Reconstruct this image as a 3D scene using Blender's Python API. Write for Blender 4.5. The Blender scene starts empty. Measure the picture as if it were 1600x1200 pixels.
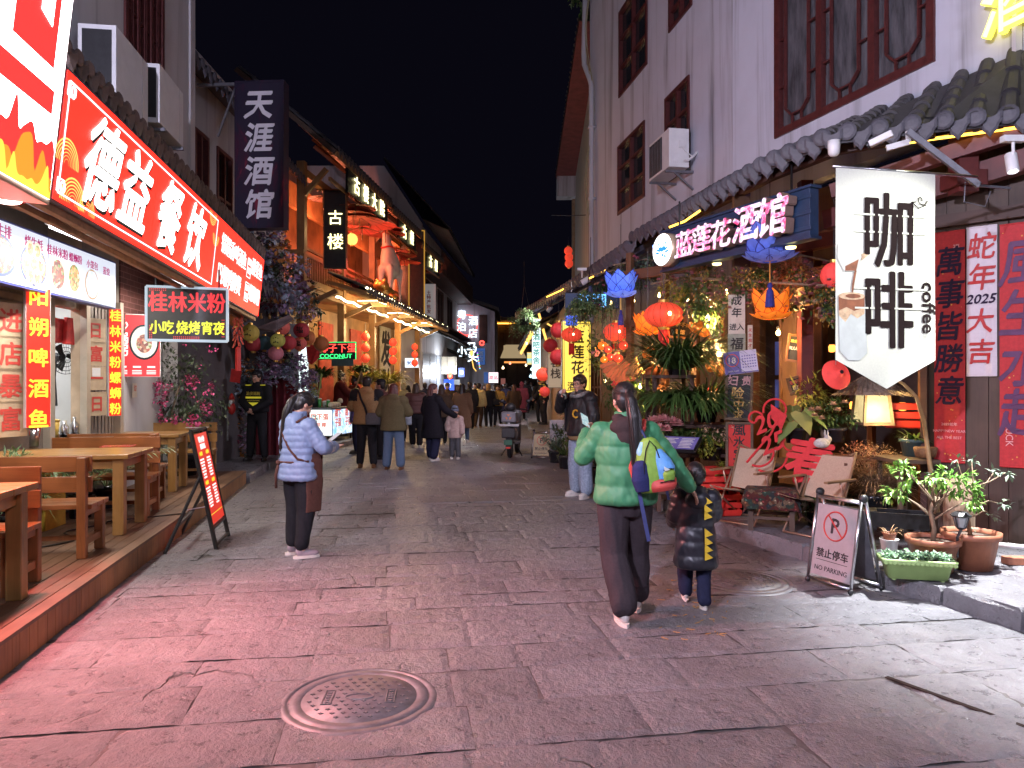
import bpy,bmesh,math,random
from mathutils import Vector,Matrix,Euler,Quaternion,noise
rad=math.radians
sc=bpy.context.scene
COL=sc.collection
# camera, sky, exposure
F,CX,CY,H=1150.0,800.0,600.0,1.65
cam=bpy.data.cameras.new('camera');cam_o=bpy.data.objects.new('camera',cam);COL.objects.link(cam_o)
cam.sensor_width=36;cam.lens=36*F/1600;cam.clip_start=.05;cam.clip_end=600
cam_o.location=(0,0,H);cam_o.rotation_euler=(rad(90),0,0);sc.camera=cam_o
world=bpy.data.worlds.new('World');sc.world=world;world.use_nodes=True
wn=world.node_tree.nodes;wl=world.node_tree.links
sky=wn.new('ShaderNodeTexSky');sky.sky_type='NISHITA';sky.sun_disc=False
sky.sun_elevation=rad(-7.0);sky.sun_rotation=rad(150);sky.air_density=1.6;sky.ozone_density=3
tint=wn.new('ShaderNodeMix');tint.data_type='RGBA';tint.blend_type='ADD';tint.inputs[0].default_value=1
tint.inputs[7].default_value=(.042,.038,.085,1)
wl.new(sky.outputs[0],tint.inputs[6]);wl.new(tint.outputs[2],wn['Background'].inputs[0])
wn['Background'].inputs[1].default_value=.05
sun=bpy.data.lights.new('moonlight','SUN');sun.energy=.03;sun.angle=rad(12);sun.color=(.8,.78,1)
sun_o=bpy.data.objects.new('moonlight',sun);COL.objects.link(sun_o);sun_o.rotation_euler=(rad(40),0,rad(-20))
sc.view_settings.view_transform='Standard';sc.view_settings.look='None'
sc.view_settings.exposure=0.2;sc.view_settings.gamma=1
sc.render.engine='CYCLES';sc.cycles.use_denoising=True;sc.cycles.max_bounces=5
sc.cycles.diffuse_bounces=3;sc.cycles.glossy_bounces=3;sc.cycles.transparent_max_bounces=6
sc.cycles.sample_clamp_indirect=4;sc.cycles.caustics_reflective=False;sc.cycles.caustics_refractive=False
# helpers: rays, frames
R=random.Random(7)
Z=Vector((0,0,1))
def P(px,py,Y):return Vector(((px-CX)/F*Y,Y,H-(py-CY)/F*Y))
def G(px,py,z=0.0):
 Y=F*(H-z)/(py-CY);return P(px,py,Y)
class Pl:
 """a vertical facade: x runs a->b (left to right seen from the street), y into the wall, z up"""
 def __init__(s,a,b):
  s.a=Vector((a[0],a[1],0));d=Vector((b[0]-a[0],b[1]-a[1],0));s.L=d.length;s.x=d.normalized();s.y=Z.cross(s.x)
  s.M=Matrix(((s.x.x,s.y.x,0,s.a.x),(s.x.y,s.y.y,0,s.a.y),(0,0,1,0),(0,0,0,1)))
  s.rz=math.atan2(s.x.y,s.x.x)
 def at(s,px,py,off=0.0):
  d=Vector(((px-CX)/F,1,-(py-CY)/F));o=Vector((0,0,H));n=s.y
  t=n.dot(s.a-n*off-o)/n.dot(d);p=o+d*t-s.a
  return p.dot(s.x),p.z
 def w(s,u,z,off=0.0):return s.a+s.x*u-s.y*off+Z*z
def rotz(a):return Matrix.Rotation(a,4,'Z')
def tr(x,y=None,z=None):return Matrix.Translation(x if y is None else(x,y,z))
# materials
MATS={}
def _new(name):
 m=bpy.data.materials.new(name);m.use_nodes=True;nt=m.node_tree
 return m,nt,nt.nodes['Principled BSDF']
def _c(c):return(c[0],c[1],c[2],1)
def nd(nt,t,**k):
 n=nt.nodes.new(t)
 for a,b in k.items():setattr(n,a,b)
 return n
def mixc(nt,fac,a,b):
 n=nd(nt,'ShaderNodeMix',data_type='RGBA')
 for s,v in((0,fac),(6,a),(7,b)):
  if isinstance(v,(tuple,list)):n.inputs[s].default_value=_c(v)
  elif isinstance(v,(int,float)):n.inputs[s].default_value=v
  else:nt.links.new(v,n.inputs[s])
 return n.outputs[2]
def ramp(nt,fac,stops):
 n=nd(nt,'ShaderNodeValToRGB');e=n.color_ramp.elements
 while len(e)<len(stops):e.new(.5)
 for i,(p,c)in enumerate(stops):e[i].position=p;e[i].color=_c(c)
 nt.links.new(fac,n.inputs[0]);return n.outputs[0]
def noise_n(nt,scale=5,detail=4,rough=.6,stretch=None,coord='Object',dist=0):
 tc=nd(nt,'ShaderNodeTexCoord');n=nd(nt,'ShaderNodeTexNoise')
 n.inputs['Scale'].default_value=scale;n.inputs['Detail'].default_value=detail;n.inputs['Roughness'].default_value=rough
 n.inputs['Distortion'].default_value=dist
 mp=nd(nt,'ShaderNodeMapping')
 if stretch:mp.inputs['Scale'].default_value=stretch
 nt.links.new(tc.outputs[coord],mp.inputs[0]);nt.links.new(mp.outputs[0],n.inputs['Vector']);return n.outputs['Fac']
def bumpn(nt,b,h,strength=.3,dist=.01):
 n=nd(nt,'ShaderNodeBump');n.inputs['Strength'].default_value=strength;n.inputs['Distance'].default_value=dist
 nt.links.new(h,n.inputs['Height']);nt.links.new(n.outputs[0],b.inputs['Normal']);return n
def mat(name,col,rough=.6,metal=0,var=.25,scale=8,bump=.15,island=0,stretch=None,spec=.5,dist=.004):
 if name in MATS:return MATS[name]
 m,nt,b=_new(name)
 dk=tuple(c*(1-var)for c in col);lt=tuple(min(1,c*(1+var))for c in col)
 f=noise_n(nt,scale,5,.65,stretch)
 c=ramp(nt,f,[(.3,dk),(.7,lt)])
 if island:
  g=nd(nt,'ShaderNodeNewGeometry')
  c2=ramp(nt,g.outputs['Random Per Island'],[(0,tuple(x*(1-island)for x in col)),(1,tuple(min(1,x*(1+island))for x in col))])
  c=mixc(nt,.6,c,c2)
 nt.links.new(c,b.inputs['Base Color']);b.inputs['Roughness'].default_value=rough;b.inputs['Metallic'].default_value=metal
 b.inputs['Specular IOR Level'].default_value=spec
 if bump:bumpn(nt,b,f,bump,dist)
 MATS[name]=m;return m
def wood(name,c1,c2,rough=.45,axis='x',scale=3.0,bump=.25,coat=0):
 if name in MATS:return MATS[name]
 m,nt,b=_new(name)
 st={'x':(.6,9,9),'y':(9,.6,9),'z':(9,9,.6)}[axis]
 f=noise_n(nt,scale,6,.7,st,dist=.6);g=nd(nt,'ShaderNodeNewGeometry')
 f2=noise_n(nt,2.2,3,.5)
 c=ramp(nt,f,[(.25,c2),(.5,c1),(.75,tuple(x*1.25 for x in c1))])
 c=mixc(nt,.5,c,ramp(nt,g.outputs['Random Per Island'],[(0,tuple(x*.7 for x in c1)),(1,tuple(x*1.2 for x in c1))]))
 n=nd(nt,'ShaderNodeMix',data_type='RGBA',blend_type='MULTIPLY');n.inputs[0].default_value=.7
 nt.links.new(c,n.inputs[6]);nt.links.new(ramp(nt,f2,[(.3,(.36,.32,.29)),(.62,(1,1,1))]),n.inputs[7])
 nt.links.new(n.outputs[2],b.inputs['Base Color']);b.inputs['Roughness'].default_value=rough
 b.inputs['Coat Weight'].default_value=coat;b.inputs['Coat Roughness'].default_value=.2
 bumpn(nt,b,f,bump,.004);MATS[name]=m;return m
def emit(name,col,s=1.0,base=None):
 if name in MATS:return MATS[name]
 m,nt,b=_new(name);b.inputs['Base Color'].default_value=_c(base or tuple(min(.8,c)*.3 for c in col))
 b.inputs['Emission Color'].default_value=_c(col);b.inputs['Emission Strength'].default_value=s
 b.inputs['Roughness'].default_value=.5;MATS[name]=m;return m
def emit_var(name,stops,s=1.0,scale=10,kind='noise',stretch=None):
 """a backlit print: pattern of printed colours that glows"""
 if name in MATS:return MATS[name]
 m,nt,b=_new(name)
 if kind=='noise':f=noise_n(nt,scale,4,.7,stretch)
 else:
  tc=nd(nt,'ShaderNodeTexCoord');v=nd(nt,'ShaderNodeTexVoronoi');v.inputs['Scale'].default_value=scale
  nt.links.new(tc.outputs['Object'],v.inputs['Vector']);sep=nd(nt,'ShaderNodeSeparateColor');nt.links.new(v.outputs['Color'],sep.inputs[0]);f=sep.outputs[0]
 c=ramp(nt,f,stops)
 nt.links.new(c,b.inputs['Emission Color']);b.inputs['Emission Strength'].default_value=s
 b.inputs['Base Color'].default_value=(.08,.08,.08,1);MATS[name]=m;return m
def glass(name,col=(.02,.025,.03),rough=.06):
 return mat(name,col,rough,0,.3,2,0,spec=.8)
def leafm(name,a,b_,rough=.45):
 if name in MATS:return MATS[name]
 m,nt,b=_new(name);g=nd(nt,'ShaderNodeNewGeometry')
 c=ramp(nt,g.outputs['Random Per Island'],[(0,a),(1,b_)])
 nt.links.new(c,b.inputs['Base Color']);b.inputs['Roughness'].default_value=rough
 b.inputs['Subsurface Weight'].default_value=0;MATS[name]=m;return m
# mesh builder
class MB:
 def __init__(s):s.v=[];s.f=[];s.m=[];s.tx=None
 def add(s,vs,fs,m=0,M=None):
  n=len(s.v)
  if M is not None:vs=[M@Vector(p)for p in vs]
  s.v.extend([tuple(p)for p in vs]);s.f.extend([tuple(i+n for i in f)for f in fs]);s.m.extend([m]*len(fs));return s
 def box(s,x0,x1,y0,y1,z0,z1,m=0,M=None):
  return s.add([(x0,y0,z0),(x1,y0,z0),(x1,y1,z0),(x0,y1,z0),(x0,y0,z1),(x1,y0,z1),(x1,y1,z1),(x0,y1,z1)],[(3,2,1,0),(4,5,6,7),(0,1,5,4),(1,2,6,5),(2,3,7,6),(3,0,4,7)],m,M)
 def bar(s,p,q,w,h,m=0,up=None):
  p,q=Vector(p),Vector(q);d=q-p;L=d.length;d.normalize();up=Vector(up)if up else Z
  if abs(d.dot(up))>.98:up=Vector((0,1,0))
  a=d.cross(up).normalized();b=a.cross(d)
  M=Matrix(((a.x,d.x,b.x,p.x),(a.y,d.y,b.y,p.y),(a.z,d.z,b.z,p.z),(0,0,0,1)))
  return s.box(-w/2,w/2,0,L,-h/2,h/2,m,M)
 def tube(s,pts,r,n=8,m=0,cap=True):
  pts=[Vector(p)for p in pts];k=len(pts);rr=r if isinstance(r,(list,tuple))else[r]*k
  vs=[];ref=None
  for i,p in enumerate(pts):
   d=(pts[min(i+1,k-1)]-pts[max(i-1,0)])
   d=d.normalized()if d.length>1e-9 else Z
   if ref is None:ref=Vector((1,0,0))if abs(d.x)<.9 else Vector((0,1,0))
   a=(ref-d*ref.dot(d)).normalized();b=d.cross(a);ref=a
   for j in range(n):
    t=2*math.pi*j/n;vs.append(p+(a*math.cos(t)+b*math.sin(t))*rr[i])
  fs=[(i*n+j,i*n+(j+1)%n,(i+1)*n+(j+1)%n,(i+1)*n+j)for i in range(k-1)for j in range(n)]
  if cap:fs+=[tuple(range(n-1,-1,-1)),tuple((k-1)*n+j for j in range(n))]
  return s.add(vs,fs,m)
 def lathe(s,prof,n=20,m=0,M=None,sx=1,sy=1,cap=True):
  k=len(prof);vs=[(r*math.cos(2*math.pi*j/n)*sx,r*math.sin(2*math.pi*j/n)*sy,z)for r,z in prof for j in range(n)]
  fs=[(i*n+j,i*n+(j+1)%n,(i+1)*n+(j+1)%n,(i+1)*n+j)for i in range(k-1)for j in range(n)]
  if cap:fs+=[tuple(range(n-1,-1,-1)),tuple((k-1)*n+j for j in range(n))]
  return s.add(vs,fs,m,M)
 def ell(s,c,r,m=0,n=12,k=8,M=None):
  vs=[];fs=[]
  for i in range(1,k):
   t=math.pi*i/k
   for j in range(n):
    a=2*math.pi*j/n;vs.append(Vector((r[0]*math.sin(t)*math.cos(a),r[1]*math.sin(t)*math.sin(a),-r[2]*math.cos(t))))
  vs+=[Vector((0,0,-r[2])),Vector((0,0,r[2]))];b,t_=len(vs)-2,len(vs)-1
  for i in range(k-2):
   for j in range(n):fs.append((i*n+j,i*n+(j+1)%n,(i+1)*n+(j+1)%n,(i+1)*n+j))
  for j in range(n):fs.append((b,(j+1)%n,j));fs.append((t_,(k-2)*n+j,(k-2)*n+(j+1)%n))
  MM=tr(Vector(c))@(M.to_4x4()if M is not None else Matrix.Identity(4))
  return s.add(vs,fs,m,MM)
 def prism(s,poly,y0,y1,m=0,M=None):
  """polygon in x,z extruded along y from y0 (front) to y1"""
  n=len(poly);area=sum(poly[i][0]*poly[(i+1)%n][1]-poly[(i+1)%n][0]*poly[i][1]for i in range(n))
  if area<0:poly=poly[::-1]
  vs=[(x,y0,z)for x,z in poly]+[(x,y1,z)for x,z in poly]
  fs=[tuple(range(n)),tuple(range(2*n-1,n-1,-1))]+[(i,n+i,n+(i+1)%n,(i+1)%n)for i in range(n)]
  return s.add(vs,fs,m,M)
 def loft(s,secs,n=16,m=0):
  """horizontal ellipses (x,y,z,rx,ry)"""
  vs=[(x+rx*math.cos(2*math.pi*j/n),y+ry*math.sin(2*math.pi*j/n),z)for x,y,z,rx,ry in secs for j in range(n)]
  k=len(secs);fs=[(i*n+j,i*n+(j+1)%n,(i+1)*n+(j+1)%n,(i+1)*n+j)for i in range(k-1)for j in range(n)]
  fs+=[tuple(range(n-1,-1,-1)),tuple((k-1)*n+j for j in range(n))]
  if secs[0][2]>secs[-1][2]:fs=[f[::-1]for f in fs]
  return s.add(vs,fs,m)
 def cone(s,p,r0,q,r1,n=12,m=0):
  p,q=Vector(p),Vector(q);d=(q-p);L=d.length;d=d/max(L,1e-6)
  pts,rr=[],[]
  for a in(80,55,28):pts.append(p-d*r0*math.sin(rad(a)));rr.append(r0*math.cos(rad(a)))
  pts+=[p,q];rr+=[r0,r1]
  for a in(28,55,80):pts.append(q+d*r1*math.sin(rad(a)));rr.append(r1*math.cos(rad(a)))
  return s.tube(pts,rr,n,m)
 def text(s,t,size,M,m=0,nib=None,ex=.004,vertical=False,gap=1.08,shear=0,sx=1.0,grow=False):
  nib=nib or[(0,0)]
  items=[(t,0,0)]if not vertical else[(ch,0,-i*gap*size)for i,ch in enumerate(t)]
  off=((len(t)-1)*gap*size/2)if vertical else 0
  for(ch,_,dz)in items:
   if ch in ' ':continue
   vs,fs=glyph(ch)
   for q,(dx,dzz)in enumerate(nib):
    s.add([((x*sx+z*shear+dx)*size,(y*ex-q*.0004),(z+dzz)*size+dz+off)for x,y,z in vs],fs,m,M)
  return s
 def build(s,name,mats,parent=None,smooth=False,bevel=0,sub=0):
  me=bpy.data.meshes.new(name);me.from_pydata(s.v,[],s.f)
  for mm in(mats if isinstance(mats,(list,tuple))else[mats]):me.materials.append(mm)
  if len(me.materials)>1:me.polygons.foreach_set('material_index',s.m)
  if smooth:me.polygons.foreach_set('use_smooth',[True]*len(me.polygons))
  me.update();return link(name,me,parent,bevel)
def link(name,me,parent=None,bevel=0):
 o=bpy.data.objects.new(name,me);COL.objects.link(o)
 if parent is not None:o.parent=parent
 if bevel:
  b=o.modifiers.new('bevel','BEVEL');b.width=bevel;b.segments=2;b.limit_method='ANGLE';b.angle_limit=rad(40)
 return o
TMP=bpy.data.scenes.new('build')
def evaluated(data,mods=()):
 o=bpy.data.objects.new('tmp',data);TMP.collection.objects.link(o)
 for kind,props in mods:
  md=o.modifiers.new('m',kind)
  for a,b in props.items():setattr(md,a,b)
 vl=TMP.view_layers[0];vl.update();dg=vl.depsgraph;dg.update()
 me=bpy.data.meshes.new_from_object(o.evaluated_get(dg));bpy.data.objects.remove(o);return me
GL={}
def glyph(ch):
 if ch not in GL:
  c=bpy.data.curves.new('g','FONT');c.body=ch;c.size=1;c.extrude=1;c.resolution_u=2;c.align_x='CENTER'
  me=evaluated(c);vs=[v.co.copy()for v in me.vertices];fs=[tuple(p.vertices)for p in me.polygons]
  zs=[v.y for v in vs]or[0];mid=.37 if ord(ch[0])>0x2000 else(max(zs)+min(zs))/2
  xs=[v.x for v in vs]or[0];mx=(max(xs)+min(xs))/2
  GL[ch]=([(v.x-mx,-v.z,v.y-mid)for v in vs],fs)
  bpy.data.meshes.remove(me);bpy.data.curves.remove(c)
 return GL[ch]
NIB=[(.0,.0),(.022,.016),(-.022,-.016),(.012,.03),(-.012,-.03)]
BOLD=[(0,0),(.022,0),(-.022,0),(0,.022),(0,-.022)]
def blob(mb,voxel=.012,smooth=3):
 me=bpy.data.meshes.new('b');me.from_pydata(mb.v,[],mb.f)
 r=evaluated(me,[('REMESH',dict(mode='VOXEL',voxel_size=voxel,use_smooth_shade=True)),('SMOOTH',dict(factor=.5,iterations=smooth))])
 bpy.data.meshes.remove(me);return r
def blob_build(mb,name,m,parent,voxel=.012,smooth=3,paint=None,fold=None):
 me=blob(mb,voxel,smooth)
 if fold:
  amp,sx,sz=fold;sd=Vector((R.uniform(0,9),0,0));co=[v.co+v.normal*(amp*(noise.noise(Vector((v.co.x*sx,v.co.y*sx,v.co.z*sz))+sd)+.6*noise.noise(Vector((v.co.x*sx*2.3+v.co.z*sz,v.co.y*sx*2.3,v.co.z*sz*1.7))-sd)))for v in me.vertices]
  for v,c in zip(me.vertices,co):v.co=c
 ms=m if isinstance(m,(list,tuple))else[m]
 me.materials.clear()
 for x in ms:me.materials.append(x)
 me.polygons.foreach_set('use_smooth',[True]*len(me.polygons))
 if paint:
  for p in me.polygons:p.material_index=paint(p.center)
 return link(name,me,parent)
def thing(name,label,cat,loc=(0,0,0),rz=0.0,group=None,M=None):
 o=bpy.data.objects.new(name,None);COL.objects.link(o);o.empty_display_size=.1
 if M is not None:o.matrix_world=M
 else:o.location=loc;o.rotation_euler=(0,0,rz)
 o['label']=label;o['category']=cat
 if group:o['group']=group
 return o
def tag(o,label,cat,group=None,M=None):
 o['label']=label;o['category']=cat
 if group:o['group']=group
 if M is not None:o.matrix_world=M
 return o
def struct(o,kind='structure',label=None,M=None):
 o['kind']=kind
 if label:o['label']=label
 if M is not None:o.matrix_world=M
 return o
def dup(root,label=None,loc=None,rz=None,M=None,group=None,swap=None):
 r=root.copy();COL.objects.link(r)
 if M is not None:r.matrix_world=M
 if loc is not None:r.location=loc
 if rz is not None:r.rotation_euler=(0,0,rz)
 if label:r['label']=label
 if group:r['group']=group
 def rec(src,dst):
  for ch in[c for c in ALLCH(src)]:
   c=ch.copy();COL.objects.link(c);c.parent=dst
   if swap and c.type=='MESH':
    for i,sl in enumerate(c.material_slots):
     mm=sl.material
     if mm and mm.name in swap:sl.link='OBJECT';sl.material=swap[mm.name]
   rec(ch,c)
 rec(root,r)
 return r
def ALLCH(o):return list(o.children)
def lamp(name,kind,loc,energy,col=(1,1,1),parent=None,**k):
 l=bpy.data.lights.new(name,kind);l.energy=energy;l.color=col
 for a,b in k.items():setattr(l,a,b)
 o=bpy.data.objects.new(name,l);COL.objects.link(o);o.location=loc
 if parent is not None:o.parent=parent
 return o
def aim(o,target):
 d=Vector(target)-Vector(o.location);o.rotation_euler=d.to_track_quat('-Z','Y').to_euler()
# palette
def plaster(name,col,dirt=(.05,.045,.045),amt=.6):
 m,nt,b=_new(name)
 f=noise_n(nt,1.0,5,.62,(2.6,2.6,.16),dist=.4);f2=noise_n(nt,.7,5,.65);f3=noise_n(nt,30,3,.6)
 base=mixc(nt,.5,col,ramp(nt,f2,[(.3,tuple(c*.8 for c in col)),(.7,tuple(min(.85,c*1.12)for c in col))]))
 st=ramp(nt,f,[(.50,(0,0,0)),(.58,(amt*.3,)*3),(.68,(amt,)*3)])
 c=mixc(nt,st,base,dirt);nt.links.new(c,b.inputs['Base Color']);b.inputs['Roughness'].default_value=.85
 bumpn(nt,b,f3,.15,.004);MATS[name]=m;return m
PL_WHITE=plaster('weathered white plaster',(.56,.58,.67),amt=.65)
PL_GREY=plaster('grey plaster',(.50,.49,.50),amt=.35)
PL_DIM=plaster('old dim plaster',(.42,.40,.40),amt=.5)
REDWOOD=mat('oxblood window paint',(.085,.020,.019),.45,0,.3,14,.12)
DARKWOOD=wood('dark plank wood',(.085,.052,.036),(.030,.018,.014),.6,'z')
DARKBEAM=wood('dark beam wood',(.075,.035,.025),(.03,.015,.012),.6,'x')
BROWNW=wood('brown shop wood',(.10,.050,.024),(.04,.019,.010),.5,'z')
BROWNX=wood('brown beam wood',(.17,.085,.04),(.07,.033,.017),.5,'x')
PINE=wood('honey timber',(.36,.19,.075),(.2,.09,.035),.5,'z')
PINEX=wood('honey timber beam',(.36,.19,.075),(.2,.09,.035),.5,'x')
TILE=mat('grey roof tile',(.045,.043,.048),.6,0,.45,10,.4,island=.4)
TILEP=mat('lichen roof tile',(.12,.085,.08),.65,0,.5,9,.4,island=.4)
EAVE=mat('moulded eave tile',(.075,.072,.088),.55,0,.4,26,.6,island=.2)
MORTAR=mat('mortar plug',(.5,.48,.46),.9,0,.4,30,.4)
DARKGLASS=glass('dark window glass')
WHITEP=mat('white enamel',(.72,.72,.72),.4,0,.08,5,.03)
BLACKM=mat('black metal',(.025,.025,.027),.4,.6,.3,12,.05)
STEEL=mat('brushed steel',(.55,.55,.57),.28,1,.15,30,.05)
GREYM=mat('grey metal',(.17,.17,.19),.5,.5,.2,10,.05)
BLACKP=mat('black plastic',(.02,.02,.022),.45,0,.3,12,.05)
WHITEPL=mat('white plastic',(.7,.7,.7),.4,0,.08,12,.03)
RED=mat('red paint',(.55,.028,.022),.5,0,.2,8,.08)
REDCLOTH=mat('red cloth',(.50,.025,.022),.8,0,.25,12,.25)
WHITE_E=lambda s:emit('white backlight %.1f'%s,(1,.97,.95),s)
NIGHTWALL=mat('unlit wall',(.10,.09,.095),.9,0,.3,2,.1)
# the ground
def stone_mat():
 m,nt,b=_new('worn flagstone');g=nd(nt,'ShaderNodeNewGeometry');tc=nd(nt,'ShaderNodeTexCoord')
 big=noise_n(nt,1.4,5,.6);mid=noise_n(nt,9,6,.72);fine=noise_n(nt,46,4,.7)
 v=nd(nt,'ShaderNodeTexVoronoi',feature='DISTANCE_TO_EDGE');v.inputs['Scale'].default_value=.85
 dis=nd(nt,'ShaderNodeVectorMath',operation='MULTIPLY_ADD');nt.links.new(tc.outputs['Object'],dis.inputs[0])
 nz=nd(nt,'ShaderNodeTexNoise');nz.inputs['Scale'].default_value=3;nz.inputs['Detail'].default_value=5;nt.links.new(tc.outputs['Object'],nz.inputs['Vector'])
 ad=nd(nt,'ShaderNodeVectorMath',operation='MULTIPLY_ADD');nt.links.new(nz.outputs['Color'],ad.inputs[0]);ad.inputs[1].default_value=(.45,.45,.45);nt.links.new(tc.outputs['Object'],ad.inputs[2])
 nt.links.new(ad.outputs[0],v.inputs['Vector'])
 crack0=ramp(nt,v.outputs['Distance'],[(0,(1,1,1)),(.003,(1,1,1)),(.009,(0,0,0))])
 msk=ramp(nt,noise_n(nt,.9,2,.5),[(.58,(0,0,0)),(.66,(1,1,1))])
 crack=nd(nt,'ShaderNodeMath',operation='MULTIPLY');nt.links.new(crack0,crack.inputs[0]);nt.links.new(msk,crack.inputs[1])
 c=ramp(nt,g.outputs['Random Per Island'],[(0,(.155,.150,.165)),(.5,(.202,.196,.216)),(1,(.258,.252,.275))])
 c=mixc(nt,.55,c,ramp(nt,big,[(.3,(.136,.13,.145)),(.7,(.268,.262,.288))]))
 n=nd(nt,'ShaderNodeMix',data_type='RGBA',blend_type='MULTIPLY');n.inputs[0].default_value=.8
 nt.links.new(c,n.inputs[6]);nt.links.new(ramp(nt,mid,[(.22,(.62,.60,.60)),(.66,(1.06,1.05,1.05))]),n.inputs[7])
 c=mixc(nt,crack.outputs[0],n.outputs[2],(.03,.026,.024))
 nt.links.new(c,b.inputs['Base Color'])
 ro=ramp(nt,mid,[(.3,(.22,.22,.22)),(.7,(.44,.44,.44))]);nt.links.new(ro,b.inputs['Roughness'])
 h=nd(nt,'ShaderNodeMath',operation='MULTIPLY_ADD');nt.links.new(fine,h.inputs[0]);h.inputs[1].default_value=.4;nt.links.new(mid,h.inputs[2])
 h2=nd(nt,'ShaderNodeMath',operation='MULTIPLY_ADD');nt.links.new(crack.outputs[0],h2 .inputs[0]);h2 .inputs[1].default_value=-.8;nt.links.new(h.outputs[0],h2 .inputs[2])
 bumpn(nt,b,h2 .outputs[0],1.0,.035);MATS['stone']=m;return m
STONE=stone_mat()
JOINT=mat('joint dirt',(.10,.09,.09),.85,0,.4,20,.4)
def rough_slab(mb,q,z):
 """a hewn stone of the near street: uneven top, worn irregular edges"""
 a,b,c,d=[Vector((p[0],p[1],0))for p in q];nx=max(4,int((b-a).length/.04));ny=max(4,int((d-a).length/.04));vs=[];sd=Vector((R.uniform(0,50),R.uniform(0,50),0));tx,ty=R.uniform(-.004,.004),R.uniform(-.004,.004)
 for j in range(ny+1):
  for i in range(nx+1):
   u,v=i/nx,j/ny;p=a.lerp(b,u).lerp(d.lerp(c,u),v);e=min(u*(b-a).length,(1-u)*(b-a).length,v*(d-a).length,(1-v)*(d-a).length)
   h=noise.fractal(p*2.2+sd,1,2.1,3)*.005+noise.fractal(p*11+sd,.9,2.2,3)*.0062
   w=.011+.012*noise.noise(p*6+sd);k=max(0,1-e/max(.004,w));vs.append((p.x+noise.noise(p*9+sd)*.004,p.y+noise.noise(p*9-sd)*.004,z+h+tx*u+ty*v-.008*k*k))
 n=nx+1;mb.add(vs,[(j*n+i,j*n+i+1,(j+1)*n+i+1,(j+1)*n+i)for j in range(ny)for i in range(nx)])
def slab(mb,q,z,inset=.012,m=0):
 if q[0][1]<10 and-4.2<q[0][0]<4.6 and q[0][1]>2 and inset==.012:return rough_slab(mb,q,z)
 """q: four ground corners; a stone with a chamfered edge"""
 c=sum((Vector(p)for p in q),Vector((0,0)))/4;n=len(q)
 inn=[Vector(p)+(c-Vector(p)).normalized()*inset for p in q]
 zs=[z+R.uniform(-.003,.003)for _ in q]
 vs=[(p[0],p[1],z-.03)for p in q]+[(p[0],p[1],zz-.006)for p,zz in zip(q,zs)]+[(p.x,p.y,zz)for p,zz in zip(inn,zs)]
 fs=[(0+i,(i+1)%n,n+(i+1)%n,n+i)for i in range(n)]+[(n+i,n+(i+1)%n,2*n+(i+1)%n,2*n+i)for i in range(n)]+[tuple(range(2*n,3*n))]
 mb.add(vs,fs,m)
mb=MB();ang=rad(9)
ca,sa=math.cos(ang),math.sin(ang)
def rot2(x,y):return(x*ca-y*sa,x*sa+y*ca)
y=.5
while y<72:
 d=R.uniform(.28,.55)if y<30 else R.uniform(1.2,1.8);x=-9+y*.12+R.uniform(0,1);x1=9+y*.12
 jy0=[R.uniform(-.004,.004)for _ in range(120)];k=0
 while x<x1:
  w=R.uniform(.42,1.0)if y<30 else R.uniform(1.5,2.5);g=.001
  if R.random()<.12 and d>.6:
   h=d*R.uniform(.4,.6)
   for a,b_ in((0,h),(h,d)):
    slab(mb,[rot2(x+g,y+a+g),rot2(x+w-g,y+a+g),rot2(x+w-g,y+b_-g),rot2(x+g,y+b_-g)],R.uniform(-.003,.003))
  else:
   sk=R.uniform(-.012,.012)
   slab(mb,[rot2(x+g,y+g+jy0[k]),rot2(x+w-g,y+g+jy0[k+1]),rot2(x+w-g+sk,y+d-g),rot2(x+g+sk*.5,y+d-g)],R.uniform(-.003,.003))
  x+=w;k=min(k+1,117)
 y+=d
struct(mb.build('road',[STONE],smooth=False),label='worn flagstone street')
mb=MB();mb.add([(-60,-30,-.012),(60,-30,-.012),(60,300,-.012),(-60,300,-.012)],[(0,1,2,3)])
struct(mb.build('ground',[JOINT]),label='ground between the stones')
KR=[(4.6,2.2),(3.9,3.7),(3.43,4.93),(2.96,6.02),(2.73,6.9),(2.22,8.25),(1.75,11),(1.0,16.5),(.73,21),(.6,27),(.75,36),(1.0,60)]
KL=[(-4.4,12.3),(-4.68,14.2),(-4.55,17.2),(-4.1,23.7),(-3.3,34.5),(-2.4,50),(-2,60)]
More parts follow.
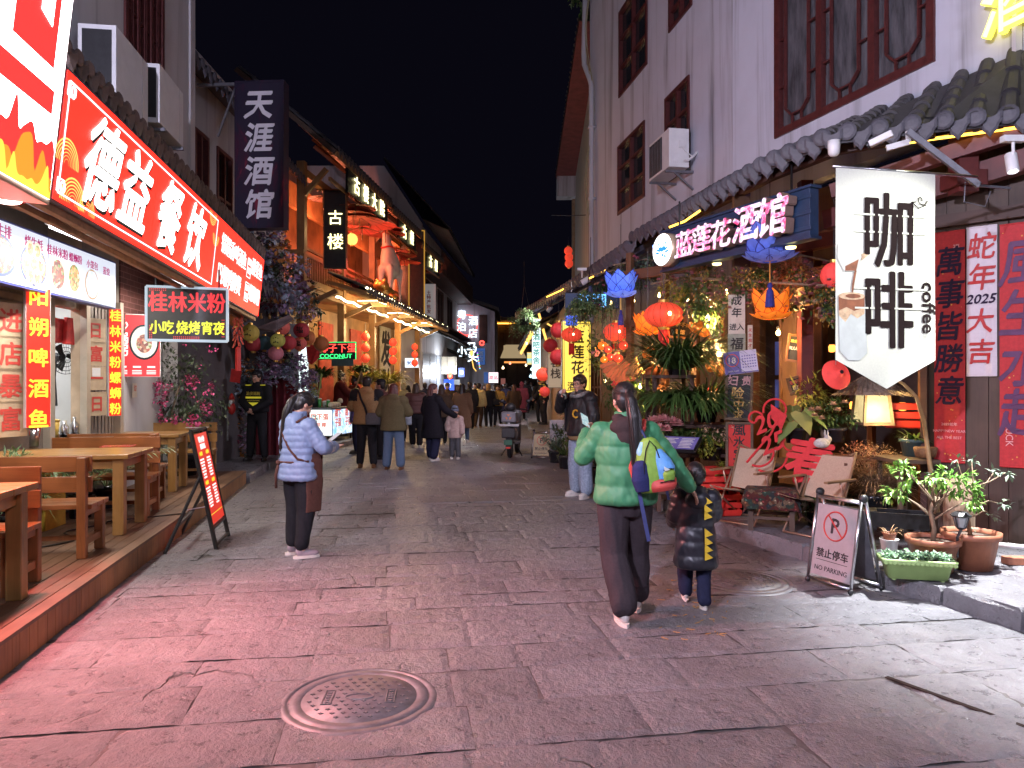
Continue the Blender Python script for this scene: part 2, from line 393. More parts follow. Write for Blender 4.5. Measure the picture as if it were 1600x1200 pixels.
def pavement(name,K,side,z,label):
 mb=MB();kb=MB()
 X=9*side
 for i in range(len(K)-1):
  (xa,ya),(xb,yb)=K[i],K[i+1];n=max(1,int((yb-ya)/.8))
  for j in range(n):
   t0,t1=j/n,(j+1)/n;A=(xa+(xb-xa)*t0+.12*side,ya+(yb-ya)*t0);B=(xa+(xb-xa)*t1+.12*side,ya+(yb-ya)*t1)
   s=0
   while s<5:
    w=R.uniform(.6,1.2);g=.005
    slab(mb,[(A[0]+(s+g)*side,A[1]+g),(A[0]+(s+w-g)*side,A[1]+g),(B[0]+(s+w-g)*side,B[1]-g),(B[0]+(s+g)*side,B[1]-g)][::side],z,.006);s+=w
 for i in range(len(K)-1):
  (xa,ya),(xb,yb)=K[i],K[i+1];L=math.hypot(xb-xa,yb-ya);n=max(1,round(L/.75));t=0
  a,b=Vector((xa,ya)),Vector((xb,yb));dd=(b-a).normalized();nn=Vector((dd.y,-dd.x))*side
  for j in range(n):
   p=a+(b-a)*(j/n)+dd*.006;q=a+(b-a)*((j+1)/n)-dd*.006
   o0,o1=R.uniform(-.018,.018),R.uniform(-.018,.018);zz=z+.008+R.uniform(-.008,.008)
   p0,q0=p+nn*o0,q+nn*o1;p1,q1=p+nn*.16,q+nn*.16
   md=(p0+q0)/2-nn*R.uniform(-.012,.02)
   poly=[p0,md,q0,q1,p1];m=len(poly);ins=[v+((p1+q0)/2-v).normalized()*.022 for v in poly]
   vs=[(v.x-nn.x*.015*(k<3),v.y-nn.y*.015*(k<3),-.02)for k,v in enumerate(poly)]+[(v.x,v.y,zz-.02-R.uniform(0,.012))for v in poly]+[(v.x,v.y,zz)for v in ins]
   fs=[(k,(k+1)%m,m+(k+1)%m,m+k)for k in range(m)]+[(m+k,m+(k+1)%m,2*m+(k+1)%m,2*m+k)for k in range(m)]+[tuple(range(2*m,3*m))]
   if side<0:fs=[f[::-1]for f in fs]
   kb.add(vs,fs)
 pts=[(x+.14*side,y_)for x,y_ in K];vs=[(x,y_,z-.02)for x,y_ in pts]+[(X,y_,z-.02)for x,y_ in pts]+[(x,y_,-.03)for x,y_ in pts];n=len(pts)
 fs=[(i,n+i,n+i+1,i+1)if side<0 else(i,i+1,n+i+1,n+i)for i in range(n-1)]+[(i,i+1,2*n+i+1,2*n+i)for i in range(n-1)]
 bs=MB();bs.add(vs,fs)
 struct(mb.build(name,[STONE]),label=label);struct(kb.build('kerb',[STONE]),label='rough stone kerb');struct(bs.build('pavement_bed',[JOINT]),label='bed under the pavement')
pavement('pavement',KR,1,.13,'stone pavement in front of the bar')
pavement('pavement',KL,-1,.13,'stone pavement by the far shops')
# walls, windows, roofs
def wall_grid(mb,u0,u1,z0,z1,holes=(),d=.2,m=0,y0=0.0):
 us=sorted({u0,u1,*[min(max(h[i],u0),u1)for h in holes for i in(0,1)]});zs=sorted({z0,z1,*[min(max(h[i],z0),z1)for h in holes for i in(2,3)]})
 for a,b in zip(us,us[1:]):
  run=None
  for c,e in zip(zs,zs[1:]):
   mu,mz=(a+b)/2,(c+e)/2
   inside=any(h[0]<mu<h[1]and h[2]<mz<h[3]for h in holes)
   if inside:
    if run:mb.box(a,b,y0,y0+d,run[0],run[1],m);run=None
   else:run=(run[0],e)if run else(c,e)
  if run:mb.box(a,b,y0,y0+d,run[0],run[1],m)
def window(parent,h,fm,nx=2,nz=1,lattice=False,pane=None,y=.0,fw=.07,label=None):
 """parts: window frame > pane"""
 u0,u1,z0,z1=h;mb=MB();w=u1-u0;hh=z1-z0
 mb.box(u0,u0+fw,y-.03,y+.1,z0,z1);mb.box(u1-fw,u1,y-.03,y+.1,z0,z1)
 mb.box(u0+fw,u1-fw,y-.032,y+.1,z0,z0+fw);mb.box(u0+fw,u1-fw,y-.032,y+.1,z1-fw,z1)
 for i in range(1,nx):
  c=u0+w*i/nx;mb.box(c-fw*.5,c+fw*.5,y-.022,y+.09,z0+fw,z1-fw)
 for i in range(1,nz):
  c=z0+hh*i/nz;mb.box(u0+fw,u1-fw,y-.012,y+.08,c-fw*.4,c+fw*.4)
 if lattice:
  for i in range(nx):
   a,b=u0+w*i/nx+fw*.8,u0+w*(i+1)/nx-fw*.8;t=.022;e=.13;a2,b2=a+e,b-e;c0,c1=z0+fw+e,z1-fw-e;k=.12
   poly=[(a2,c0+k),(a2+k,c0),(b2-k,c0),(b2,c0+k),(b2,c1-k),(b2-k,c1),(a2+k,c1),(a2,c1-k),(a2,c0+k)]
   for p,q in zip(poly,poly[1:]):mb.bar((p[0],y,p[1]),(q[0],y,q[1]),t,.04,0,(0,1,0))
   for f in(.12,.3,.5,.7,.88):
    zz=c0+(c1-c0)*f;mb.bar((a,y,zz),(a2,y,zz),t,.03,0,(0,1,0));mb.bar((b2,y,zz),(b,y,zz),t,.03,0,(0,1,0))
   for f in(.3,.7):
    x=a2+(b2-a2)*f;mb.bar((x,y,z0+fw),(x,y,c0),t,.03,0,(0,1,0));mb.bar((x,y,c1),(x,y,z1-fw),t,.03,0,(0,1,0))
 o=mb.build('window',[fm],parent)
 g=MB();g.box(u0+fw*.5,u1-fw*.5,y+.055,y+.07,z0+fw*.5,z1-fw*.5);g.build('pane',[pane or DARKGLASS],o)
 return o
def tiles(mb,E,W,pitch=.23,seg=.3,mt=0,me=1,mm=2,ends=True,r=.075,plug=False,sag=.0):
 """clay tile roof between an eave polyline E and a top polyline W (same count of points)"""
 pts=[]
 for i in range(len(E)-1):
  e0,e1,w0,w1=map(Vector,(E[i],E[i+1],W[i],W[i+1]));n=max(1,round((e1-e0).length/pitch))
  mb.add([e0-Z*.02,e1-Z*.02,w1-Z*.02,w0-Z*.02,e0-Z*.07,e1-Z*.07,w1-Z*.07,w0-Z*.07],[(0,1,2,3),(7,6,5,4),(0,4,5,1)],mt)
  for j in range(n):t=(j+.5)/n;pts.append((e0 .lerp(e1,t),w0 .lerp(w1,t),(e1-e0).normalized()))
 for e,w,x in pts:
  s=w-e;L=s.length;s.normalize();up=x.cross(s).normalized()
  if up.z<0:up=-up
  k=max(1,round(L/seg));x2=s.cross(up)
  for q in range(k):
   a=e+s*(L*q/k-.03*(q>0));b=e+s*(L*(q+1)/k);vs=[]
   for p,lift,rr in((a,.018,r*R.uniform(.98,1.08)),(b,.0,r*.9)):
    for h in range(7):
     t=math.pi*h/6;vs.append(p+x2*math.cos(t)*rr+up*(math.sin(t)*rr+lift))
   mb.add(vs,[(h,h+1,8+h,7+h)for h in range(6)]+[(6,5,4,3,2,1,0)],mm if(plug and q==0)else mt)
   vs=[]
   for p,lift in((a,.012),(b,-.004)):
    for h in range(5):
     t=(h/4-.5)*2;vs.append(p+x2*(pitch/2+t*pitch*.34)+up*(.035*t*t-.005+lift))
   mb.add(vs,[(h,h+1,6+h,5+h)for h in range(4)],mt)
  if ends:
   d=-(s-Z*s.dot(Z)).normalized();xx=d.cross(Z).normalized();c=e+d*.02+up*.03
   vs=[c+xx*math.cos(t)*r*1.15+Z*math.sin(t)*r*1.15 for t in[2*math.pi*h/12 for h in range(12)]]
   vi=[v+d*.012+(c-v)*.25 for v in vs];vc=[c+(v-c)*.35+d*.018 for v in vs]
   mb.add(vs+vi+vc,[(h,(h+1)%12,12+(h+1)%12,12+h)for h in range(12)]+[(12+h,12+(h+1)%12,24+(h+1)%12,24+h)for h in range(12)]+[tuple(range(24,36))],me)
   c2=e+x*(pitch/2)+d*.025+Z*.0;hw=pitch*.40
   prof=[(-1,.055),(-.5,.02),(0,.012),(.5,.02),(1,.055),(1,-.03),(.72,-.06),(.6,-.10),(.3,-.125),(0,-.165),(-.3,-.125),(-.6,-.10),(-.72,-.06),(-1,-.03)]
   f0=[c2+xx*a*hw+Z*b_ for a,b_ in prof];f1=[v-d*.015 for v in f0];n_=len(prof)
   f2=[c2+(v-c2)*.78+d*.012 for v in f0]
   mb.add(f0+f1+f2,[(h,(h+1)%n_,n_+(h+1)%n_,n_+h)for h in range(n_)]+[(h,(h+1)%n_,2*n_+(h+1)%n_,2*n_+h)for h in range(n_)]+[tuple(range(2*n_,3*n_)),tuple(range(2*n_-1,n_-1,-1))],me)
def ac_unit(label,M,w=.85,d=.32,h=.6,group='air conditioner units on the facades',coil=False):
 o=thing('air_conditioner',label,'air conditioner',M=M,group=group)
 mb=MB();mb.box(0,w,-d-.12,-.12,.05,.05+h)
 for i in range(7):mb.box(w-.002,w+.006,-d-.08+i*.035,-d-.065+i*.035,.12,.30)
 mb.build('casing',[WHITEP],o,bevel=.015)
 mb=MB();mb.box(-.006,.004,-d-.08,-.16,.11,h)if coil else mb.box(.03,w*.66,-d-.128,-d-.118,.09,h)
 mb.build('grille',[BLACKP],o)
 mb=MB()
 for i in range(0 if coil else 22):mb.box(.04,w*.65,-d-.135,-d-.129,.10+i*(h-.14)/22,.106+i*(h-.14)/22)
 for i in range(0 if coil else 5):mb.box(.05+i*w*.14,.056+i*w*.14,-d-.138,-d-.128,.09,h)
 if coil:mb.box(w*.8,w*.805,-d-.123,-d-.119,.06,h+.04)
 mb.build('fan_guard',[GREYM],o)
 for x in(.1,w-.1):mb=MB();mb.bar((x,0,.0),(x,-d-.15,.0),.04,.04);mb.bar((x,0,-.3),(x,-d,0),.03,.03);mb.build('bracket',[GREYM],o)
 mb=MB();mb.tube([(w+.02,-d*.6,.16),(w+.09,-d*.5,.14),(w+.1,-.1,.2),(w+.05,0,.3)],.022,8);mb.tube([(w+.02,-d*.7,.4),(w+.07,-d*.6,.3),(w+.08,-.1,.22)],.009,6)
 mb.box(w,w+.02,-d*.85,-d*.5,.38,.5);mb.build('pipes',[WHITEPL],o)
 return o
RA=Pl((2.02,19.08),(3.38,11.27));RB=Pl((3.38,11.27),(4.98,6.345));RP=Pl((4.2,7.42),(5.6,6.02))
house=thing('white_house','tall white plastered house with dark red windows above the lotus bar','house')
HT=13.0
def hole(pl,tl,br,top=None):
 u0,z1=pl.at(*tl);u1,z0=pl.at(*br);return(u0,u1,z0,top if top else z1)
hA=[hole(RA,(966,230),(1008,307)),hole(RA,(1040,155),(1078,262)),hole(RA,(968,20),(1012,100)),hole(RA,(1046,-40),(1082,8))]
def facade(pl,holes,z0,z1,m,name='wall',parent=None,d=.25,extra=0):
 mb=MB();wall_grid(mb,0,pl.L+extra,z0,z1,holes,d);o=mb.build(name,[m],parent);o.matrix_local=pl.M;return o
wa=facade(RA,hA,4.3,HT,PL_WHITE,parent=house)
bb=hole(RB,(1212,215),(1462,95),9.2);bb=(bb[0],bb[1],min(bb[2],bb[3]),9.2);bb=(bb[0],bb[1],RB.at(1330,160)[1],9.2)
wb=facade(RB,[bb],4.3,HT,PL_WHITE,parent=house)
hw=MB();hw.box(-.02,.02,-.3,0,0,1)
for h in hA:
 window(wa,h,REDWOOD,2 if h[1]-h[0]>1 else 1,3,pane=DARKGLASS)
ROOMGLASS=mat('room behind glass',(.10,.10,.11),.12,0,.6,3,0,spec=.7,stretch=(3,1,.5))
window(wb,bb,REDWOOD,3,1,True,ROOMGLASS,fw=.1)
mb=MB();u,z=RA.at(930,300);pts=[(u,-.1,z_)for z_ in(3.2,5,7.5,9.2)];pts+=[(u-.05,-.12,9.35),(u-.45,-.16,9.9),(u-.5,-.16,10.2),(u-.45,-.12,12.5)]
mb.tube(pts,.065,10)
for z_ in(4.5,6.3,8.1):mb.box(u-.09,u+.09,-.19,0.0,z_,z_+.05)
mb.build('drainpipe',[PL_GREY],wa,smooth=True)
for dx,x1 in((.2,.5),(.32,.3)):
 mb=MB();mb.tube([(u+dx-.3,-.14-.1*math.sin(i*.7),11.5-i*.42)for i in range(18)],.012,5);mb.build('cable',[mat('cable sheath',(.3,.27,.15),.6)],wa)
uu,zz=RA.at(1050,292);ac_unit('white air conditioner on the white house beside a narrow red window',RA.M@tr(uu+.1,-.0,zz),.95,.36,.66)
YELLOWN=emit('yellow neon',(1,.85,.08),2.4);YELLOWC=emit('yellow neon core',(1,.95,.45),1.6)
u,z=RB.at(1590,20);o=thing('neon_sign','yellow neon characters high on the white wall at the corner','neon sign',M=RB.M@tr(u,-.12,z))
mb=MB();mb.text('酒吧',.62,tr(.35,0,.1),0,BOLD,.03);mb.build('neon_letters',[YELLOWN],o)
mb=MB();mb.text('酒吧',.62,tr(.35,-.032,.1),0,ex=.006);mb.build('letter_faces',[YELLOWC],o)
mb=MB();mb.box(.02,.06,.02,.1,-1.2,.3);mb.build('mount',[PL_GREY],o)
E_px=[(1690,172),(1600,181),(1450,196),(1300,214),(1200,256),(1090,318),(985,374)]
Ept=[Vector(((x-CX)/F,1,0))*(F*2.35/(600-y))+Z*4.0 for x,y in E_px]
Wpt=[Vector(p)for p in((5.35,6.35,4.8),(4.82,6.85,4.8),(4.55,7.65,4.8),(4.22,8.65,4.8),(3.75,10.1,4.8),(3.38,11.3,4.8),(3.18,12.4,4.8))]
mb=MB();tiles(mb,Ept[::-1],Wpt[::-1],.235,.3,plug=False)
roofo=mb.build('pent_roof',[TILE,EAVE,MORTAR],house)
mb=MB()
for e,w in zip(Ept,Wpt):
 d=(w-e).normalized();mb.bar(e+d*.12-Z*.12,w-Z*.12,.07,.1)
for i in range(len(Ept)-1):
 for t in(.0,.25,.5,.75):
  e=Ept[i].lerp(Ept[i+1],t);w=Wpt[i].lerp(Wpt[i+1],t);mb.bar(e+(w-e).normalized()*.05-Z*.1,w-Z*.1,.05,.06)
 mb.bar(Ept[i]+(Wpt[i]-Ept[i]).normalized()*.25-Z*.15,Ept[i+1]+(Wpt[i+1]-Ept[i+1]).normalized()*.25-Z*.15,.08,.1)
mb.build('rafters',[DARKBEAM],house)
mb=MB();n=len(Ept);mb.add([e-Z*.075 for e in Ept]+[w-Z*.075 for w in Wpt],[(i,i+1,n+i+1,n+i)for i in range(n-1)]);mb.build('soffit',[DARKBEAM],house)
LEDY=emit('amber led rope',(1,.52,.06),5);LEDB=emit('violet led rope',(.25,.2,1),4);LEDBL=emit('blue led rope',(.1,.25,1),6)
led=[Ept[i].lerp(Wpt[i],.16)-Z*.2 for i in range(0,5)]
mb=MB();mb.tube(led,.014,6);o=mb.build('led_strip',[LEDY],None,True);tag(o,'amber rope light under the tiled eave at the corner','rope light')
led=[Ept[4].lerp(Ept[5],.1).lerp(Wpt[5],.18)-Z*.19,Ept[5].lerp(Wpt[5],.2)-Z*.18]
mb=MB();mb.tube(led,.012,6);o=mb.build('led_strip',[LEDB],None,True);tag(o,'short violet rope light under the eave above the pink sign','rope light')
E2=[Vector(((x-CX)/F,1,0))*(F*2.2/(600-y))+Z*3.85 for x,y in[(985,384),(905,437),(845,474),(806,494)]]
W2=[Vector((3.0,13.0,4.55)),Vector((2.45,16.2,4.55)),Vector((1.85,20,4.55)),Vector((1.5,24,4.55))]
mb=MB();tiles(mb,E2[::-1],W2[::-1],.3,.4);o=mb.build('pent_roof',[TILE,EAVE,MORTAR],house)
mb=MB();n=4;mb.add([e-Z*.08 for e in E2]+[w-Z*.08 for w in W2],[(i,i+1,n+i+1,n+i)for i in range(n-1)])
for i in range(3):
 for t in(0,.2,.4,.6,.8):e=E2[i].lerp(E2[i+1],t);w=W2[i].lerp(W2[i+1],t);mb.bar(e-Z*.12,w-Z*.12,.06,.08)
for q in(.35,.7):
 pp=[E2[i].lerp(W2[i],q)-Z*.2 for i in range(4)]
 for a,b_ in zip(pp,pp[1:]):mb.bar(a,b_,.1,.12)
mb.build('soffit',[mat('blue grey soffit',(.13,.14,.2),.6)],house)
mb=MB();mb.tube([E2[i].lerp(W2[i],.45)-Z*.2 for i in range(3)],.016,6);o=mb.build('led_strip',[LEDBL],None,True);tag(o,'blue rope light under the scalloped eave before the yellow sign','rope light')
for k,(px,py,Y)in enumerate(((1072,55+288,9.6),(935,428,14.2),(880,452,17))):
 a=P(px-26,py+12,Y);b=P(px+22,py-14,Y-.3);mb=MB();mb.tube([a,(a+b)/2+Z*-.03,b],.013,6)
 tag(mb.build('led_strip',[LEDY],None,True),['short amber rope light beside the round lotus sign','amber rope light end over the blue lotus lamp','amber rope light end above the hanging fern'][k],'rope light')
# the lotus bar: shop front
INT=mat('dim interior',(.05,.035,.03),.8,0,.4,3,.1)
shop=thing('bar_shop_front','brown wooden bar front with a red door and dark window under the tiled eave','shop front')
def on(parent_or_none,pl,mb,name,mats,**k):
 o=mb.build(name,mats,parent_or_none,**k);o.matrix_local=pl.M;return o
hs=[(-.17,.73,1.0,2.7),(1.53,2.83,1.0,2.7),(3.63,4.83,1.0,2.7)]
mb=MB()
u=0
wall_grid(mb,-2.7,RA.L,.1,4.2,[(h[0],h[1],h[2],h[3])for h in hs],.12,0,.1)
x=-2.7
while x<RA.L-.2:
 w=R.uniform(.14,.2)
 if not any(h[0]-.1<x+w/2<h[1]+.1 for h in hs):mb.box(x+.003,x+w-.003,.083,.099,.13,3.9,1)
 x+=w
on(shop,RA,mb,'wall',[BROWNW,BROWNW])
WARMPANE=emit_var('warm lit pane',[(.35,(.03,.012,.006)),(.6,(.35,.13,.03)),(.8,(.9,.4,.1))],.55,2.2)
for h in hs:window(shop,h,BROWNW,3,3,False,WARMPANE,.1).matrix_local=RA.M
mb=MB();wall_grid(mb,0,RB.L-.6,.1,4.2,[(.5,1.66,.1,2.95),(1.78,3.45,.75,3.15)],.12,0,.1)
on(shop,RB,mb,'wall',[BROWNW])
mb=MB()
for a,b in((.42,.52),(1.64,1.8),(3.42,3.6)):mb.box(a,b,-.02,.1,.13,3.3)
mb.box(.36,3.66,-.03,.098,2.98,3.16);mb.box(.36,3.66,-.05,.098,3.4,3.6);mb.box(1.8,3.42,-.12,.22,.7,.76);mb.box(2.55,2.63,.12,.18,.76,3.1)
on(shop,RB,mb,'door_frame',[wood('red brown door wood',(.2,.075,.03),(.08,.028,.014),.4,'z')])
dl=MB();dl.box(0,.52,0,.04,.16,2.9);dl.box(.06,.46,-.012,0,.25,1.0);dl.box(.0,.07,-.014,0,.16,2.9);dl.box(.45,.52,-.015,0,.16,2.9)
dr=dl.build('door',[PINE],shop,bevel=.004);dr.matrix_local=RB.M@tr(1.10,.0,0)@rotz(rad(-14))
mb=MB();mb.tube([(.07,-.03,1.12),(.07,-.06,1.14),(.07,-.06,1.3),(.07,-.03,1.32)],.012,8);mb.build('handle',[BLACKM],dr)
mb=MB();mb.box(.3,3.9,1.6,1.65,.13,3.6);mb.box(.3,.35,.2,1.6,.13,3.6);mb.box(3.85,3.9,.2,1.6,.13,3.6);mb.box(.3,3.9,.2,1.65,3.6,3.65);mb.box(.3,3.9,.2,1.65,.12,.14)
on(shop,RB,mb,'interior',[INT])
POSTER=emit_var('bluish poster',[(.3,(.02,.03,.10)),(.6,(.05,.08,.3)),(.8,(.3,.25,.4))],.5,3)
for k,(px,py,w,h,m)in enumerate(((1212,470,.34,.55,0),(1213,560,.36,.5,1),(1211,615,.36,.42,1))):
 u,z=RB.at(px,py,-.5);mb=MB();mb.box(u-w/2,u+w/2,.5,.51,z-h/2,z+h/2)
 o=mb.build('poster',[[mat('pale poster paper',(.4,.38,.5),.8),POSTER][m]]);tag(o,['pale violet notice taped up inside the red door','blue poster under the violet notice inside the door','lowest blue poster inside the doorway'][k],'poster',M=RB.M)
for k,(px,py)in enumerate(((1288,632),(1333,634),(1410,636),(1395,568),(1300,545))):
 u,z=RB.at(px,py,-1.2);c=RB.w(u,z,-1.2);mb=MB();mb.lathe([(.02,-.05),(.045,-.04),(.05,.03),(.035,.06)],12)
 o=mb.build('candle_glass',[emit('candle glow',(1,.32,.05),3.5)],None,True);tag(o,'small glowing glass light deep inside the dark bar window','candle','candle glasses inside the bar');o.location=c
mb=MB();x=0
while x<RP.L:
 w=R.uniform(.12,.19);mb.box(x+.002,x+w-.003,R.uniform(-.004,.004),.03,.1,3.95);x+=w
wl_=on(None,RP,mb,'plank_wall',[DARKWOOD]);tag(wl_,'dark upright plank wall behind the red couplets','wall')
mb=MB();mb.box(0,.05,.03,.55,.1,3.95);mb.box(0,RP.L,.031,.07,.1,3.95);mb.box(-.06,.0,-.06,.06,.1,3.95);mb.box(-.1,RP.L,-.08,-.005,3.2,3.32)
on(wl_,RP,mb,'frame',[DARKBEAM]);wl_.children[0].matrix_local=Matrix.Identity(4)
REDBEAM=mat('dark red beam paint',(.10,.018,.016),.5,0,.3,6,.1)
mb=MB();a=P(1230,300,8.2);b=P(1640,215,6.3)
mb.bar(P(1290,345,8.0),P(1640,240,6.55),.14,.2);mb.bar(P(1300,300,7.6),P(1640,190,6.45),.12,.14)
c=P(1505,270,6.95);mb.box(c.x-.09,c.x+.09,c.y-.09,c.y+.09,3.45,4.1);mb.box(c.x-.14,c.x+.14,c.y-.14,c.y+.14,3.5,3.64)
mb.bar(P(1240,385,8.9),P(1420,350,7.6),.12,.16)
c=P(1258,350,8.9);mb.box(c.x-.07,c.x+.07,c.y-.07,c.y+.07,.13,4.1)
o=mb.build('timber_frame',[REDBEAM]);tag(o,'dark red timber posts and beams holding the corner eave','timber frame')
o.name='eave_timber_frame'
# cloth banners and couplets
def cloth(w,h,poly=None,amp=.012,nx=22,nz=40,seed=0,point=0):
 """hanging cloth with soft folds, front at -y, two sided thickness; top edge at z=0"""
 mb=MB();vs=[];r=random.Random(seed);ph=[r.uniform(0,6)for _ in range(4)]
 for s in(0,1):
  for j in range(nz+1):
   for i in range(nx+1):
    x=(i/nx-.5)*w;t=j/nz;z=-t*h
    if point:z=-t*(h+point*(1-abs(x)/(w/2)))
    y=amp*(math.sin(x/w*9+ph[0]+t*2)*t+.6*math.sin(x/w*17+ph[1])*t*t+.5*math.sin(t*7+ph[2]))
    vs.append((x,y+s*.003,z))
 n=(nx+1)*(nz+1)
 for s in(0,1):
  for j in range(nz):
   for i in range(nx):
    a=s*n+j*(nx+1)+i;q=(a,a+nx+1,a+nx+2,a+1);mb.add([],[],0);mb.f.append(q if s==0 else q[::-1]);mb.m.append(0)
 mb.v=vs;return mb
def fold_y(x,z,w,h,amp,seed):
 r=random.Random(seed);ph=[r.uniform(0,6)for _ in range(4)];t=-z/h
 return amp*(math.sin(x/w*9+ph[0]+t*2)*t+.6*math.sin(x/w*17+ph[1])*t*t+.5*math.sin(t*7+ph[2]))
def drape(mb,w,h,amp,seed,gap=.008):
 mb.v=[(x,y+fold_y(x,z,w,h,amp,seed)-gap,z)for x,y,z in mb.v]
CRED=mat('red couplet cloth',(.50,.030,.034),.7,0,.15,30,.1);CWH=mat('white couplet cloth',(.66,.60,.64),.75,0,.06,30,.1)
INK=mat('blue black ink',(.035,.022,.05),.6,0,.2,20,0,spec=.1);REDINK=mat('red ink',(.45,.02,.02),.6,0,.2,20,0);GOLDINK=mat('gold print',(.7,.35,.06),.5,.2,.2,20,0);PINKINK=mat('pale pink print',(.75,.42,.42),.6,0,.1,20,0)
def couplet(label,px0,px1,py0,py1,m,seed):
 u0,zt=RP.at((px0+px1)/2,py0,.03);u1,zb=RP.at((px0+px1)/2,py1,.03);ul=RP.at(px0,500,.03)[0];ur=RP.at(px1,500,.03)[0]
 w,h=ur-ul,zt-zb;o=thing('couplet_banner',label,'banner',M=RP.M@tr((ul+ur)/2,-.03,zt),group='new year banners on the plank wall')
 cloth(w,h,amp=.006,seed=seed).build('cloth',[m],o,True)
 for z in(0,-h):mb=MB();mb.tube([(-w/2,0,z),(w/2,0,z)],.008,6);mb.build('rod',[m],o)
 return o,w,h
def brush(o,w,h,s,z0,z1,m,size,seed,sx=1.0,shear=.12):
 mb=MB();n=len(s);st=(z0-z1)/n*h
 for i,ch in enumerate(s):mb.text(ch,size,tr(R.uniform(-.01,.01),0,-z0*0-h*(1-z0)-st*(i+.5)),0,[(x*.6,z*.6)for x,z in NIB],.001,shear=shear,sx=sx)
 drape(mb,w,h,.006,seed);mb.build('lettering',[m],o)
o,w,h=couplet('red couplet banner with five dark characters beside the bar window',1460,1508,362,722,CRED,1)
brush(o,w,h,'萬事皆勝意',.94,.24,INK,.30,1,.85)
mb=MB()
for t,z,s in(('2025蛇年',.165,.036),('HAPPYNEW YEAR',.135,.036),('ALL THE BEST',.107,.036)):mb.text(t,s,tr(0,0,-h*(1-z)),0,ex=.0008)
mb.text('福',.06,tr(w*.22,0,-h*.07),0,ex=.0008)
drape(mb,w,h,.006,1);mb.build('small_print',[PINKINK],o)
for oo,ww,hh,sd in((o,w,h,1),):
 mb=MB()
 for k in range(26):
  x,z=R.uniform(-.45,.45)*ww,-R.uniform(.03,.97)*hh;r=R.uniform(.003,.009);mb.prism([(x+r*math.cos(a),z+r*math.sin(a))for a in[i*math.pi/4 for i in range(8)]],-.0005,0)
 drape(mb,ww,hh,.006,sd);mb.build('gold_flecks',[GOLDINK],oo)
o,w,h=couplet('short white banner with red characters between the two red couplets',1510,1558,354,587,CWH,2)
brush(o,w,h,'蛇年',.97,.56,REDINK,.27,2,.9);brush(o,w,h,'大吉',.47,.06,REDINK,.25,2,.95)
mb=MB();mb.text('2025',.125,tr(0,0,-h*.485),0,NIB,.001,shear=.25,sx=1.0);drape(mb,w,h,.006,2);mb.build('year_print',[INK],o)
o,w,h=couplet('wide red couplet banner with large violet characters at the corner post',1562,1646,347,731,CRED,3)
mb=MB();n=4
for i,ch in enumerate('風生水起'):mb.text(ch,.47,tr(0,0,-h*(.06+.205*(i+.5))),0,[(x*.7,z*.7)for x,z in NIB],.001,shear=.1,sx=.9)
drape(mb,w,h,.006,3);mb.build('lettering',[mat('violet ink',(.10,.03,.10),.6)],o)
mb=MB();mb.text('LUCK',.085,tr(-w*.31,0,-h*.87)@Matrix.Rotation(rad(90),4,'Y'),0,ex=.001);drape(mb,w,h,.006,3);mb.build('small_print',[PINKINK],o)
mb=MB()
for k in range(40):
 x,z=R.uniform(-.47,.47)*w,-R.uniform(.03,.97)*h;r=R.uniform(.003,.01);mb.prism([(x+r*math.cos(a),z+r*math.sin(a))for a in[i*math.pi/4 for i in range(8)]],-.0005,0)
drape(mb,w,h,.006,3);mb.build('gold_flecks',[GOLDINK],o)
BNa,BNb=P(1306,260,5.92),P(1461,276,6.12);BN=Pl((BNa.x,BNa.y),(BNb.x,BNb.y))
CW=mat('cream banner cloth',(.66,.68,.58),.8,0,.06,60,.12);COFINK=mat('dark brown print',(.022,.014,.014),.9,0,.15,20,0,spec=.08)
w=BN.L;zt=BNa.z;h=zt-BN.at(1306,562)[1];ptz=.235
o=thing('coffee_banner','cream pennant banner reading coffee hung from a pole at the corner eave','banner',M=BN.M@tr(w/2,0,zt))
cloth(w,h,amp=.003,seed=5,point=ptz).build('cloth',[CW],o,True)
def bn(mb):drape(mb,w,h,.003,5,.008);return mb
STEN=[(0,0),(.016,0),(-.016,0),(0,.006),(0,-.006)]
mb=MB();mb.text('咖',.66,tr(.02,0,-.50),0,STEN,.001,sx=.78);mb.text('啡',.68,tr(.025,0,-1.15),0,STEN,.001,sx=.72);bn(mb).build('characters',[COFINK],o)
mb=MB()
mb.text('coffee',.175,tr(w*.425,0,-1.12)@Matrix.Rotation(rad(90),4,'Y'),0,BOLD,.001)
bn(mb).build('coffee_lettering',[COFINK],o)
mb=MB()
for z in(-.38,-.52,-.98,-1.14):mb.box(-.3,.38,-.003,-.0025,z,z+.014)
bn(mb).build('stencil_gaps',[CW],o)
mb=MB();mb.tube([(.30+.03*math.cos(a)+.008*a,-.003,-.24+.03*math.sin(a))for a in[i*.5 for i in range(14)]],.004,5);mb.tube([(.37,-.003,-.27),(.3,-.003,-.3),(.235,-.003,-.255)],.004,5);mb.tube([(.27,-.003,-.25),(.232,-.003,-.252),(.245,-.003,-.295)],.005,5);bn(mb).build('arrow_doodle',[COFINK],o)
def disc2(cx,cz,rx,rz,y=-.001,n=24):return[(cx+rx*math.cos(2*math.pi*i/n),cz+rz*math.sin(2*math.pi*i/n))for i in range(n)]
GL1=mat('printed iced milk',(.50,.54,.52),.7,0,.1,8,0);GL2=mat('printed coffee brown',(.22,.07,.03),.7,0,.4,14,0);GL3=mat('printed cream swirl',(.55,.38,.24),.7,0,.4,16,0);GL4=mat('printed glass grey',(.56,.57,.51),.7,0,.06,9,0)
mb=MB();cx=-w*.36
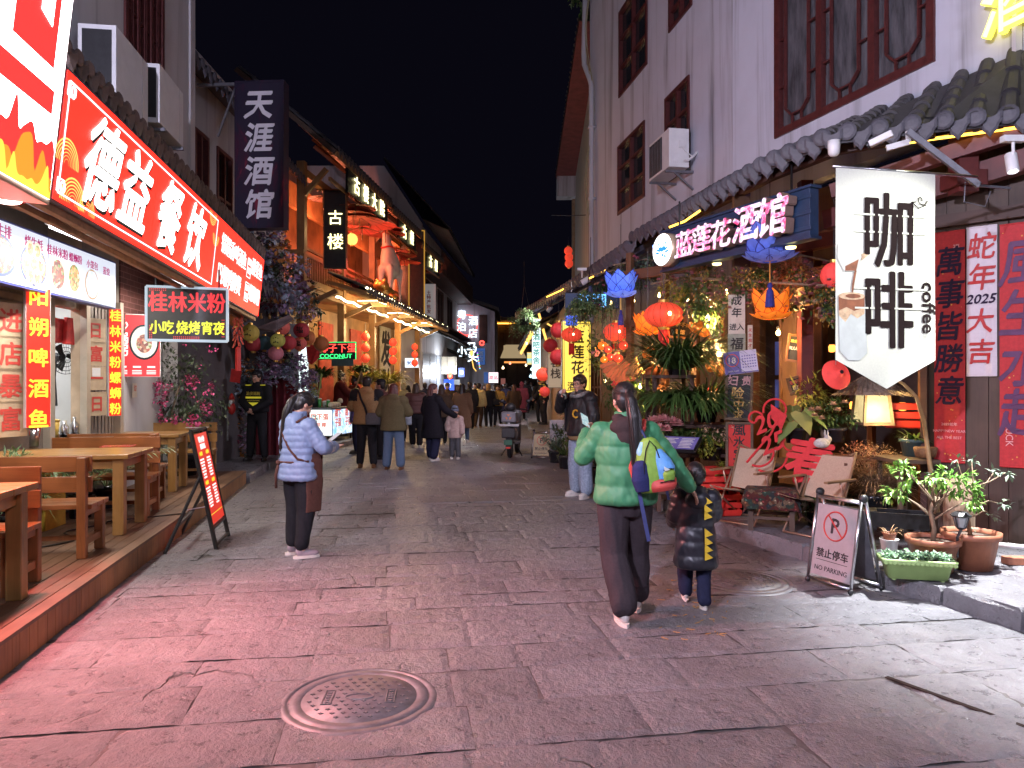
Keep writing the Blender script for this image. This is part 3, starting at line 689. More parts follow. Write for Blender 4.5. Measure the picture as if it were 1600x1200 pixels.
mb.prism([(cx-.11,-1.05),(cx+.13,-1.05),(cx+.15,-1.5),(cx+.08,-1.56),(cx-.02,-1.56),(cx-.1,-1.48)],-.0010,-.0006,0)
mb.prism([(cx-.112,-1.06),(cx+.128,-1.06),(cx+.125,-1.18),(cx+.06,-1.22),(cx,-1.185),(cx-.05,-1.25),(cx-.108,-1.2)],-.0016,-.0012,2);mb.prism([(cx-.112,-1.04),(cx+.128,-1.04),(cx+.127,-1.13),(cx+.03,-1.16),(cx-.04,-1.13),(cx-.11,-1.16)],-.0022,-.0018,1)
mb.prism(disc2(cx+.008,-1.04,.12,.03),-.0028,-.0024,2);mb.prism(disc2(cx+.02,-1.04,.07,.018),-.0034,-.003,1)
mb.prism([(cx-.115,-.62),(cx+.05,-.6),(cx+.1,-.72),(cx+.06,-.84),(cx-.06,-.84),(cx-.12,-.74)],-.0010,-.0006,3);mb.prism([(cx-.05,-.80),(cx+.075,-.74),(cx+.05,-.835),(cx-.05,-.838)],-.0016,-.0012,1)
mb.prism([(cx+.035,-.835),(cx+.055,-.835),(cx+.03,-.95),(cx+.02,-1.03),(cx+.008,-1.03),(cx+.012,-.94)],-.0016,-.0012,1);mb.prism([(cx+.1,-.70),(cx+.17,-.66),(cx+.18,-.69),(cx+.1,-.75)],-.001,-.0006,2)
bn(mb).build('coffee_print',[GL1,GL2,GL3,GL4],o)
mb=MB();mb.tube([(-w/2-.03,.004,.0),(w/2+.42,.004,.0)],.012,8);mb.build('pole',[STEEL],o,True)
mb=MB();a=P(1418,205,6.45);b=P(1530,290,6.35);mb.bar(a,b,.035,.05);mb.tube([b+Vector((-.12,0,.03)),b+Vector((-.13,0,-.14)),b+Vector((.05,0,-.18)),b+Vector((.1,0,-.05))],.006,5)
mb.bar(b-Vector((.02,0,0)),b+Vector((.3,.05,-.01)),.02,.02)
o2=mb.build('bracket_arm',[GREYM]);tag(o2,'galvanised steel arm running down from the corner eave to the plank wall','bracket')
def spot_lamp(label,loc,target,energy,col,ang=80,group='white spot lamps under the eaves',r=.045):
 o=thing('spot_lamp',label,'spot lamp',loc,group=group)
 d=(Vector(target)-Vector(loc)).normalized();q=d.to_track_quat('-Z','Y').to_matrix().to_4x4()
 mb=MB();mb.lathe([(r*.9,.16),(r,.155),(r,-.0),(r*.92,-.005),(r*.86,.0),(r*.84,.03),(.0,.03)],20,0,q,cap=False);mb.build('housing',[WHITEP],o,True)
 mb=MB();mb.lathe([(r*.80,.02),(.0,.02)],16,0,q,cap=False);mb.build('lens',[emit('lamp lens',(1,.98,.95),12)],o)
 mb=MB();mb.box(-.09,.09,-.03,.03,.24,.29);mb.tube([(0,0,.25),(0,0,.1)],.012,8);mb.build('mount',[WHITEP],o)
 l=lamp('spot_light','SPOT',q@Vector((0,0,-.02)),energy,col,o,spot_size=rad(ang),spot_blend=.7,shadow_soft_size=r)
 l.rotation_euler=d.to_track_quat('-Z','Y').to_euler();return o
spot_lamp('white cylinder spot lamp hanging under the corner eave over the couplets',P(1583,268,6.0),(3.95,5.1,0),2300,(.96,.99,1),72)
spot_lamp('added large floodlight behind the camera on the bar side',(4.4,-3.2,5.4),(-.6,9.5,2.4),1150,(.80,.78,1),100,'added floodlights behind the camera',.12)  # added flood behind the camera, lifts the whole street
spot_lamp('added large floodlight behind the camera on the restaurant side',(-2.5,-.6,4.5),(2.8,9.8,6.3),2900,(.80,.76,1),125,'added floodlights behind the camera',.12)  # second added flood, brightens the pale house wall
spot_lamp('added small spot lamp under the scalloped eave near the hanging fern',(1.35,14.2,3.6),(-3.2,15.2,1.0),300,(.95,.84,1),125,r=.06)  # added lamp, lightens the flower arch side
spot_lamp('added small spot lamp under the scalloped eave before the tall white sign',(.95,19.6,3.6),(-2.0,22,.6),260,(.95,.86,1),130,r=.06)  # lamp added for a brighter middle street
spot_lamp('added small spot lamp on the far right shop roof beyond the scalloped eave',(.75,30,3.3),(-1.2,33,.6),330,(1,.82,.85),140,r=.06)  # lamp added for a brighter far street
spot_lamp('added small spot lamp out of view aimed at the coffee banner',(4.7,4.5,3.6),(3.0,6.0,2.6),330,(1,1,.92),42,r=.045)  # added lamp out of view, lightens the coffee banner
mb=MB();a,b=P(1358,226,6.6),P(1395,208,6.5)
o=thing('security_camera','white bullet camera under the tiled eave above the coffee banner','camera');mb.bar(a,b,.065,.06);mb.build('camera_body',[WHITEP],o,bevel=.01)
mb=MB();mb.bar(P(1385,232,6.6),P(1420,222,6.55),.04,.05);mb.bar(P(1420,222,6.55),P(1418,205,6.55),.03,.03);mb.build('bracket',[WHITEP],o)
mb=MB();d=(a-b).normalized();mb.tube([a+d*.001,a+d*.02],[.036,.034],14);mb.build('lens',[BLACKP],o)
o=thing('security_camera','small white dome camera under the eave left of the coffee banner','camera');mb=MB();mb.lathe([(0,-.09),(.03,-.085),(.05,-.06),(.055,0),(.055,.06)],16,0,tr(P(1303,230,6.9)));mb.build('dome',[WHITEP],o,True)
# neon signboard
LS=Pl((1.95,9.6),(2.97,7.34));zc=3.37
o=thing('neon_signboard','dark blue signboard with pink neon characters and a round lotus emblem','signboard',M=LS.M@tr(0,0,zc))
mb=MB();Ls=LS.L;mb.box(0,Ls,.0,.12,-.24,.24);
for z in(-.16,.0,.16):mb.box(.0,Ls+.02,-.012,.0,z-.02,z+.02)
mb.box(-.01,Ls+.03,-.02,.13,.24,.27);mb.box(-.01,Ls+.03,-.02,.13,-.27,-.24);mb.build('board',[mat('dark blue board paint',(.02,.045,.10),.4,.1,.2,8,.05)],o,bevel=.004)
PINKN=emit_var('pink white neon',[(.38,(.95,.02,.16)),(.46,(1,.22,.52)),(.54,(1,.80,.98))],1.25,10);LET=mat('letter return',(.25,.16,.13),.5,.2,.2,8,.05)
def neon(s,size,x,z,sx=1.0):
 m1=MB();m1 .text(s,size,tr(x,-.085,z),0,BOLD,.055,sx=sx,shear=.1);m1 .build('letter_returns',[LET],o)
 m1=MB();m1 .text(s,size*.985,tr(x,-.146,z),0,BOLD,.003,sx=sx,shear=.1);m1 .build('neon_letters',[PINKN],o)
neon('蓝',.34,.66,-.02,1.1);neon('莲',.34,.98,-.01,1.1);neon('花',.34,1.32,-.02,1.1);neon('酒',.42,1.73,.02,1.05);neon('馆',.44,2.12,.02,1.0)
cy=MB();q=Matrix.Rotation(rad(90),4,'X');cy.lathe([(0,.16),(.21,.16),(.21,.0),(0,.0)],32,0,tr(.24,-.0,-.02)@q,cap=False);emb=cy.build('emblem',[mat('emblem rim',(.6,.45,.3),.4,.3,.1)],o,True)
mb=MB();mb.lathe([(.2,.163),(0,.163)],32,0,tr(.24,0,-.02)@q,cap=False);mb.build('emblem_face',[emit('cool white emblem',(.86,.95,1),3.2)],emb)
mb=MB()
def petal2(cx,cz,a,l,w_):
 pts=[(0,0),(w_*.8,l*.35),(w_,l*.6),(w_*.5,l*.85),(0,l),(-w_*.5,l*.85),(-w_,l*.6),(-w_*.8,l*.35)]
 return[(cx+x*math.cos(a)+z*math.sin(a),cz-x*math.sin(a)+z*math.cos(a))for x,z in pts]
for k,(a,l,wd,r0)in enumerate([(0,.085,.017,.0)]+[(s*x,l,.015,r)for x,l,r in((.4,.10,.005),(.75,.11,.02),(1.1,.115,.03),(1.5,.11,.04),(.2,.06,.08),(.55,.06,.10))for s in(1,-1)]):
 mb.prism(petal2(.24+r0*math.sin(a),-.06+r0*math.cos(a),a,l,wd),-.166,-.1645)
mb.prism(petal2(.235,-.12,.5,.06,.02),-.166,-.1645);mb.prism(petal2(.27,-.1,1.9,.06,.018),-.166,-.1645)
mb.build('lotus_emblem',[emit('blue emblem print',(.03,.36,.75),.9)],emb)
for k in range(2):
 mb=MB();mb.lathe([(.0,-.03),(.05,-.02),(.055,0)],12,0,tr(1.05+k*1.15,.03,-.3));x=mb.build('under_light',[emit('small warm led',(1,.8,.3),4)],o)
for x in(.3,Ls-.3):mb=MB();mb.tube([(x,.06,.27),(x,.06,.6)],.012,6);mb.build('hanger',[BLACKM],o)
# lanterns and lotus lamps
def shade_mat(name,col,em,rough=.7):
 """thin dyed fabric; its own emission stands in for the lamp inside"""
 if name in MATS:return MATS[name]
 m,nt,b=_new(name);f=noise_n(nt,14,4,.6)
 c=ramp(nt,f,[(.3,tuple(x*.75 for x in col)),(.7,col)])
 nt.links.new(c,b.inputs['Base Color']);b.inputs['Roughness'].default_value=rough
 nt.links.new(c,b.inputs['Emission Color']);b.inputs['Emission Strength'].default_value=em
 MATS[name]=m;return m
L_RED=shade_mat('lit red silk',(.9,.075,.035),.6);L_DIM=shade_mat('dim red silk',(.55,.03,.03),.12);L_OR=shade_mat('lit orange silk',(1,.22,.015),.62)
L_BLUE=shade_mat('blue lotus silk',(.10,.16,.62),.28);L_BRIGHTB=shade_mat('bright blue lotus silk',(.10,.22,.95),.55);L_YEL=shade_mat('yellow paper',(.55,.42,.08),.03)
GOLD=mat('gold trim',(.7,.42,.1),.35,.8,.2,10,.1);HOT=emit('lantern bulb',(1,.72,.3),9);TASSELB=mat('blue tassel',(.03,.03,.22),.8,0,.3,40,.2)
def lantern(label,loc,r=.2,squash=.78,m=None,group='red lanterns hanging by the bar',bulb=True,ribs=16,tassel=True,cord=.6,name='lantern',tilt=0,lampW=0,cat='lantern'):
 o=thing(name,label,cat,loc,group=group);n=ribs*4;rr=r
 mb=MB();prof=[]
 for i in range(13):
  t=-80+160*i/12;prof.append((rr*math.cos(rad(t)),rr*squash*math.sin(rad(t))))
 vs=[(q*(1-.035*abs(math.cos(ribs*math.pi*j/n))**8)*math.cos(2*math.pi*j/n),q*(1-.035*abs(math.cos(ribs*math.pi*j/n))**8)*math.sin(2*math.pi*j/n),z)for q,z in prof for j in range(n)]
 mb.add(vs,[(i*n+j,i*n+(j+1)%n,(i+1)*n+(j+1)%n,(i+1)*n+j)for i in range(12)for j in range(n)])
 mb.build('lamp_shade',[m or L_RED],o,True)
 if rr>.15 and bulb:
  rb=MB()
  for k in range(ribs):
   a=2*math.pi*(k+.0)/ribs;rb.tube([(q*.972*math.cos(a),q*.972*math.sin(a),z)for q,z in prof],.0035,4)
  rb.build('ribs',[mat('rust petal wire',(.28,.06,.01),.6)],o)
 mb=MB();z=rr*squash*.985
 mb.lathe([(.0,z+.03),(rr*.28,z+.03),(rr*.3,z-.01),(rr*.2,z-.02)],16);mb.lathe([(.0,-z-.03),(rr*.28,-z-.03),(rr*.3,-z+.01),(rr*.2,-z+.02)],16);mb.build('cap',[GOLD],o)
 if tassel:
  mb=MB();n_=22
  for k in range(n_):
   a=2*math.pi*k/n_;q=rr*.24;mb.tube([(q*math.cos(a),q*math.sin(a),-z-.03),(q*1.03*math.cos(a),q*1.03*math.sin(a),-z-.03-rr*1.05*R.uniform(.9,1.05))],rr*.035,4)
  mb.build('tassel',[m if m in(L_RED,L_DIM)else RED],o)
 if cord:mb=MB();mb.tube([(0,0,z),(0,0,z+cord)],.004,5);mb.build('cord',[BLACKP],o)
 if bulb:mb=MB();mb.ell((rr*.1,-rr*.99,-rr*.02),(rr*.09,rr*.02,rr*.11));mb.build('bulb',[HOT],o,True)  # bright disc on the shade's front imitates the bulb's hot spot
 if lampW:lamp('lantern_light','POINT',(0,0,-z-rr*1.3),lampW,(1,.4,.15),o,shadow_soft_size=.08)
 if tilt:o.rotation_euler=(tilt,0,0)
 return o
def petal(L,w,curl,m=0,nl=8,nw=6,tk=.004):
 """one lotus petal growing from the origin outward along +x and up; gentle cup"""
 mb=MB();vs=[]
 for s in(0,1):
  for i in range(nl+1):
   t=i/nl;wid=w*(math.sin(math.pi*min(1,t*.86+.14))**.8)*(1 if t<.98 else .15)if t<1 else 0
   a=rad(12)+curl*t;x=L*(t*.62-.12*t*t);z=L*(.92*t**1.7)*math.sin(curl+.2)
   for j in range(nw+1):
    q=j/nw*2-1;vs.append((x-(q*q)*wid*.38*(1-.3*t)+s*tk,q*wid,z+s*tk*.5+(q*q)*wid*.1))
 n=(nl+1)*(nw+1)
 for s in(0,1):
  for i in range(nl):
   for j in range(nw):
    a=s*n+i*(nw+1)+j;f=(a,a+1,a+nw+2,a+nw+1);mb.f.append(f if s else f[::-1]);mb.m.append(m)
 mb.v=vs;e=[vs[n+i*(nw+1)+j]for i,j in[(i,0)for i in range(nl+1)]+[(i,nw)for i in range(nl,-1,-1)]];mb.tube(e,L*.011,5,1);mb.tube([vs[n+i*(nw+1)+nw//2]for i in range(nl+1)],L*.008,5,1)
 return mb
def lotus(label,loc,r,m,tassel=None,cord=.7,glow=None,group='lotus lamps hanging under the eave'):
 o=thing('lotus_lamp',label,'lamp',loc,group=group,rz=R.uniform(0,1));edge=mat('petal wire',tuple(c*.35 for c in m.node_tree.nodes['Principled BSDF'].inputs['Base Color'].default_value[:3]),.6)if 0 else(TASSELB if m in(L_BLUE,L_BRIGHTB)else mat('rust petal wire',(.28,.06,.01),.6))
 for ring,(n,L,w,cu,rad0,z0)in enumerate(((6,r*1.5,r*.66,1.15,.16,0.0),(7,r*1.55,r*.66,.8,.2,-.02),(7,r*1.35,r*.55,.3,.25,-.04))):
  me=None
  for k in range(n):
   if me is None:p=petal(L,w,cu).build('petal',[m,edge],o,True);me=p.data
   else:p=link('petal',me,o)
   a=2*math.pi*(k+ring*.5)/n;p.rotation_euler=(0,0,a);p.location=(math.cos(a)*r*rad0,math.sin(a)*r*rad0,z0*r*4)
   if ring==2:p.scale=(1.1,1,.55)
 mb=MB();mb.lathe([(0,-.12*r),(.3*r,-.1*r),(.34*r,-.0),(0,.0)],14);mb.build('base',[GOLD],o)
 if cord:mb=MB();mb.tube([(0,0,0),(0,0,cord)],.004,5);mb.build('cord',[BLACKP],o)
 if tassel:
  mb=MB();mb.tube([(0,0,0),(0,0,-r*.9)],.006,5,1);mb.ell((0,0,-r*1.0),(r*.09,r*.09,r*.12));mb.lathe([(.04*r,-r*1.05),(r*.12,-r*1.2),(r*.17,-r*1.75),(0,-r*1.75)],12);mb.build('tassel',[tassel,GOLD],o)
 if glow:lamp('lotus_light','POINT',(0,0,.5*r),8,(1,.5,.15),o,shadow_soft_size=.05);mb=MB();mb.ell((0,0,.35*r),(.3*r,.3*r,.32*r));mb.build('bulb',[glow],o,True)
 return o
lotus('large blue lotus lamp with a tassel under the pink neon sign',P(1203,402,8.0),.31,L_BLUE,TASSELB,1.0)
lotus('blue lotus lamp hanging alone above the oval red lantern row',P(970,460,10.5),.25,L_BRIGHTB,TASSELB,1.0)
lotus('orange lotus lamp hanging below the large blue lotus',P(1205,494,8.2),.235,L_OR,None,.55,HOT)
lotus('orange lotus lamp tucked left of the large oval lantern',P(1012,520,10.5),.22,L_OR,None,1.2,HOT)
lotus('small blue lotus lamp above the round lantern at the yellow sign',P(893,508,14),.14,L_BRIGHTB,TASSELB,.9)
ww=lotus('small pale glass lotus lamp hanging above a warm bulb',P(1118,528,9.6),.09,mat('pale lotus glass',(.45,.5,.6),.2,0,.1,6,0),None,.9)
lantern('large oval red lantern with gold print hanging in the bar front',P(1037,492,9.6),.255,.66,lampW=40)
lantern('round red lantern with a round crest between hanging fern and oval lantern',P(963,519,11.2),.20,.75,lampW=24)
lantern('round red lantern in front of the yellow sign with a dark tassel',P(893,523,13.5),.19,.72)
lantern('small orange red lantern beside the wooden shelf under the oval lantern',P(1018,553,10.4),.13,.75,L_OR,bulb=False,tassel=False)
lantern('orange red lantern lying among the hanging grass plants',P(1112,622,9.5),.16,.8,L_RED,bulb=False,tassel=False,cord=0,tilt=.5)
lantern('red lantern peeping out from behind the coffee banner',P(1303,430,7.9),.14,1.0,shade_mat('soft red paper',(.85,.07,.06),.35),bulb=False,tassel=False,cord=.9)
o=thing('paper_umbrella_lamp','flat round red paper lamp hanging in front of the dark bar window','lantern',P(1306,586,7.5))
mb=MB();q=Matrix.Rotation(rad(72),4,'X')@Matrix.Rotation(rad(10),4,'Y')
prof=[(.155,0)];
for k in range(9):prof+=[(.155-k*.013,.008+k*.006),(.148-k*.013,.012+k*.006)]
prof+=[(.03,.07),(.03,.1),(0,.1)]
mb.lathe(prof,36,0,q,cap=False);mb.lathe([(.155,0),(.0,.02)],36,0,q,cap=False);mb.build('lamp_shade',[shade_mat('soft red paper',(.85,.07,.06),.35)],o,True)
mb=MB();mb.lathe([(.02,.1),(.02,.106),(0,.106)],14,0,q);mb.build('crest',[BLACKP],o);mb=MB();mb.tube([(0,0,.1),(.0,0,1.5)],.003,5);mb.build('cord',[STEEL],o)
RB1='small round lanterns in the bar front'
for k,(px,py,Y,s,lab)in enumerate(((941,540,11,.075,'small orange lantern left of the hanging gourd row'),(950,546,10.8,.06,'small pale crested lantern in the lantern cluster'),(954,558,10.8,.06,'lower small crested lantern in the cluster'),(966,560,10.6,.07,'lower round crested lantern right of the cluster'),(975,540,11,.08,'small red lantern between the crested lanterns and wooden fan'),(944,562,10.7,.055,'lowest crested small lantern left in the cluster'),(930,552,11.4,.07,'pale pink lantern at the foot of the hanging fern'),(1020,582,9.8,.10,'clear glass ball lantern above the wooden name tag'))):
 lantern(lab,P(px,py,Y),s,.9,[L_OR,L_RED,L_RED,L_RED,L_RED,L_OR,shade_mat('pink paper',(.6,.25,.3),.1),mat('amber glass',(.35,.12,.05),.15)][k],group=RB1,bulb=k<6,tassel=False,cord=.5,ribs=10)
for k,(px,py,Y,r)in enumerate(((873,516,15.6,.18),(872,558,15.6,.18),(860,540,18,.18),(848,585,21,.2),(863,580,18.5,.16),(851,612,22,.16))):
 lantern(['uppermost dark red lantern left of the yellow sign','dark red lantern below the uppermost one by the yellow sign','red lantern with white writing further back past the yellow sign','glowing red lantern far along the right shop row','dark lantern in the lowest place of the yellow sign column','small red lantern low over the far right pavement'][k],P(px,py,Y),r,.95,[L_DIM,L_DIM,L_DIM,L_RED,L_DIM,shade_mat('half lit red silk',(.75,.06,.04),.3)][k],group='lanterns strung past the yellow sign',bulb=False,ribs=12,tassel=False)
def bulb_lamp(label,loc,W,cord=.8):
 o=thing('hanging_bulb',label,'light bulb',loc,group='bare bulbs in the bar front')
 mb=MB();mb.ell((0,0,0),(.028,.028,.036));mb.build('glass_bulb',[HOT],o,True)
 mb=MB();mb.lathe([(.014,.035),(.02,.05),(.018,.08),(0,.08)],10);mb.build('socket',[BLACKM],o)
 mb=MB();mb.tube([(0,0,.08),(0,0,cord)],.004,5);mb.build('cord',[BLACKP],o)
 lamp('bulb_light','POINT',(0,-.06,-.02),W,(1,.55,.2),o,shadow_soft_size=.03)
bulb_lamp('bare warm bulb under the vine beside the big framed sign',P(1106,497,9.3),42);bulb_lamp('bare warm bulb above the red and black boards',P(1123,553,9.2),50);bulb_lamp('added bare warm bulb beside the palm leaf fan',P(1020,568,10.0),30);bulb_lamp('added bare warm bulb in front of the open bar door',P(1216,520,8.9),34)  # last two bulbs are added to brighten the bar front
# boards
def board(label,c,w,h,yaw,fm,face,lines,roll=0,name='chalkboard',cat='chalkboard',depth=.03,fw=.03,group=None,extra=None):
 """framed board; c = centre; yaw 0 faces the camera; lines = (text,size,x,z,material)"""
 o=thing(name,label,cat,M=tr(c)@rotz(yaw)@Matrix.Rotation(roll,4,'Y'),group=group)
 if fm is not None:
  mb=MB();mb.box(-w/2,w/2,-depth,0,h/2-fw,h/2);mb.box(-w/2,w/2,-depth,0,-h/2,-h/2+fw);mb.box(-w/2,-w/2+fw,-depth-.001,0,-h/2+fw,h/2-fw);mb.box(w/2-fw,w/2,-depth-.001,0,-h/2+fw,h/2-fw);mb.build('frame',[fm],o,bevel=.003)
 e=fw*.9 if fm is not None else 0
 mb=MB();mb.box(-w/2+e,w/2-e,-depth*.45,-.003,-h/2+e,h/2-e);mb.build('panel',[face],o)
 ms={}
 for t,s,x,z,m in lines:
  q=ms.setdefault(m.name,(MB(),m));q[0].text(t,s,tr(x,-depth*.45-.002,z),0,BOLD if s>.03 else None,.0008,shear=.08)
 for q,m in ms.values():q.build('lettering',[m],o)
 return o
SLATE=mat('black slate',(.03,.032,.032),.7,0,.35,7,.05);OLDW=wood('old board frame',(.16,.11,.07),(.07,.045,.03),.7,'x');CHALK=mat('white chalk',(.62,.6,.55),.9,0,.2,30,0);CHY=mat('yellow chalk',(.6,.5,.12),.9,0,.2,30,0);CHG=mat('gold chalk',(.62,.42,.16),.9,0,.2,30,0);CHR=mat('red chalk',(.6,.12,.1),.9,0,.2,30,0);CHP=mat('pink chalk',(.5,.3,.3),.9,0,.2,30,0)
CHB=mat('blue chalk',(.15,.3,.55),.9,0,.2,30,0);CREAM=mat('cream paper',(.58,.52,.42),.8,0,.15,8,.05);BLK=mat('black ink',(.02,.018,.018),.6,0,.2,20,0);VIO=mat('violet print',(.14,.12,.34),.6,0,.12,10,0)
ya=rad(-12)
board('black chalkboard reading fortune lies in danger above the red framed board',P(1154,619,8.55),.312,.56,ya,OLDW,SLATE,[('妇',.13,-.075,.18,CHP),('贵',.12,.085,.18,CHP),('险',.145,-.01,.035,CHG),('中',.13,.0,-.10,CHG),('求',.13,.0,-.22,CHG)],rad(2))
board('red framed board with black brush characters below the black chalkboard',P(1155,697,8.5),.307,.56,ya,OLDW,mat('bright red board',(.62,.035,.028),.6,0,.1,8,.05),[('風',.15,0,.19,BLK),('水',.14,0,.045,BLK),('宝',.14,0,-.095,BLK),('地',.14,0,-.225,BLK)],name='red_board',cat='sign')
o=board('violet and white calendar sign with a barred eighteen above the chalkboard',P(1157,566,8.5),.37,.26,ya,None,mat('pale calendar card',(.55,.52,.66),.5,0,.06,8,0),[('18',.10,-.09,.03,CHALK)],rad(-7),'calendar_sign','sign',.02)
mb=MB();mb.prism([(-.183,-.128),(0,-.128),(0,.128),(-.183,.128)],-.0098,-.009);mb.prism([(-.18,-.128),(.183,-.128),(.183,-.112),(-.18,-.112)],-.0102,-.0095);mb.build('violet_half',[VIO],o)
mb=MB();mb.tube([(-.09+.07*math.cos(i*.2618),-.012,.03+.07*math.sin(i*.2618))for i in range(25)],.006,5,cap=False);mb.build('red_ring',[CHR],o)
mb=MB()
for r_ in range(5):
 for c_ in range(6):mb.box(.018+c_*.027,.034+c_*.027,-.0105,-.0095,.06-r_*.032,.073-r_*.032)
mb.text('未成年人禁止入',.022,tr(-.09,-.0102,-.075),0,ex=.0006);mb.build('calendar_grid',[VIO],o)
o2=MB();o2 .text('未成年人止步',.02,tr(-.09,-.0112,-.095),0,ex=.0006);o2 .build('small_print',[CHALK],o)
board('tilted chalkboard reading BLUENTS BAR on the open door',P(1247,545,9.0),.29,.345,rad(-4),BROWNX,SLATE,[('BLUENTS',.056,-.005,.0,CHALK),('BAR',.05,.06,-.09,CHALK),('欢迎光临',.042,-.02,.085,CHY)],rad(8))
board('small tilted chalkboard hung below the BLUENTS board',P(1246,601,8.95),.24,.22,rad(-4),BROWNX,SLATE,[('老板娘',.05,-.02,.04,CHR),('在里面',.045,0,-.03,CHALK)],rad(-14))
board('chalkboard of coloured writing half hidden behind the coffee banner',P(1302,477,8.3),.31,.32,rad(-15),BROWNX,SLATE,[('愿',.065,-.09,.07,CHR),('你我',.06,.02,.07,CHALK),('的',.05,-.1,-.01,CHY),('人民',.055,0,-.01,CHY),('2025',.05,.04,-.09,CHY)],rad(4))
board('large framed board with gold characters behind the oval lantern',P(1063,512,10.2),.33,.30,rad(-8),PINEX,SLATE,[('不醉不归',.065,0,.04,CHG),('酒馆',.07,0,-.06,CHG)],rad(6),'framed_board','sign')
board('framed red and blue patterned picture on the shop wall beside the lit bulb',P(1122,508,10.4),.23,.42,rad(-12),OLDW,mat('red pattern print',(.32,.06,.05),.7,0,.7,30,0),[('福',.16,0,.02,CHG)],0,'framed_picture','picture')
board('tall cream strip of black writing on the pillar above the violet calendar',P(1151,491,8.65),.19,.46,ya,None,CREAM,[('成',.12,0,.16,BLK),('年',.12,0,.02,BLK),('进入',.085,0,-.15,BLK)],0,'paper_notice','notice',.012)
board('grey woodcut print under the cream strip on the pillar',P(1151,537,8.66),.20,.24,ya,None,mat('grey green print paper',(.3,.32,.25),.8,0,.3,12,0),[('福',.15,0,0,BLK)],0,'woodcut_print','picture',.012)
board('narrow red lettered strip right of the woodcut print',P(1172,532,8.64),.055,.36,ya,None,CREAM,[(c,.045,0,.12-i*.06,REDINK)for i,c in enumerate('天生我才')],0,'paper_notice','notice',.01)
board('small wooden name tag board hanging beside the wicker hats',P(1008,592,9.8),.085,.14,0,PINEX,SLATE,[('酒',.05,0,.025,CHY),('馆',.05,0,-.03,CHY)],0,'wooden_tag','sign',.015,.012)
mb=MB();mb.box(-.06,.06,0,.09,-1.2,2.6);o=mb.build('post',[BROWNW]);tag(o,'brown wooden post carrying the calendar sign and chalkboards','post');o.name='sign_post';o.location=P(1160,600,8.72);o.location.z=1.33
o.scale=(1.6,1,1)
YBOX=emit('yellow lightbox face',(1,.72,.10),1.05)
o=thing('yellow_lightbox','tall glowing yellow lightbox sign with dark vertical characters at the kerb','lightbox sign',P(901,558,14.5),rad(4))
mb=MB();mb.box(-.29,.29,.001,.16,-.72,.72);mb.build('casing',[BLACKM],o,bevel=.01);mb=MB();mb.box(-.275,.275,-.004,.0,-.70,.70);mb.build('face',[YBOX],o)
mb=MB();mb.text('蓝莲花',.27,tr(.02,-.007,.10),0,NIB,.002,True,1.12);mb.text('酒馆',.17,tr(-.02,-.007,-.57),0,NIB,.002);mb.build('lettering',[mat('brown print',(.06,.035,.01),.6)],o)
mb=MB()
for s in(-1,1):mb.box(s*.25-.006,s*.25+.006,-.007,-.005,-.66,.66);mb.box(-.25,.25,-.007,-.005,s*.66-.006,s*.66+.006)
mb.build('border_line',[mat('brown print',(.06,.035,.01),.6)],o)
mb=MB();mb.tube([(0,.08,-.72),(0,.08,-2.1)],.03,8);mb.lathe([(0,-2.11),(.2,-2.1),(.2,-2.06),(.03,-2.05)],16,0,tr(0,.08,0));mb.build('stand',[BLACKM],o)
o.location.z+=0
mb=MB();mb.box(-.17,.17,0,.05,0,.6);o=mb.build('notice_board',[mat('white board',(.42,.42,.45),.6)],bevel=.005);tag(o,'blank white board standing under the yellow lightbox','board');o.location=(P(873,660,14.3).x,14.3,.35);o.rotation_euler=(0,0,rad(8))
mb=MB();mb.box(-.15,-.12,.0,.04,-.22,.0);mb.box(.12,.15,.0,.04,-.22,0);mb.build('leg',[BLACKM],o)
LF=leafm('fern leaf',(.05,.10,.03),(.14,.22,.08));LD=leafm('deep green leaf',(.018,.05,.012),(.07,.13,.03));LB=leafm('bright leaf',(.06,.20,.02),(.22,.42,.06));LY=leafm('yellow green leaf',(.14,.16,.02),(.38,.34,.05));LPK=leafm('pink petals',(.45,.10,.20),(.7,.3,.4));LDRY=leafm('dry grass',(.22,.12,.06),(.45,.28,.15));LPEACH=leafm('peach petals',(.55,.35,.22),(.75,.5,.36));LRUST=leafm('rust leaf',(.28,.06,.04),(.45,.2,.1));LGR=leafm('grey green leaf',(.06,.10,.07),(.16,.22,.14))
def leaf(mb,p,d,up,L,w,m=0,bend=.25):
 p=Vector(p);d=Vector(d).normalized();s=d.cross(up)
 if s.length<.05:s=d.cross(Vector((1,.3,0)))
 s.normalize();n=s.cross(d)
 a=p+d*L*.45-n*L*bend*.2;b=p+d*L-n*L*bend*.8
 mb.add([p,a+s*w/2+n*w*.12,b,a-s*w/2+n*w*.12,a],[(0,1,4),(1,2,4),(2,3,4),(3,0,4)],m)
def rdir(zmin=-1):
 while True:
  v=Vector((R.uniform(-1,1),R.uniform(-1,1),R.uniform(zmin,1)))
  if .05<v.length<1:return v.normalized()
def bush(mb,c,rx,ry,rz_,n,L,w,m=0,hollow=.5,zmin=-1,droop=.2,clumps=9):
 """leaves gathered in uneven clumps spread through the crown"""
 c=Vector(c);cl=[]
 for k in range(clumps):
  d=rdir(zmin);q=R.uniform(.35,.9);cl.append((Vector((d.x*rx*q,d.y*ry*q,d.z*rz_*q)),R.uniform(.28,.5)))
 for i in range(n):
  q,s=R.choice(cl);d=rdir();p=q+Vector((d.x*rx,d.y*ry,d.z*rz_))*s*R.uniform(hollow,1);o=(p.normalized()+rdir()*.9-Z*droop).normalized()
  leaf(mb,c+p,o,Z,L*R.uniform(.6,1.25),w*R.uniform(.7,1.2),m)
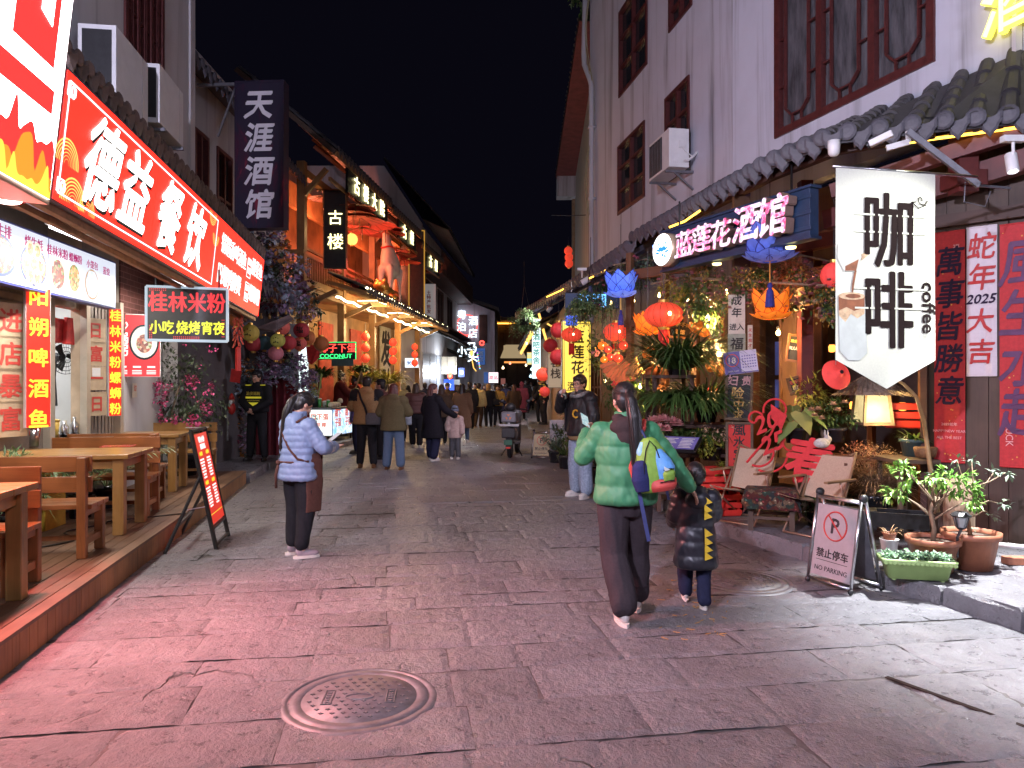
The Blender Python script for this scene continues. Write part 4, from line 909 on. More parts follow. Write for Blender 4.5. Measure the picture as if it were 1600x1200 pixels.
def strands(mb,c,r,n,L,w,m=0,up=.5,seg=5,z0=0,spread=1.0,lmin=.6):
 """arching strap leaves"""
 c=Vector(c)
 for i in range(n):
  a=R.uniform(0,2*math.pi);l=L*R.uniform(lmin,1.1);e=up*R.uniform(.4,1.3);p=c+Vector((math.cos(a)*r,math.sin(a)*r,z0))*R.uniform(.2,1);d=Vector((math.cos(a)*spread,math.sin(a)*spread,e)).normalized();s=Vector((-math.sin(a),math.cos(a),0));vs=[]
  g=R.uniform(.32,.6)
  for k in range(seg+1):
   ww=w*(1-(k/seg)**2)*.5+.0006;vs+=[p+s*ww,p-s*ww];d=(d-Z*g*(k+.6)/seg).normalized();p=p+d*l/seg
  mb.add(vs,[(2*k,2*k+1,2*k+3,2*k+2)for k in range(seg)],m)
def pot(mb,r=.15,h=.2,m=0,soil=1,c=(0,0,0)):
 mb.lathe([(0,0),(r*.72,0),(r*.93,h*.82),(r*1.02,h*.83),(r*1.04,h),(r*.93,h),(r*.9,h*.88)],24,m,tr(c),cap=False);mb.lathe([(r*.9,h*.86),(0,h*.88)],18,soil,tr(c),cap=False)
TERRA=mat('terracotta plastic',(.30,.11,.06),.5,0,.25,9,.1);SOIL=mat('potting soil',(.09,.06,.045),.95,0,.6,50,.8,dist=.01);BLKPOT=mat('black glazed pot',(.03,.03,.035),.15,0,.3,6,.05)
BARK=mat('pale bark',(.20,.14,.09),.85,0,.45,18,.5,stretch=(1,1,.3),dist=.008)
def plant(label,loc,leaf_fn,leaf_m,pr=.15,ph=.2,pm=None,stems=(),name='potted_plant',group=None,cord=None,cat='plant'):
 o=thing(name,label,cat,loc,group=group)
 if pr:mb=MB();pot(mb,pr,ph);mb.build('pot',[pm or TERRA,SOIL],o,True)
 mb=MB();leaf_fn(mb);mb.build('leaves',leaf_m,o)
 if stems:
  mb=MB()
  for pts,r0,r1 in stems:mb.tube(pts,[r0+(r1-r0)*i/(len(pts)-1)for i in range(len(pts))],7)
  mb.build('stem',[BARK],o,True)
 if cord:
  mb=MB()
  for a in(0,2.1,4.2):mb.tube([(pr*math.cos(a),pr*math.sin(a),ph),(0,0,ph+cord*.6)],.004,4)
  mb.tube([(0,0,ph+cord*.6),(0,0,ph+cord)],.005,4);mb.build('hanger',[BLACKM],o)
 return o
def fern(r,n,L):
 def f(mb):
  bush(mb,(0,0,.12),r,r,r*.62,n,L,L*.45,0,.4,-.6,.4,14)
  for k in range(26):
   a=R.uniform(0,6.28);q=r*R.uniform(.5,1.02);x,y=q*math.cos(a),q*math.sin(a);l=R.uniform(.25,.75)*r*1.5
   for j in range(22):
    t=j/22;leaf(mb,(x+.03*math.sin(j+k),y+.03*math.cos(j*1.3),.1-l*t),rdir(-1)-Z*.4,Z,L,L*.45)
  bush(mb,(0,0,.12),r*.95,r,r*.5,40,.02,.02,1)
 return f
plant('hanging fern basket in front of the yellow lightbox',P(923,490,11),fern(.34,2600,.05),[LF,LPK],.16,.14,BLACKP,cord=1.0,name='hanging_fern')
plant('hanging fern basket further along over the street edge',P(819,508,20),fern(.42,1500,.08),[LF,LPK],.2,.16,BLACKP,cord=1.6,name='hanging_fern')
plant('big spider plant cascading from its stand in the middle of the bar front',P(1060,592,9.1),lambda mb:(strands(mb,(0,0,.1),.12,640,1.1,.028,0,1.0),strands(mb,(0,0,-.25),.28,520,.8,.026,0,.4)),[LD],.15,.16,BLKPOT,name='spider_plant')
plant('second spider plant with red ribbon below the lying lantern',P(1104,660,9.0),lambda mb:(strands(mb,(0,0,.12),.12,620,.85,.026,0,1.0),strands(mb,(0,0,-.1),.15,160,.5,.02,0,.2)),[LD],.14,.15,BLKPOT,name='spider_plant')
plant('spider plant low down behind the woman in green',P(1085,705,8.9),lambda mb:strands(mb,(0,0,.1),.1,300,.5,.018,0,1.0),[LD],.13,.14,BLKPOT,name='spider_plant')
# furniture and plants on the bar's pavement
PZ=.135
mb=MB()
for x in(1.72,2.18,2.68):
 mb.box(x,x+.05,9.0,9.05,PZ,1.75 if x<2.6 else 1.2);mb.box(x,x+.05,9.45,9.5,PZ,1.75 if x<2.6 else 1.2)
mb.box(1.7,2.25,8.98,9.52,1.72,1.76);mb.box(1.7,2.75,8.82,9.52,1.12,1.16);mb.box(1.7,2.75,8.7,9.52,.78,.82);mb.box(1.7,2.75,8.7,9.52,.35,.39)
mb.box(1.72,1.77,8.72,8.77,PZ,.78);mb.box(2.68,2.73,8.72,8.77,PZ,.78)
o=mb.build('plant_stand',[DARKBEAM],bevel=.004);tag(o,'dark tiered wooden stand under the spider plants','plant stand')
def crate(label,loc,w=.5,d=.3,h=.28,rz=0,m=None):
 o=thing('slatted_crate',label,'crate',loc,rz,'red slatted crates by the bar');mb=MB();t=.018
 for i in range(3):
  z=.01+i*(h-.02)/3;hh=h/3-.03
  mb.box(-w/2,w/2,-d/2,-d/2+t,z,z+hh);mb.box(-w/2,w/2,d/2-t,d/2,z,z+hh);mb.box(-w/2,-w/2+t,-d/2+t,d/2-t,z,z+hh);mb.box(w/2-t,w/2,-d/2+t,d/2-t,z,z+hh)
 mb.build('slats',[m or RED],o,bevel=.003)
 mb=MB()
 for sx in(-1,1):
  for sy in(-1,1):mb.box(sx*(w/2-t-.014)-.014,sx*(w/2-t-.014)+.014,sy*(d/2-t-.014)-.014,sy*(d/2-t-.014)+.014,0,h)
 mb.build('corner_posts',[m or RED],o)
 mb=MB();mb.box(-w/2+t,w/2-t,-d/2+t,d/2-t,.0,.015);mb.build('bottom',[m or RED],o);return o
g=G(1092,788,PZ)
crate('upper red slatted crate behind the child',(2.35,8.55,PZ+.30),rz=rad(10));crate('lower red slatted crate behind the child',(2.37,8.55,PZ),rz=rad(6))
plant('cream flowering shrub in front of the red framed board',(2.36,8.72,.75),lambda mb:(bush(mb,(0,0,.22),.34,.26,.24,520,.055,.028,0,.3,-.6),[bush(mb,(R.uniform(-.25,.25),R.uniform(-.22,.1),R.uniform(.22,.42)),.05,.05,.05,26,.024,.024,1)for k in range(16)]),[LY,LPEACH],.13,.16,BLKPOT,name='flowering_shrub')
plant('low variegated leafy plant beside the left camp chair',(2.66,8.66,PZ),lambda mb:(bush(mb,(0,0,.45),.28,.16,.26,380,.075,.035,0,.3,-.5),bush(mb,(.1,0,.5),.2,.15,.1,24,.05,.04,1)),[LY,leafm('red petals',(.3,.02,.03),(.5,.05,.08))],.15,.2,BLKPOT,name='leafy_plant')
def rose(mb,c,r,m=0):
 for ring in range(4):
  n=5+ring
  for k in range(n):
   a=6.28*k/n+ring*.6;t=.3+ring*.28;d=Vector((math.cos(a)*t,math.sin(a)*t,1-ring*.18)).normalized();leaf(mb,Vector(c)-Z*r*.4,d,Vector((math.cos(a),math.sin(a),-.3)),r*1.25,r*1.1,m,-.5)
plant('bouquet of pink paper roses by the menu lectern',P(1038,668,8.75),lambda mb:[rose(mb,(x,y_,z),.075)for x,y_,z in((-.13,0,.1),(-.03,-.05,.12),(.08,-.03,.09),(.0,-.06,.0),(.15,.0,.06),(-.1,-.07,.02))]and bush(mb,(0,0,-.08),.2,.16,.12,120,.07,.04,1),[leafm('rose petals',(.62,.22,.24),(.85,.5,.48)),LD],0,name='rose_bouquet',cat='flowers')
o=thing('menu_lectern','slanting black menu lectern between the woman in green and the flowers','menu stand',P(1060,690,8.4),rad(-30));o.location.z=PZ
mb=MB();q=tr(0,0,.83)@Matrix.Rotation(rad(25),4,'X');mb.box(-.24,.24,-.17,.17,-.015,.015,0,q);mb.build('panel',[BLACKM],o,bevel=.004)
mb=MB();mb.box(-.21,.21,-.14,.14,.0155,.018,0,q);pg=mb.build('menu_sheet',[VIO],o)
mb=MB()
for r_ in range(7):mb.box(-.18,-.02-.02*(r_%3),-.11+r_*.033,-.098+r_*.033,.0185,.019,0,q);mb.box(.02,.17-.02*(r_%2),-.11+r_*.033,-.098+r_*.033,.0185,.019,0,q)
mb.build('print_rows',[CHALK],pg)
mb=MB();mb.tube([(0,0,.82),(0,0,.02)],.02,8);mb.lathe([(0,0),(.16,0),(.16,.02),(0,.03)],18);mb.build('stand',[BLACKM],o)
CANVAS=mat('beige canvas',(.46,.35,.25),.85,0,.1,60,.2);BEECH=wood('beech armrest',(.32,.19,.10),(.2,.1,.05),.5,'y');CHF=mat('champagne tube',(.48,.33,.24),.4,.6,.1,10,.03)
def camp_chair(label,loc,rz):
 """faces -y"""
 o=thing('camp_chair',label,'chair',loc,rz,'beige camp chairs on the bar pavement');w=.25
 mb=MB()
 for s in(-1,1):
  x=s*w;mb.tube([(x,-.34,.02),(x,-.30,.0),(x,.20,.0),(x,.25,.03)][0:0]+[(x,-.33,.40),(x,.26,.015)],.011,8);mb.tube([(x*.97,-.26,.012),(x*.97,.10,.55)],.011,8);mb.tube([(x*1.04,.02,.34),(x*1.04,-.06,.555)],.010,8)
 mb.tube([(-w,.26,.015),(w,.26,.015)],.011,8);mb.tube([(-w*.97,-.26,.012),(w*.97,-.26,.012)],.011,8);mb.build('frame',[CHF],o,True)
 mb=MB()
 for s in(-1,1):mb.tube([(s*w*.94,.02,.30),(s*w*.94,.245,.82)],.012,8)
 mb.tube([(-w*.94,.245,.82),(-w*.5,.27,.775),(0,.275,.765),(w*.5,.27,.775),(w*.94,.245,.82)],.013,8);mb.build('back_frame',[BEECH],o,True)
 mb=MB()
 def sheet(rows,nx=10,sag=.02):
  vs=[]
  for s in(0,1):
   for(y_,z_)in rows:
    for i in range(nx+1):t=i/nx*2-1;q=sag*(1-t*t);vs.append((t*w*.93,y_+q*.4+s*.002,z_-q-s*.003))
  k=len(rows);n=k*(nx+1)
  for s in(0,1):
   for r_ in range(k-1):
    for i in range(nx):a=s*n+r_*(nx+1)+i;f=(a,a+1,a+nx+2,a+nx+1);mb.f.append(tuple(len(mb.v)+q for q in(f if s==0 else f[::-1])));mb.m.append(0)
  mb.v+=vs
 sheet([(-.34,.405),(-.2,.375),(-.05,.345),(.08,.33),(.14,.33)],sag=.03);mb.build('seat',[CANVAS],o,True)
 mb=MB();sheet([(.06,.36),(.11,.48),(.17,.62),(.22,.745),(.235,.785)],sag=.012);b=mb.build('backrest',[CANVAS],o,True)
 m2=MB();m2 .box(.13,.165,.215,.219,.68,.715,0,tr(0,-.012,0));m2 .build('leather_tag',[mat('brown leather',(.10,.04,.02),.6)],b)
 mb=MB()
 for s in(-1,1):mb.box(s*w*1.06-.022,s*w*1.06+.022,-.27,.15,.553,.572);
 for s in(-1,1):m_=MB();m_.box(s*w*1.06-.024,s*w*1.06+.024,-.29,.17,.552,.574);m_.build('armrest',[BEECH],o,bevel=.005)
 return o
camp_chair('beige camp chair nearest the no parking sign',(3.12,7.45,PZ),rad(-58));camp_chair('beige camp chair beyond the carpet covered table',(2.60,8.15,PZ),rad(-48))
def carpet():
 m,nt,b=_new('kilim carpet');tc=nd(nt,'ShaderNodeTexCoord');v=nd(nt,'ShaderNodeTexVoronoi',distance='MANHATTAN');v.inputs['Scale'].default_value=22;nt.links.new(tc.outputs['Object'],v.inputs['Vector'])
 s=nd(nt,'ShaderNodeSeparateColor');nt.links.new(v.outputs['Color'],s.inputs[0]);c=ramp(nt,s.outputs[0],[(0,(.22,.05,.04)),(.3,(.05,.08,.10)),(.45,(.30,.13,.06)),(.6,(.06,.13,.10)),(.75,(.42,.33,.22)),(.9,(.16,.03,.05))]);nt.nodes[c.node.name].color_ramp.interpolation='CONSTANT'
 d=ramp(nt,v.outputs['Distance'],[(.25,(1,1,1)),(.4,(.25,.22,.2))]);n=nd(nt,'ShaderNodeMix',data_type='RGBA',blend_type='MULTIPLY');n.inputs[0].default_value=1;nt.links.new(c,n.inputs[6]);nt.links.new(d,n.inputs[7]);nt.links.new(n.outputs[2],b.inputs['Base Color']);b.inputs['Roughness'].default_value=.95;bumpn(nt,b,v.outputs['Distance'],.3,.004);return m
o=thing('side_table','low dark wooden table standing between the camp chairs','table',(2.72,7.72,PZ),rad(-20))
mb=MB();mb.box(-.25,.25,-.21,.21,.38,.41);mb.build('tabletop',[DARKWOOD],o)
for sx in(-1,1):
 for sy in(-1,1):mb=MB();mb.box(sx*.2-.025,sx*.2+.025,sy*.16-.025,sy*.16+.025,0,.38);mb.build('leg',[DARKWOOD],o)
mb=MB();mb.box(-.175,.175,-.175,-.15,.12,.15);mb.box(-.175,.175,.15,.175,.12,.15);mb.build('stretcher',[DARKWOOD],o)
mb=MB();vs=[];nx,ny=24,24
for s in(0,1):
 for j in range(ny+1):
  for i in range(nx+1):
   x,y_=(i/nx-.5)*.74,(j/ny-.5)*.80;ox,oy=max(0,abs(x)-.26),max(0,abs(y_)-.22);dr_=ox+oy;f=.018*math.sin((x+y_)*40)*min(1,dr_*10)
   vs.append((math.copysign(min(abs(x),.262+ox*.15)+f,x),math.copysign(min(abs(y_),.222+oy*.15)+f,y_),.416-dr_*.98-s*.004-(.003 if dr_>0 else 0)))
n=(nx+1)*(ny+1)
for s in(0,1):
 for j in range(ny):
  for i in range(nx):a=s*n+j*(nx+1)+i;f=(a,a+1,a+nx+2,a+nx+1);mb.f.append(f if s==0 else f[::-1]);mb.m.append(0)
mb.v=vs;o=mb.build('carpet_cloth',[carpet()],None,True);tag(o,'patterned red and teal carpet draped over the low table','table cover');o.location=(2.72,7.72,PZ);o.rotation_euler=(0,0,rad(-20))
def a_frame(label,L,Rr,foot,h=.72,dirty=False,group='no parking stands in the street'):
 """L, Rr: ground points of the front frame (left, right as read); foot: rear right foot"""
 L,Rr,foot=Vector(L),Vector(Rr),Vector(foot);x=(Rr-L);w=x.length;x.normalize();y_=Z.cross(x);d=(foot-Rr).dot(y_)
 M=Matrix(((x.x,y_.x,0,L.x),(x.y,y_.y,0,L.y),(0,0,1,0),(0,0,0,1)));o=thing('no_parking_stand',label,'sign stand',M=M,group=group)
 top=d*.42;mb=MB();r=.013
 for y0,nm in((0,'front_frame'),(d,'rear_frame')):
  mb=MB();ty=top-.02 if y0==0 else top+.02
  mb.tube([(0,y0,.03),(0,ty,h)],r,10);mb.tube([(w,y0,.03),(w,ty,h)],r,10);mb.tube([(0,ty*.96+y0*.04,h-.03),(w,ty*.96+y0*.04,h-.03)],r*.9,10)
  q=.06;mb.tube([(0,y0+(ty-y0)*q,h*q),(w,y0+(ty-y0)*q,h*q)],r*.9,10);mb.build(nm,[STEEL],o,True)
 mb=MB()
 for x_ in(0,w):
  mb.ell((x_,top,h+.005),(.03,.04,.035),0,12,8)
  for y0 in(0,d):mb.ell((x_,y0,.025),(.022,.022,.025),0,10,6)
 mb.build('joint_cap',[BLACKP],o,True)
 sl=math.atan2(top-.02,h);q=Matrix.Translation((w/2,(top-.02)*.5,h*.5))@Matrix.Rotation(-sl,4,'X')
 pw,ph=w/2-.02,h*.40
 mb=MB();mb.box(-pw,pw,-.002,.002,-ph,ph*.97,0,q);pn=mb.build('panel',[mat('silver sign film' if not dirty else 'worn sign film',(.46,.43,.46)if not dirty else(.42,.38,.24),.35 if not dirty else .5,.35,.12,5,.04)],o)
 q2=Matrix.Translation((w/2,d-(d-top)*.5,h*.5))@Matrix.Rotation(math.atan2(d-top-.02,h),4,'X');mb=MB();mb.box(-pw,pw,-.002,.002,-ph,ph*.97,0,q2);mb.build('rear_panel',[GREYM],o)
 k=w/.44
 mb=MB();mb.text('P',.17*k,q@tr(-.0,-.0035,ph*.42),0,BOLD,.0006);mb.text('禁止停车',.078*k,q@tr(0,-.0035,-ph*.36),0,BOLD,.0006,sx=1.05);mb.text('NO PARKING',.055*k,q@tr(0,-.0035,-ph*.78),0,[(0,0),(.02,0)],.0006,sx=1.0)
 mb.box(-pw*.8,pw*.8,-.0042,-.0032,-ph*.565,-ph*.55,0,q);mb.build('lettering',[mat('black sign print',(.03,.03,.035),.5,0,.3,8,0)],pn)
 mb=MB();rr=.115*k;pts=[q@Vector((rr*math.cos(i*.2618),-.004,ph*.42+rr*math.sin(i*.2618)))for i in range(25)];mb.tube(pts,.007*k,5,cap=False);mb.bar(q@Vector((-rr*.7,-.0052,ph*.42+rr*.7)),q@Vector((rr*.7,-.0052,ph*.42-rr*.7)),.012*k,.002,0,q.to_3x3()@Vector((0,1,0)))
 mb.build('prohibition_ring',[mat('red sign print',(.5,.05,.04),.5)],pn);return o
a_frame('silver no parking stand at the kerb beside the green planter',(2.47,6.15,0),(2.64,5.74,0),(2.92,5.92,0),.74)
c=G(843,717);a_frame('small worn no parking stand beside the parked scooter',(c.x-.17,c.y+.08,0),(c.x+.22,c.y-.04,0),(c.x+.26,c.y+.4,0),.60,True)
o=plant('green rectangular planter of small succulents at the pavement edge',(3.14,5.72,PZ),lambda mb:[bush(mb,(x*.2,y_*.05,.17),.05,.05,.035,60,.03,.02,0,.2,0)for x in(-1,-.6,-.2,.2,.6,1)for y_ in(-1,0,1)],[leafm('succulent leaf',(.10,.22,.12),(.3,.45,.28))],0,name='planter_box',cat='planter')
GREENP=mat('pale green plastic',(.32,.46,.17),.45,0,.12,9,.05);o.rotation_euler=(0,0,rad(-14))
mb=MB();vs=[];
def rr_(w,d,z,n=6,r=.03):
 out=[]
 for sx,sy,a0 in((1,1,0),(-1,1,90),(-1,-1,180),(1,-1,270)):
  for k in range(n):a=rad(a0+90*k/(n-1));out.append((sx*(w-r)+r*math.cos(a),sy*(d-r)+r*math.sin(a),z))
 return out
rows=[rr_(.21,.075,.012),rr_(.235,.095,.13),rr_(.262,.12,.135),rr_(.266,.124,.165),rr_(.25,.108,.168),rr_(.24,.10,.145)];n=24
for r_ in rows:vs+=r_
fs=[(i*n+j,i*n+(j+1)%n,(i+1)*n+(j+1)%n,(i+1)*n+j)for i in range(len(rows)-1)for j in range(n)]+[tuple(range(n-1,-1,-1))]
mb.add(vs,fs,0);mb.add(rows[5],[tuple(range(n))],1)
for sx in(-1,1):
 for sy in(-1,1):mb.lathe([(0,0),(.02,0),(.02,.014)],8,0,tr(sx*.17,sy*.05,0))
for k in range(16):
 mb.ell((-.24+k*.032,-.12,.137),(.017,.006,.012),0,8,6)
mb.build('planter',[GREENP,SOIL],o,True)
def twigs(base,dirs,r0):
 return[(base+list(d),r0,r0*.3)for d in dirs]
stems=[([(0,0,.2),(.01,0,.34),(-.015,.01,.48),(.02,0,.60)],.022,.013)]
for k in range(11):
 a=k*2.4;e=R.uniform(.35,.9);p0=Vector((.01,0,R.uniform(.4,.6)));L=R.uniform(.2,.36);d=Vector((math.cos(a),math.sin(a)*.8,e)).normalized();p1=p0+d*L*.5+Vector((0,0,.02));p2=p0+d*L+Vector((R.uniform(-.05,.05),0,.03));stems.append(([p0,p1,p2],.009,.003))
plant('small bright green tree in a terracotta pot with a solar lamp',(3.42,5.98,PZ),lambda mb:[bush(mb,s[0][-1],.13,.13,.085,62,.062,.026,0,.1,-.6,.35,5)for s in stems[1:]],[LB],.20,.27,TERRA,stems,'potted_tree')
st2=[([(0,0,.22),(-.02,0,.4),(.03,0,.52),(.02,.02,.66)],.018,.010)]+[([(.02,0,z0),((x0)*.5+.01,0,z0+.05),(x0,.02,z0+dz)],.008,.003)for z0,x0,dz in((.5,.27,.02),(.42,.2,.0),(.6,-.18,.12),(.62,.2,.16),(.55,-.28,.2),(.66,.3,.12),(.64,.02,.25),(.6,-.1,.28))]
plant('nearly bare little tree in a terracotta pot before the log',(3.79,6.08,PZ),lambda mb:[bush(mb,s[0][-1],.06,.06,.04,12,.06,.03,0,.2)for s in st2[1:]]and bush(mb,(0,0,.3),.04,.04,.03,10,.04,.025,0),[LGR],.215,.30,TERRA,st2,'potted_tree')
mb=MB();mb.lathe([(.0,0),(.05,0),(.075,.16),(.08,.165),(.07,.165),(.06,.14),(0,.14)],20,cap=False);o=mb.build('white_pot',[WHITEPL],None,True);tag(o,'small white plastic pot beside the green tree pot','pot');o.location=(3.29,6.42,PZ)
plant('tiny terracotta pot with bare stalks set in the white pot',(3.29,6.42,PZ+.13),lambda mb:strands(mb,(0,0,.07),.03,14,.14,.01,0,1.2),[LDRY],.055,.09,TERRA,name='small_pot')
o=thing('solar_lamp','black solar garden lamp stuck in the terracotta tree pot','garden lamp',(3.545,5.86,PZ+.235))
mb=MB();mb.tube([(0,0,-.1),(0,0,.06),(.03,0,.12)],.011,8);mb.lathe([(.02,.12),(.045,.14),(.0,.14)],8,0,tr(.03,0,0));mb.lathe([(.075,.225),(.08,.235),(.05,.262),(0,.268)],8,0,tr(.03,0,0),cap=False)
for k in range(4):a=k*1.5708+.4;mb.bar((.03+.042*math.cos(a),.042*math.sin(a),.138),(.03+.068*math.cos(a),.068*math.sin(a),.228),.008,.008)
mb.build('body',[BLACKP],o);mb=MB();mb.lathe([(.036,.14),(.06,.226)],8,0,tr(.03,0,0),cap=False);mb.build('lamp_glass',[glass('smoky lamp glass',(.25,.27,.28),.1)],o)
mb=MB();mb.lathe([(.0,0),(.135,0),(.125,.1),(.128,.4),(.122,.66),(.0,.665)],16,0,None,cap=False)
mb.v=[(x*(1+.05*noise.noise(Vector((x*9,y_*9,z*3)))),y_,z)for x,y_,z in mb.v]
o=mb.build('log',[mat('grey brown bark',(.22,.15,.10),.9,0,.5,14,.9,stretch=(1,1,.15),dist=.02)],None,True);tag(o,'upright cut log standing behind the nearly bare potted tree','log');o.location=(4.02,6.62,PZ)
o=thing('planter_trough','long black trough on legs behind the green planter','planter',(3.45,6.85,PZ),rad(-24));mb=MB();mb.box(-.36,.36,-.12,.12,.2,.22);mb.box(-.36,.36,-.13,-.115,.2,.34);mb.box(-.36,.36,.115,.13,.2,.34);mb.box(-.37,-.355,-.13,.13,.2,.34);mb.box(.355,.37,-.13,.13,.2,.34);mb.box(-.35,-.05,-.114,.114,.325,.345);mb.build('trough',[BLACKM],o,bevel=.003)
for sx in(-1,1):
 for sy in(-1,1):mb=MB();mb.bar((sx*.32,sy*.10,.2),(sx*.37,sy*.13,0),.03,.02);mb.build('leg',[BLACKM],o)
mb=MB();mb.lathe([(0,0),(.13,0),(.16,.2),(.17,.21),(.15,.21),(.14,.18),(0,.18)],20,cap=False);o=mb.build('terracotta_bowl',[TERRA],None,True);tag(o,'wide terracotta pot in the shade behind the trough','pot');o.location=(3.22,7.0,PZ)
mb=MB();mb.box(-.1,.1,-.05,.05,0,.06);o=mb.build('brick',[mat('red brick',(.32,.12,.07),.85,0,.3,14,.3)],bevel=.004);tag(o,'loose red brick at the foot of the plank wall','brick');o.location=(4.25,6.2,PZ)
mb=MB();mb.tube([(3.9,6.72,PZ+.1),(4.5,6.35,PZ+.1),(5.1,6.0,PZ+.1)],.022,8);o=mb.build('pipe',[PL_GREY],None,True);tag(o,'grey pipe running along the foot of the plank wall','pipe')
def drygrass(mb):
 strands(mb,(0,0,.2),.08,420,.72,.006,0,1.4)
 for k in range(320):
  d=rdir(-.1);p=Vector((d.x*.34,d.y*.28,.42+d.z*.34))*R.uniform(.75,1.05)
  for j in range(9):leaf(mb,p+rdir()*.05,rdir(-.2),Z,.035,.008,0)
 for k in range(110):
  d=rdir(-.1);p=Vector((-.16+d.x*.2,d.y*.2,.5+d.z*.24))
  for j in range(9):leaf(mb,p+rdir()*.05,rdir(-.2),Z,.035,.008,1)
 bush(mb,(0,0,.45),.34,.28,.36,900,.04,.007,0,.3)
plant('feathery dry brown grass bush behind the camp chair',(3.80,7.74,PZ+.12),drygrass,[LDRY,LRUST],.17,.24,BLKPOT,name='dry_grass_bush')
bq=RB.M@tr(2.5,-.55,0)
o=thing('display_bench','rustic wooden bench carrying pots and lantern before the dark window','bench',M=bq);mb=MB();mb.box(-1.0,1.0,-.3,.3,.62,.68);mb.build('tabletop',[OLDW],o,bevel=.006)
for sx in(-.9,0,.9):mb=MB();mb.box(sx-.05,sx+.05,-.26,-.18,.13,.62);mb.build('leg',[OLDW],o)
mb=MB();mb.box(-1.0,1.0,-.3,.3,.3,.34);mb.build('shelf',[OLDW],o)
c=P(1362,655,7.9)
o=thing('thatched_lantern','small glowing lantern house with a thatched roof above the dry grass','lantern',(c.x,c.y,c.z-.02));s=.15
mb=MB()
for sx in(-1,1):
 for sy in(-1,1):mb.bar((sx*s,sy*s,-.02),(sx*s*.82,sy*s*.82,.29),.025,.025)
mb.box(-s*1.1,s*1.1,-s*1.1,s*1.1,-.04,-.015);mb.box(-s*.85,s*.85,-s*.85,s*.85,.285,.30);mb.build('frame',[OLDW],o)
mb=MB();LW_=emit_var('lantern paper',[(.35,(.75,.55,.22)),(.65,(1,.82,.38))],.8,6);mb.lathe([(s*1.28,-.01),(s*1.08,.285)],4,0,rotz(rad(45)),cap=False);mb.build('paper_panes',[LW_],o)
mb=MB();mb.lathe([(s*2.1,.28),(s*2.0,.31),(s*1.3,.40),(s*.5,.47),(.0,.48)],16,0,None);
for k in range(420):
 a=R.uniform(0,6.28);t=R.uniform(0,1);r_=s*(2.15-t*1.6);zz=.30+t*.17;mb.tube([(r_*math.cos(a),r_*math.sin(a),zz+.012),((r_+.09)*math.cos(a+.1),(r_+.09)*math.sin(a+.1),zz-.035)],.003,3)
mb.build('thatch_roof',[mat('thatch straw',(.20,.15,.11),.95,0,.5,40,.4)],o)
lamp('lantern_light','POINT',(0,-.3,.12),22,(1,.7,.3),o,shadow_soft_size=.06)
mb=MB();mb.tube([P(1465,800,7.1),P(1452,720,7.1),P(1444,660,7.1),P(1432,620,7.1),P(1412,600,7.1),P(1398,592,7.1)],[.024,.022,.02,.018,.016,.013],8);o=mb.build('bamboo_pole',[mat('bamboo',(.42,.28,.13),.5,0,.3,6,.1)],None,True);tag(o,'bent bamboo pole arching beside the coffee banner tip','pole')
crate('red slatted crate on the bench behind the thatched lantern',P(1413,668,8.0),.42,.3,.30,rad(-20))
BLUEPOT=mat('teal glazed pot',(.05,.10,.11),.3,0,.3,8,.05)
plant('spiky succulent in a teal pot under the red crate',P(1430,716,7.55),lambda mb:strands(mb,(0,0,.17),.06,46,.22,.03,0,1.0),[LD],.15,.2,BLUEPOT,name='succulent')
mb=MB();mb.lathe([(0,0),(.09,0),(.11,.09),(.1,.1),(0,.09)],16,cap=False);o=mb.build('wicker_bowl',[mat('wicker',(.2,.11,.05),.8,0,.5,40,.5)],None,True);tag(o,'small round wicker bowl beside the teal pot','bowl');o.location=P(1446,714,7.3)
mb=MB();a=P(1405,718,7.2);mb.box(a.x-.05,a.x+.38,7.15,7.7,a.z-.04,a.z);mb.box(a.x,a.x+.04,7.2,7.24,PZ,a.z-.04);mb.box(a.x+.3,a.x+.34,7.2,7.24,PZ,a.z-.04);mb.box(a.x,a.x+.04,7.6,7.64,PZ,a.z-.04);mb.box(a.x+.3,a.x+.34,7.6,7.64,PZ,a.z-.04);o=mb.build('plank_stool',[OLDW],bevel=.004);tag(o,'plank stool under the teal pot at the wall corner','stool')
def taro(mb):
 for k in range(9):
  a=k*2.4+.5;d=Vector((math.cos(a),math.sin(a),0));h=R.uniform(.2,.42);p=Vector((d.x*h*.55,d.y*h*.45,h));mb.tube([(0,0,.1),p*.6+Z*.08,p],.006,5,0)
  L,w=R.uniform(.2,.3),R.uniform(.15,.22);dd=(d-Z*.75).normalized();s=d.cross(Z).normalized();nn=s.cross(dd);out=[(-.18,.22),(-.08,.5),(.15,.52),(.5,.36),(.8,.15),(1,0)]
  prof=out+[(x,-y_)for x,y_ in out[-2::-1]];mid=[p+dd*L*x for x,_ in prof]
  vs=[p]+[p+dd*L*x+s*w*y_-nn*abs(y_)*.05-Z*.06*x*x for x,y_ in prof];mb.add(vs,[(0,i,i+1)for i in range(1,len(prof))],k%2)
plant('big leaved taro in a black pot beside the red paper cut year',P(1243,692,8.1),taro,[leafm('taro leaf',(.10,.17,.05),(.2,.3,.1)),leafm('pale taro leaf',(.22,.28,.08),(.36,.36,.12))],.13,.17,BLKPOT,name='taro_plant')
plant('yellow green umbrella plant behind the taro',P(1262,660,8.8),lambda mb:bush(mb,(0,0,.35),.26,.2,.3,260,.10,.035,0,.3,-.6),[LY],.1,.12,BLKPOT,name='leafy_plant')
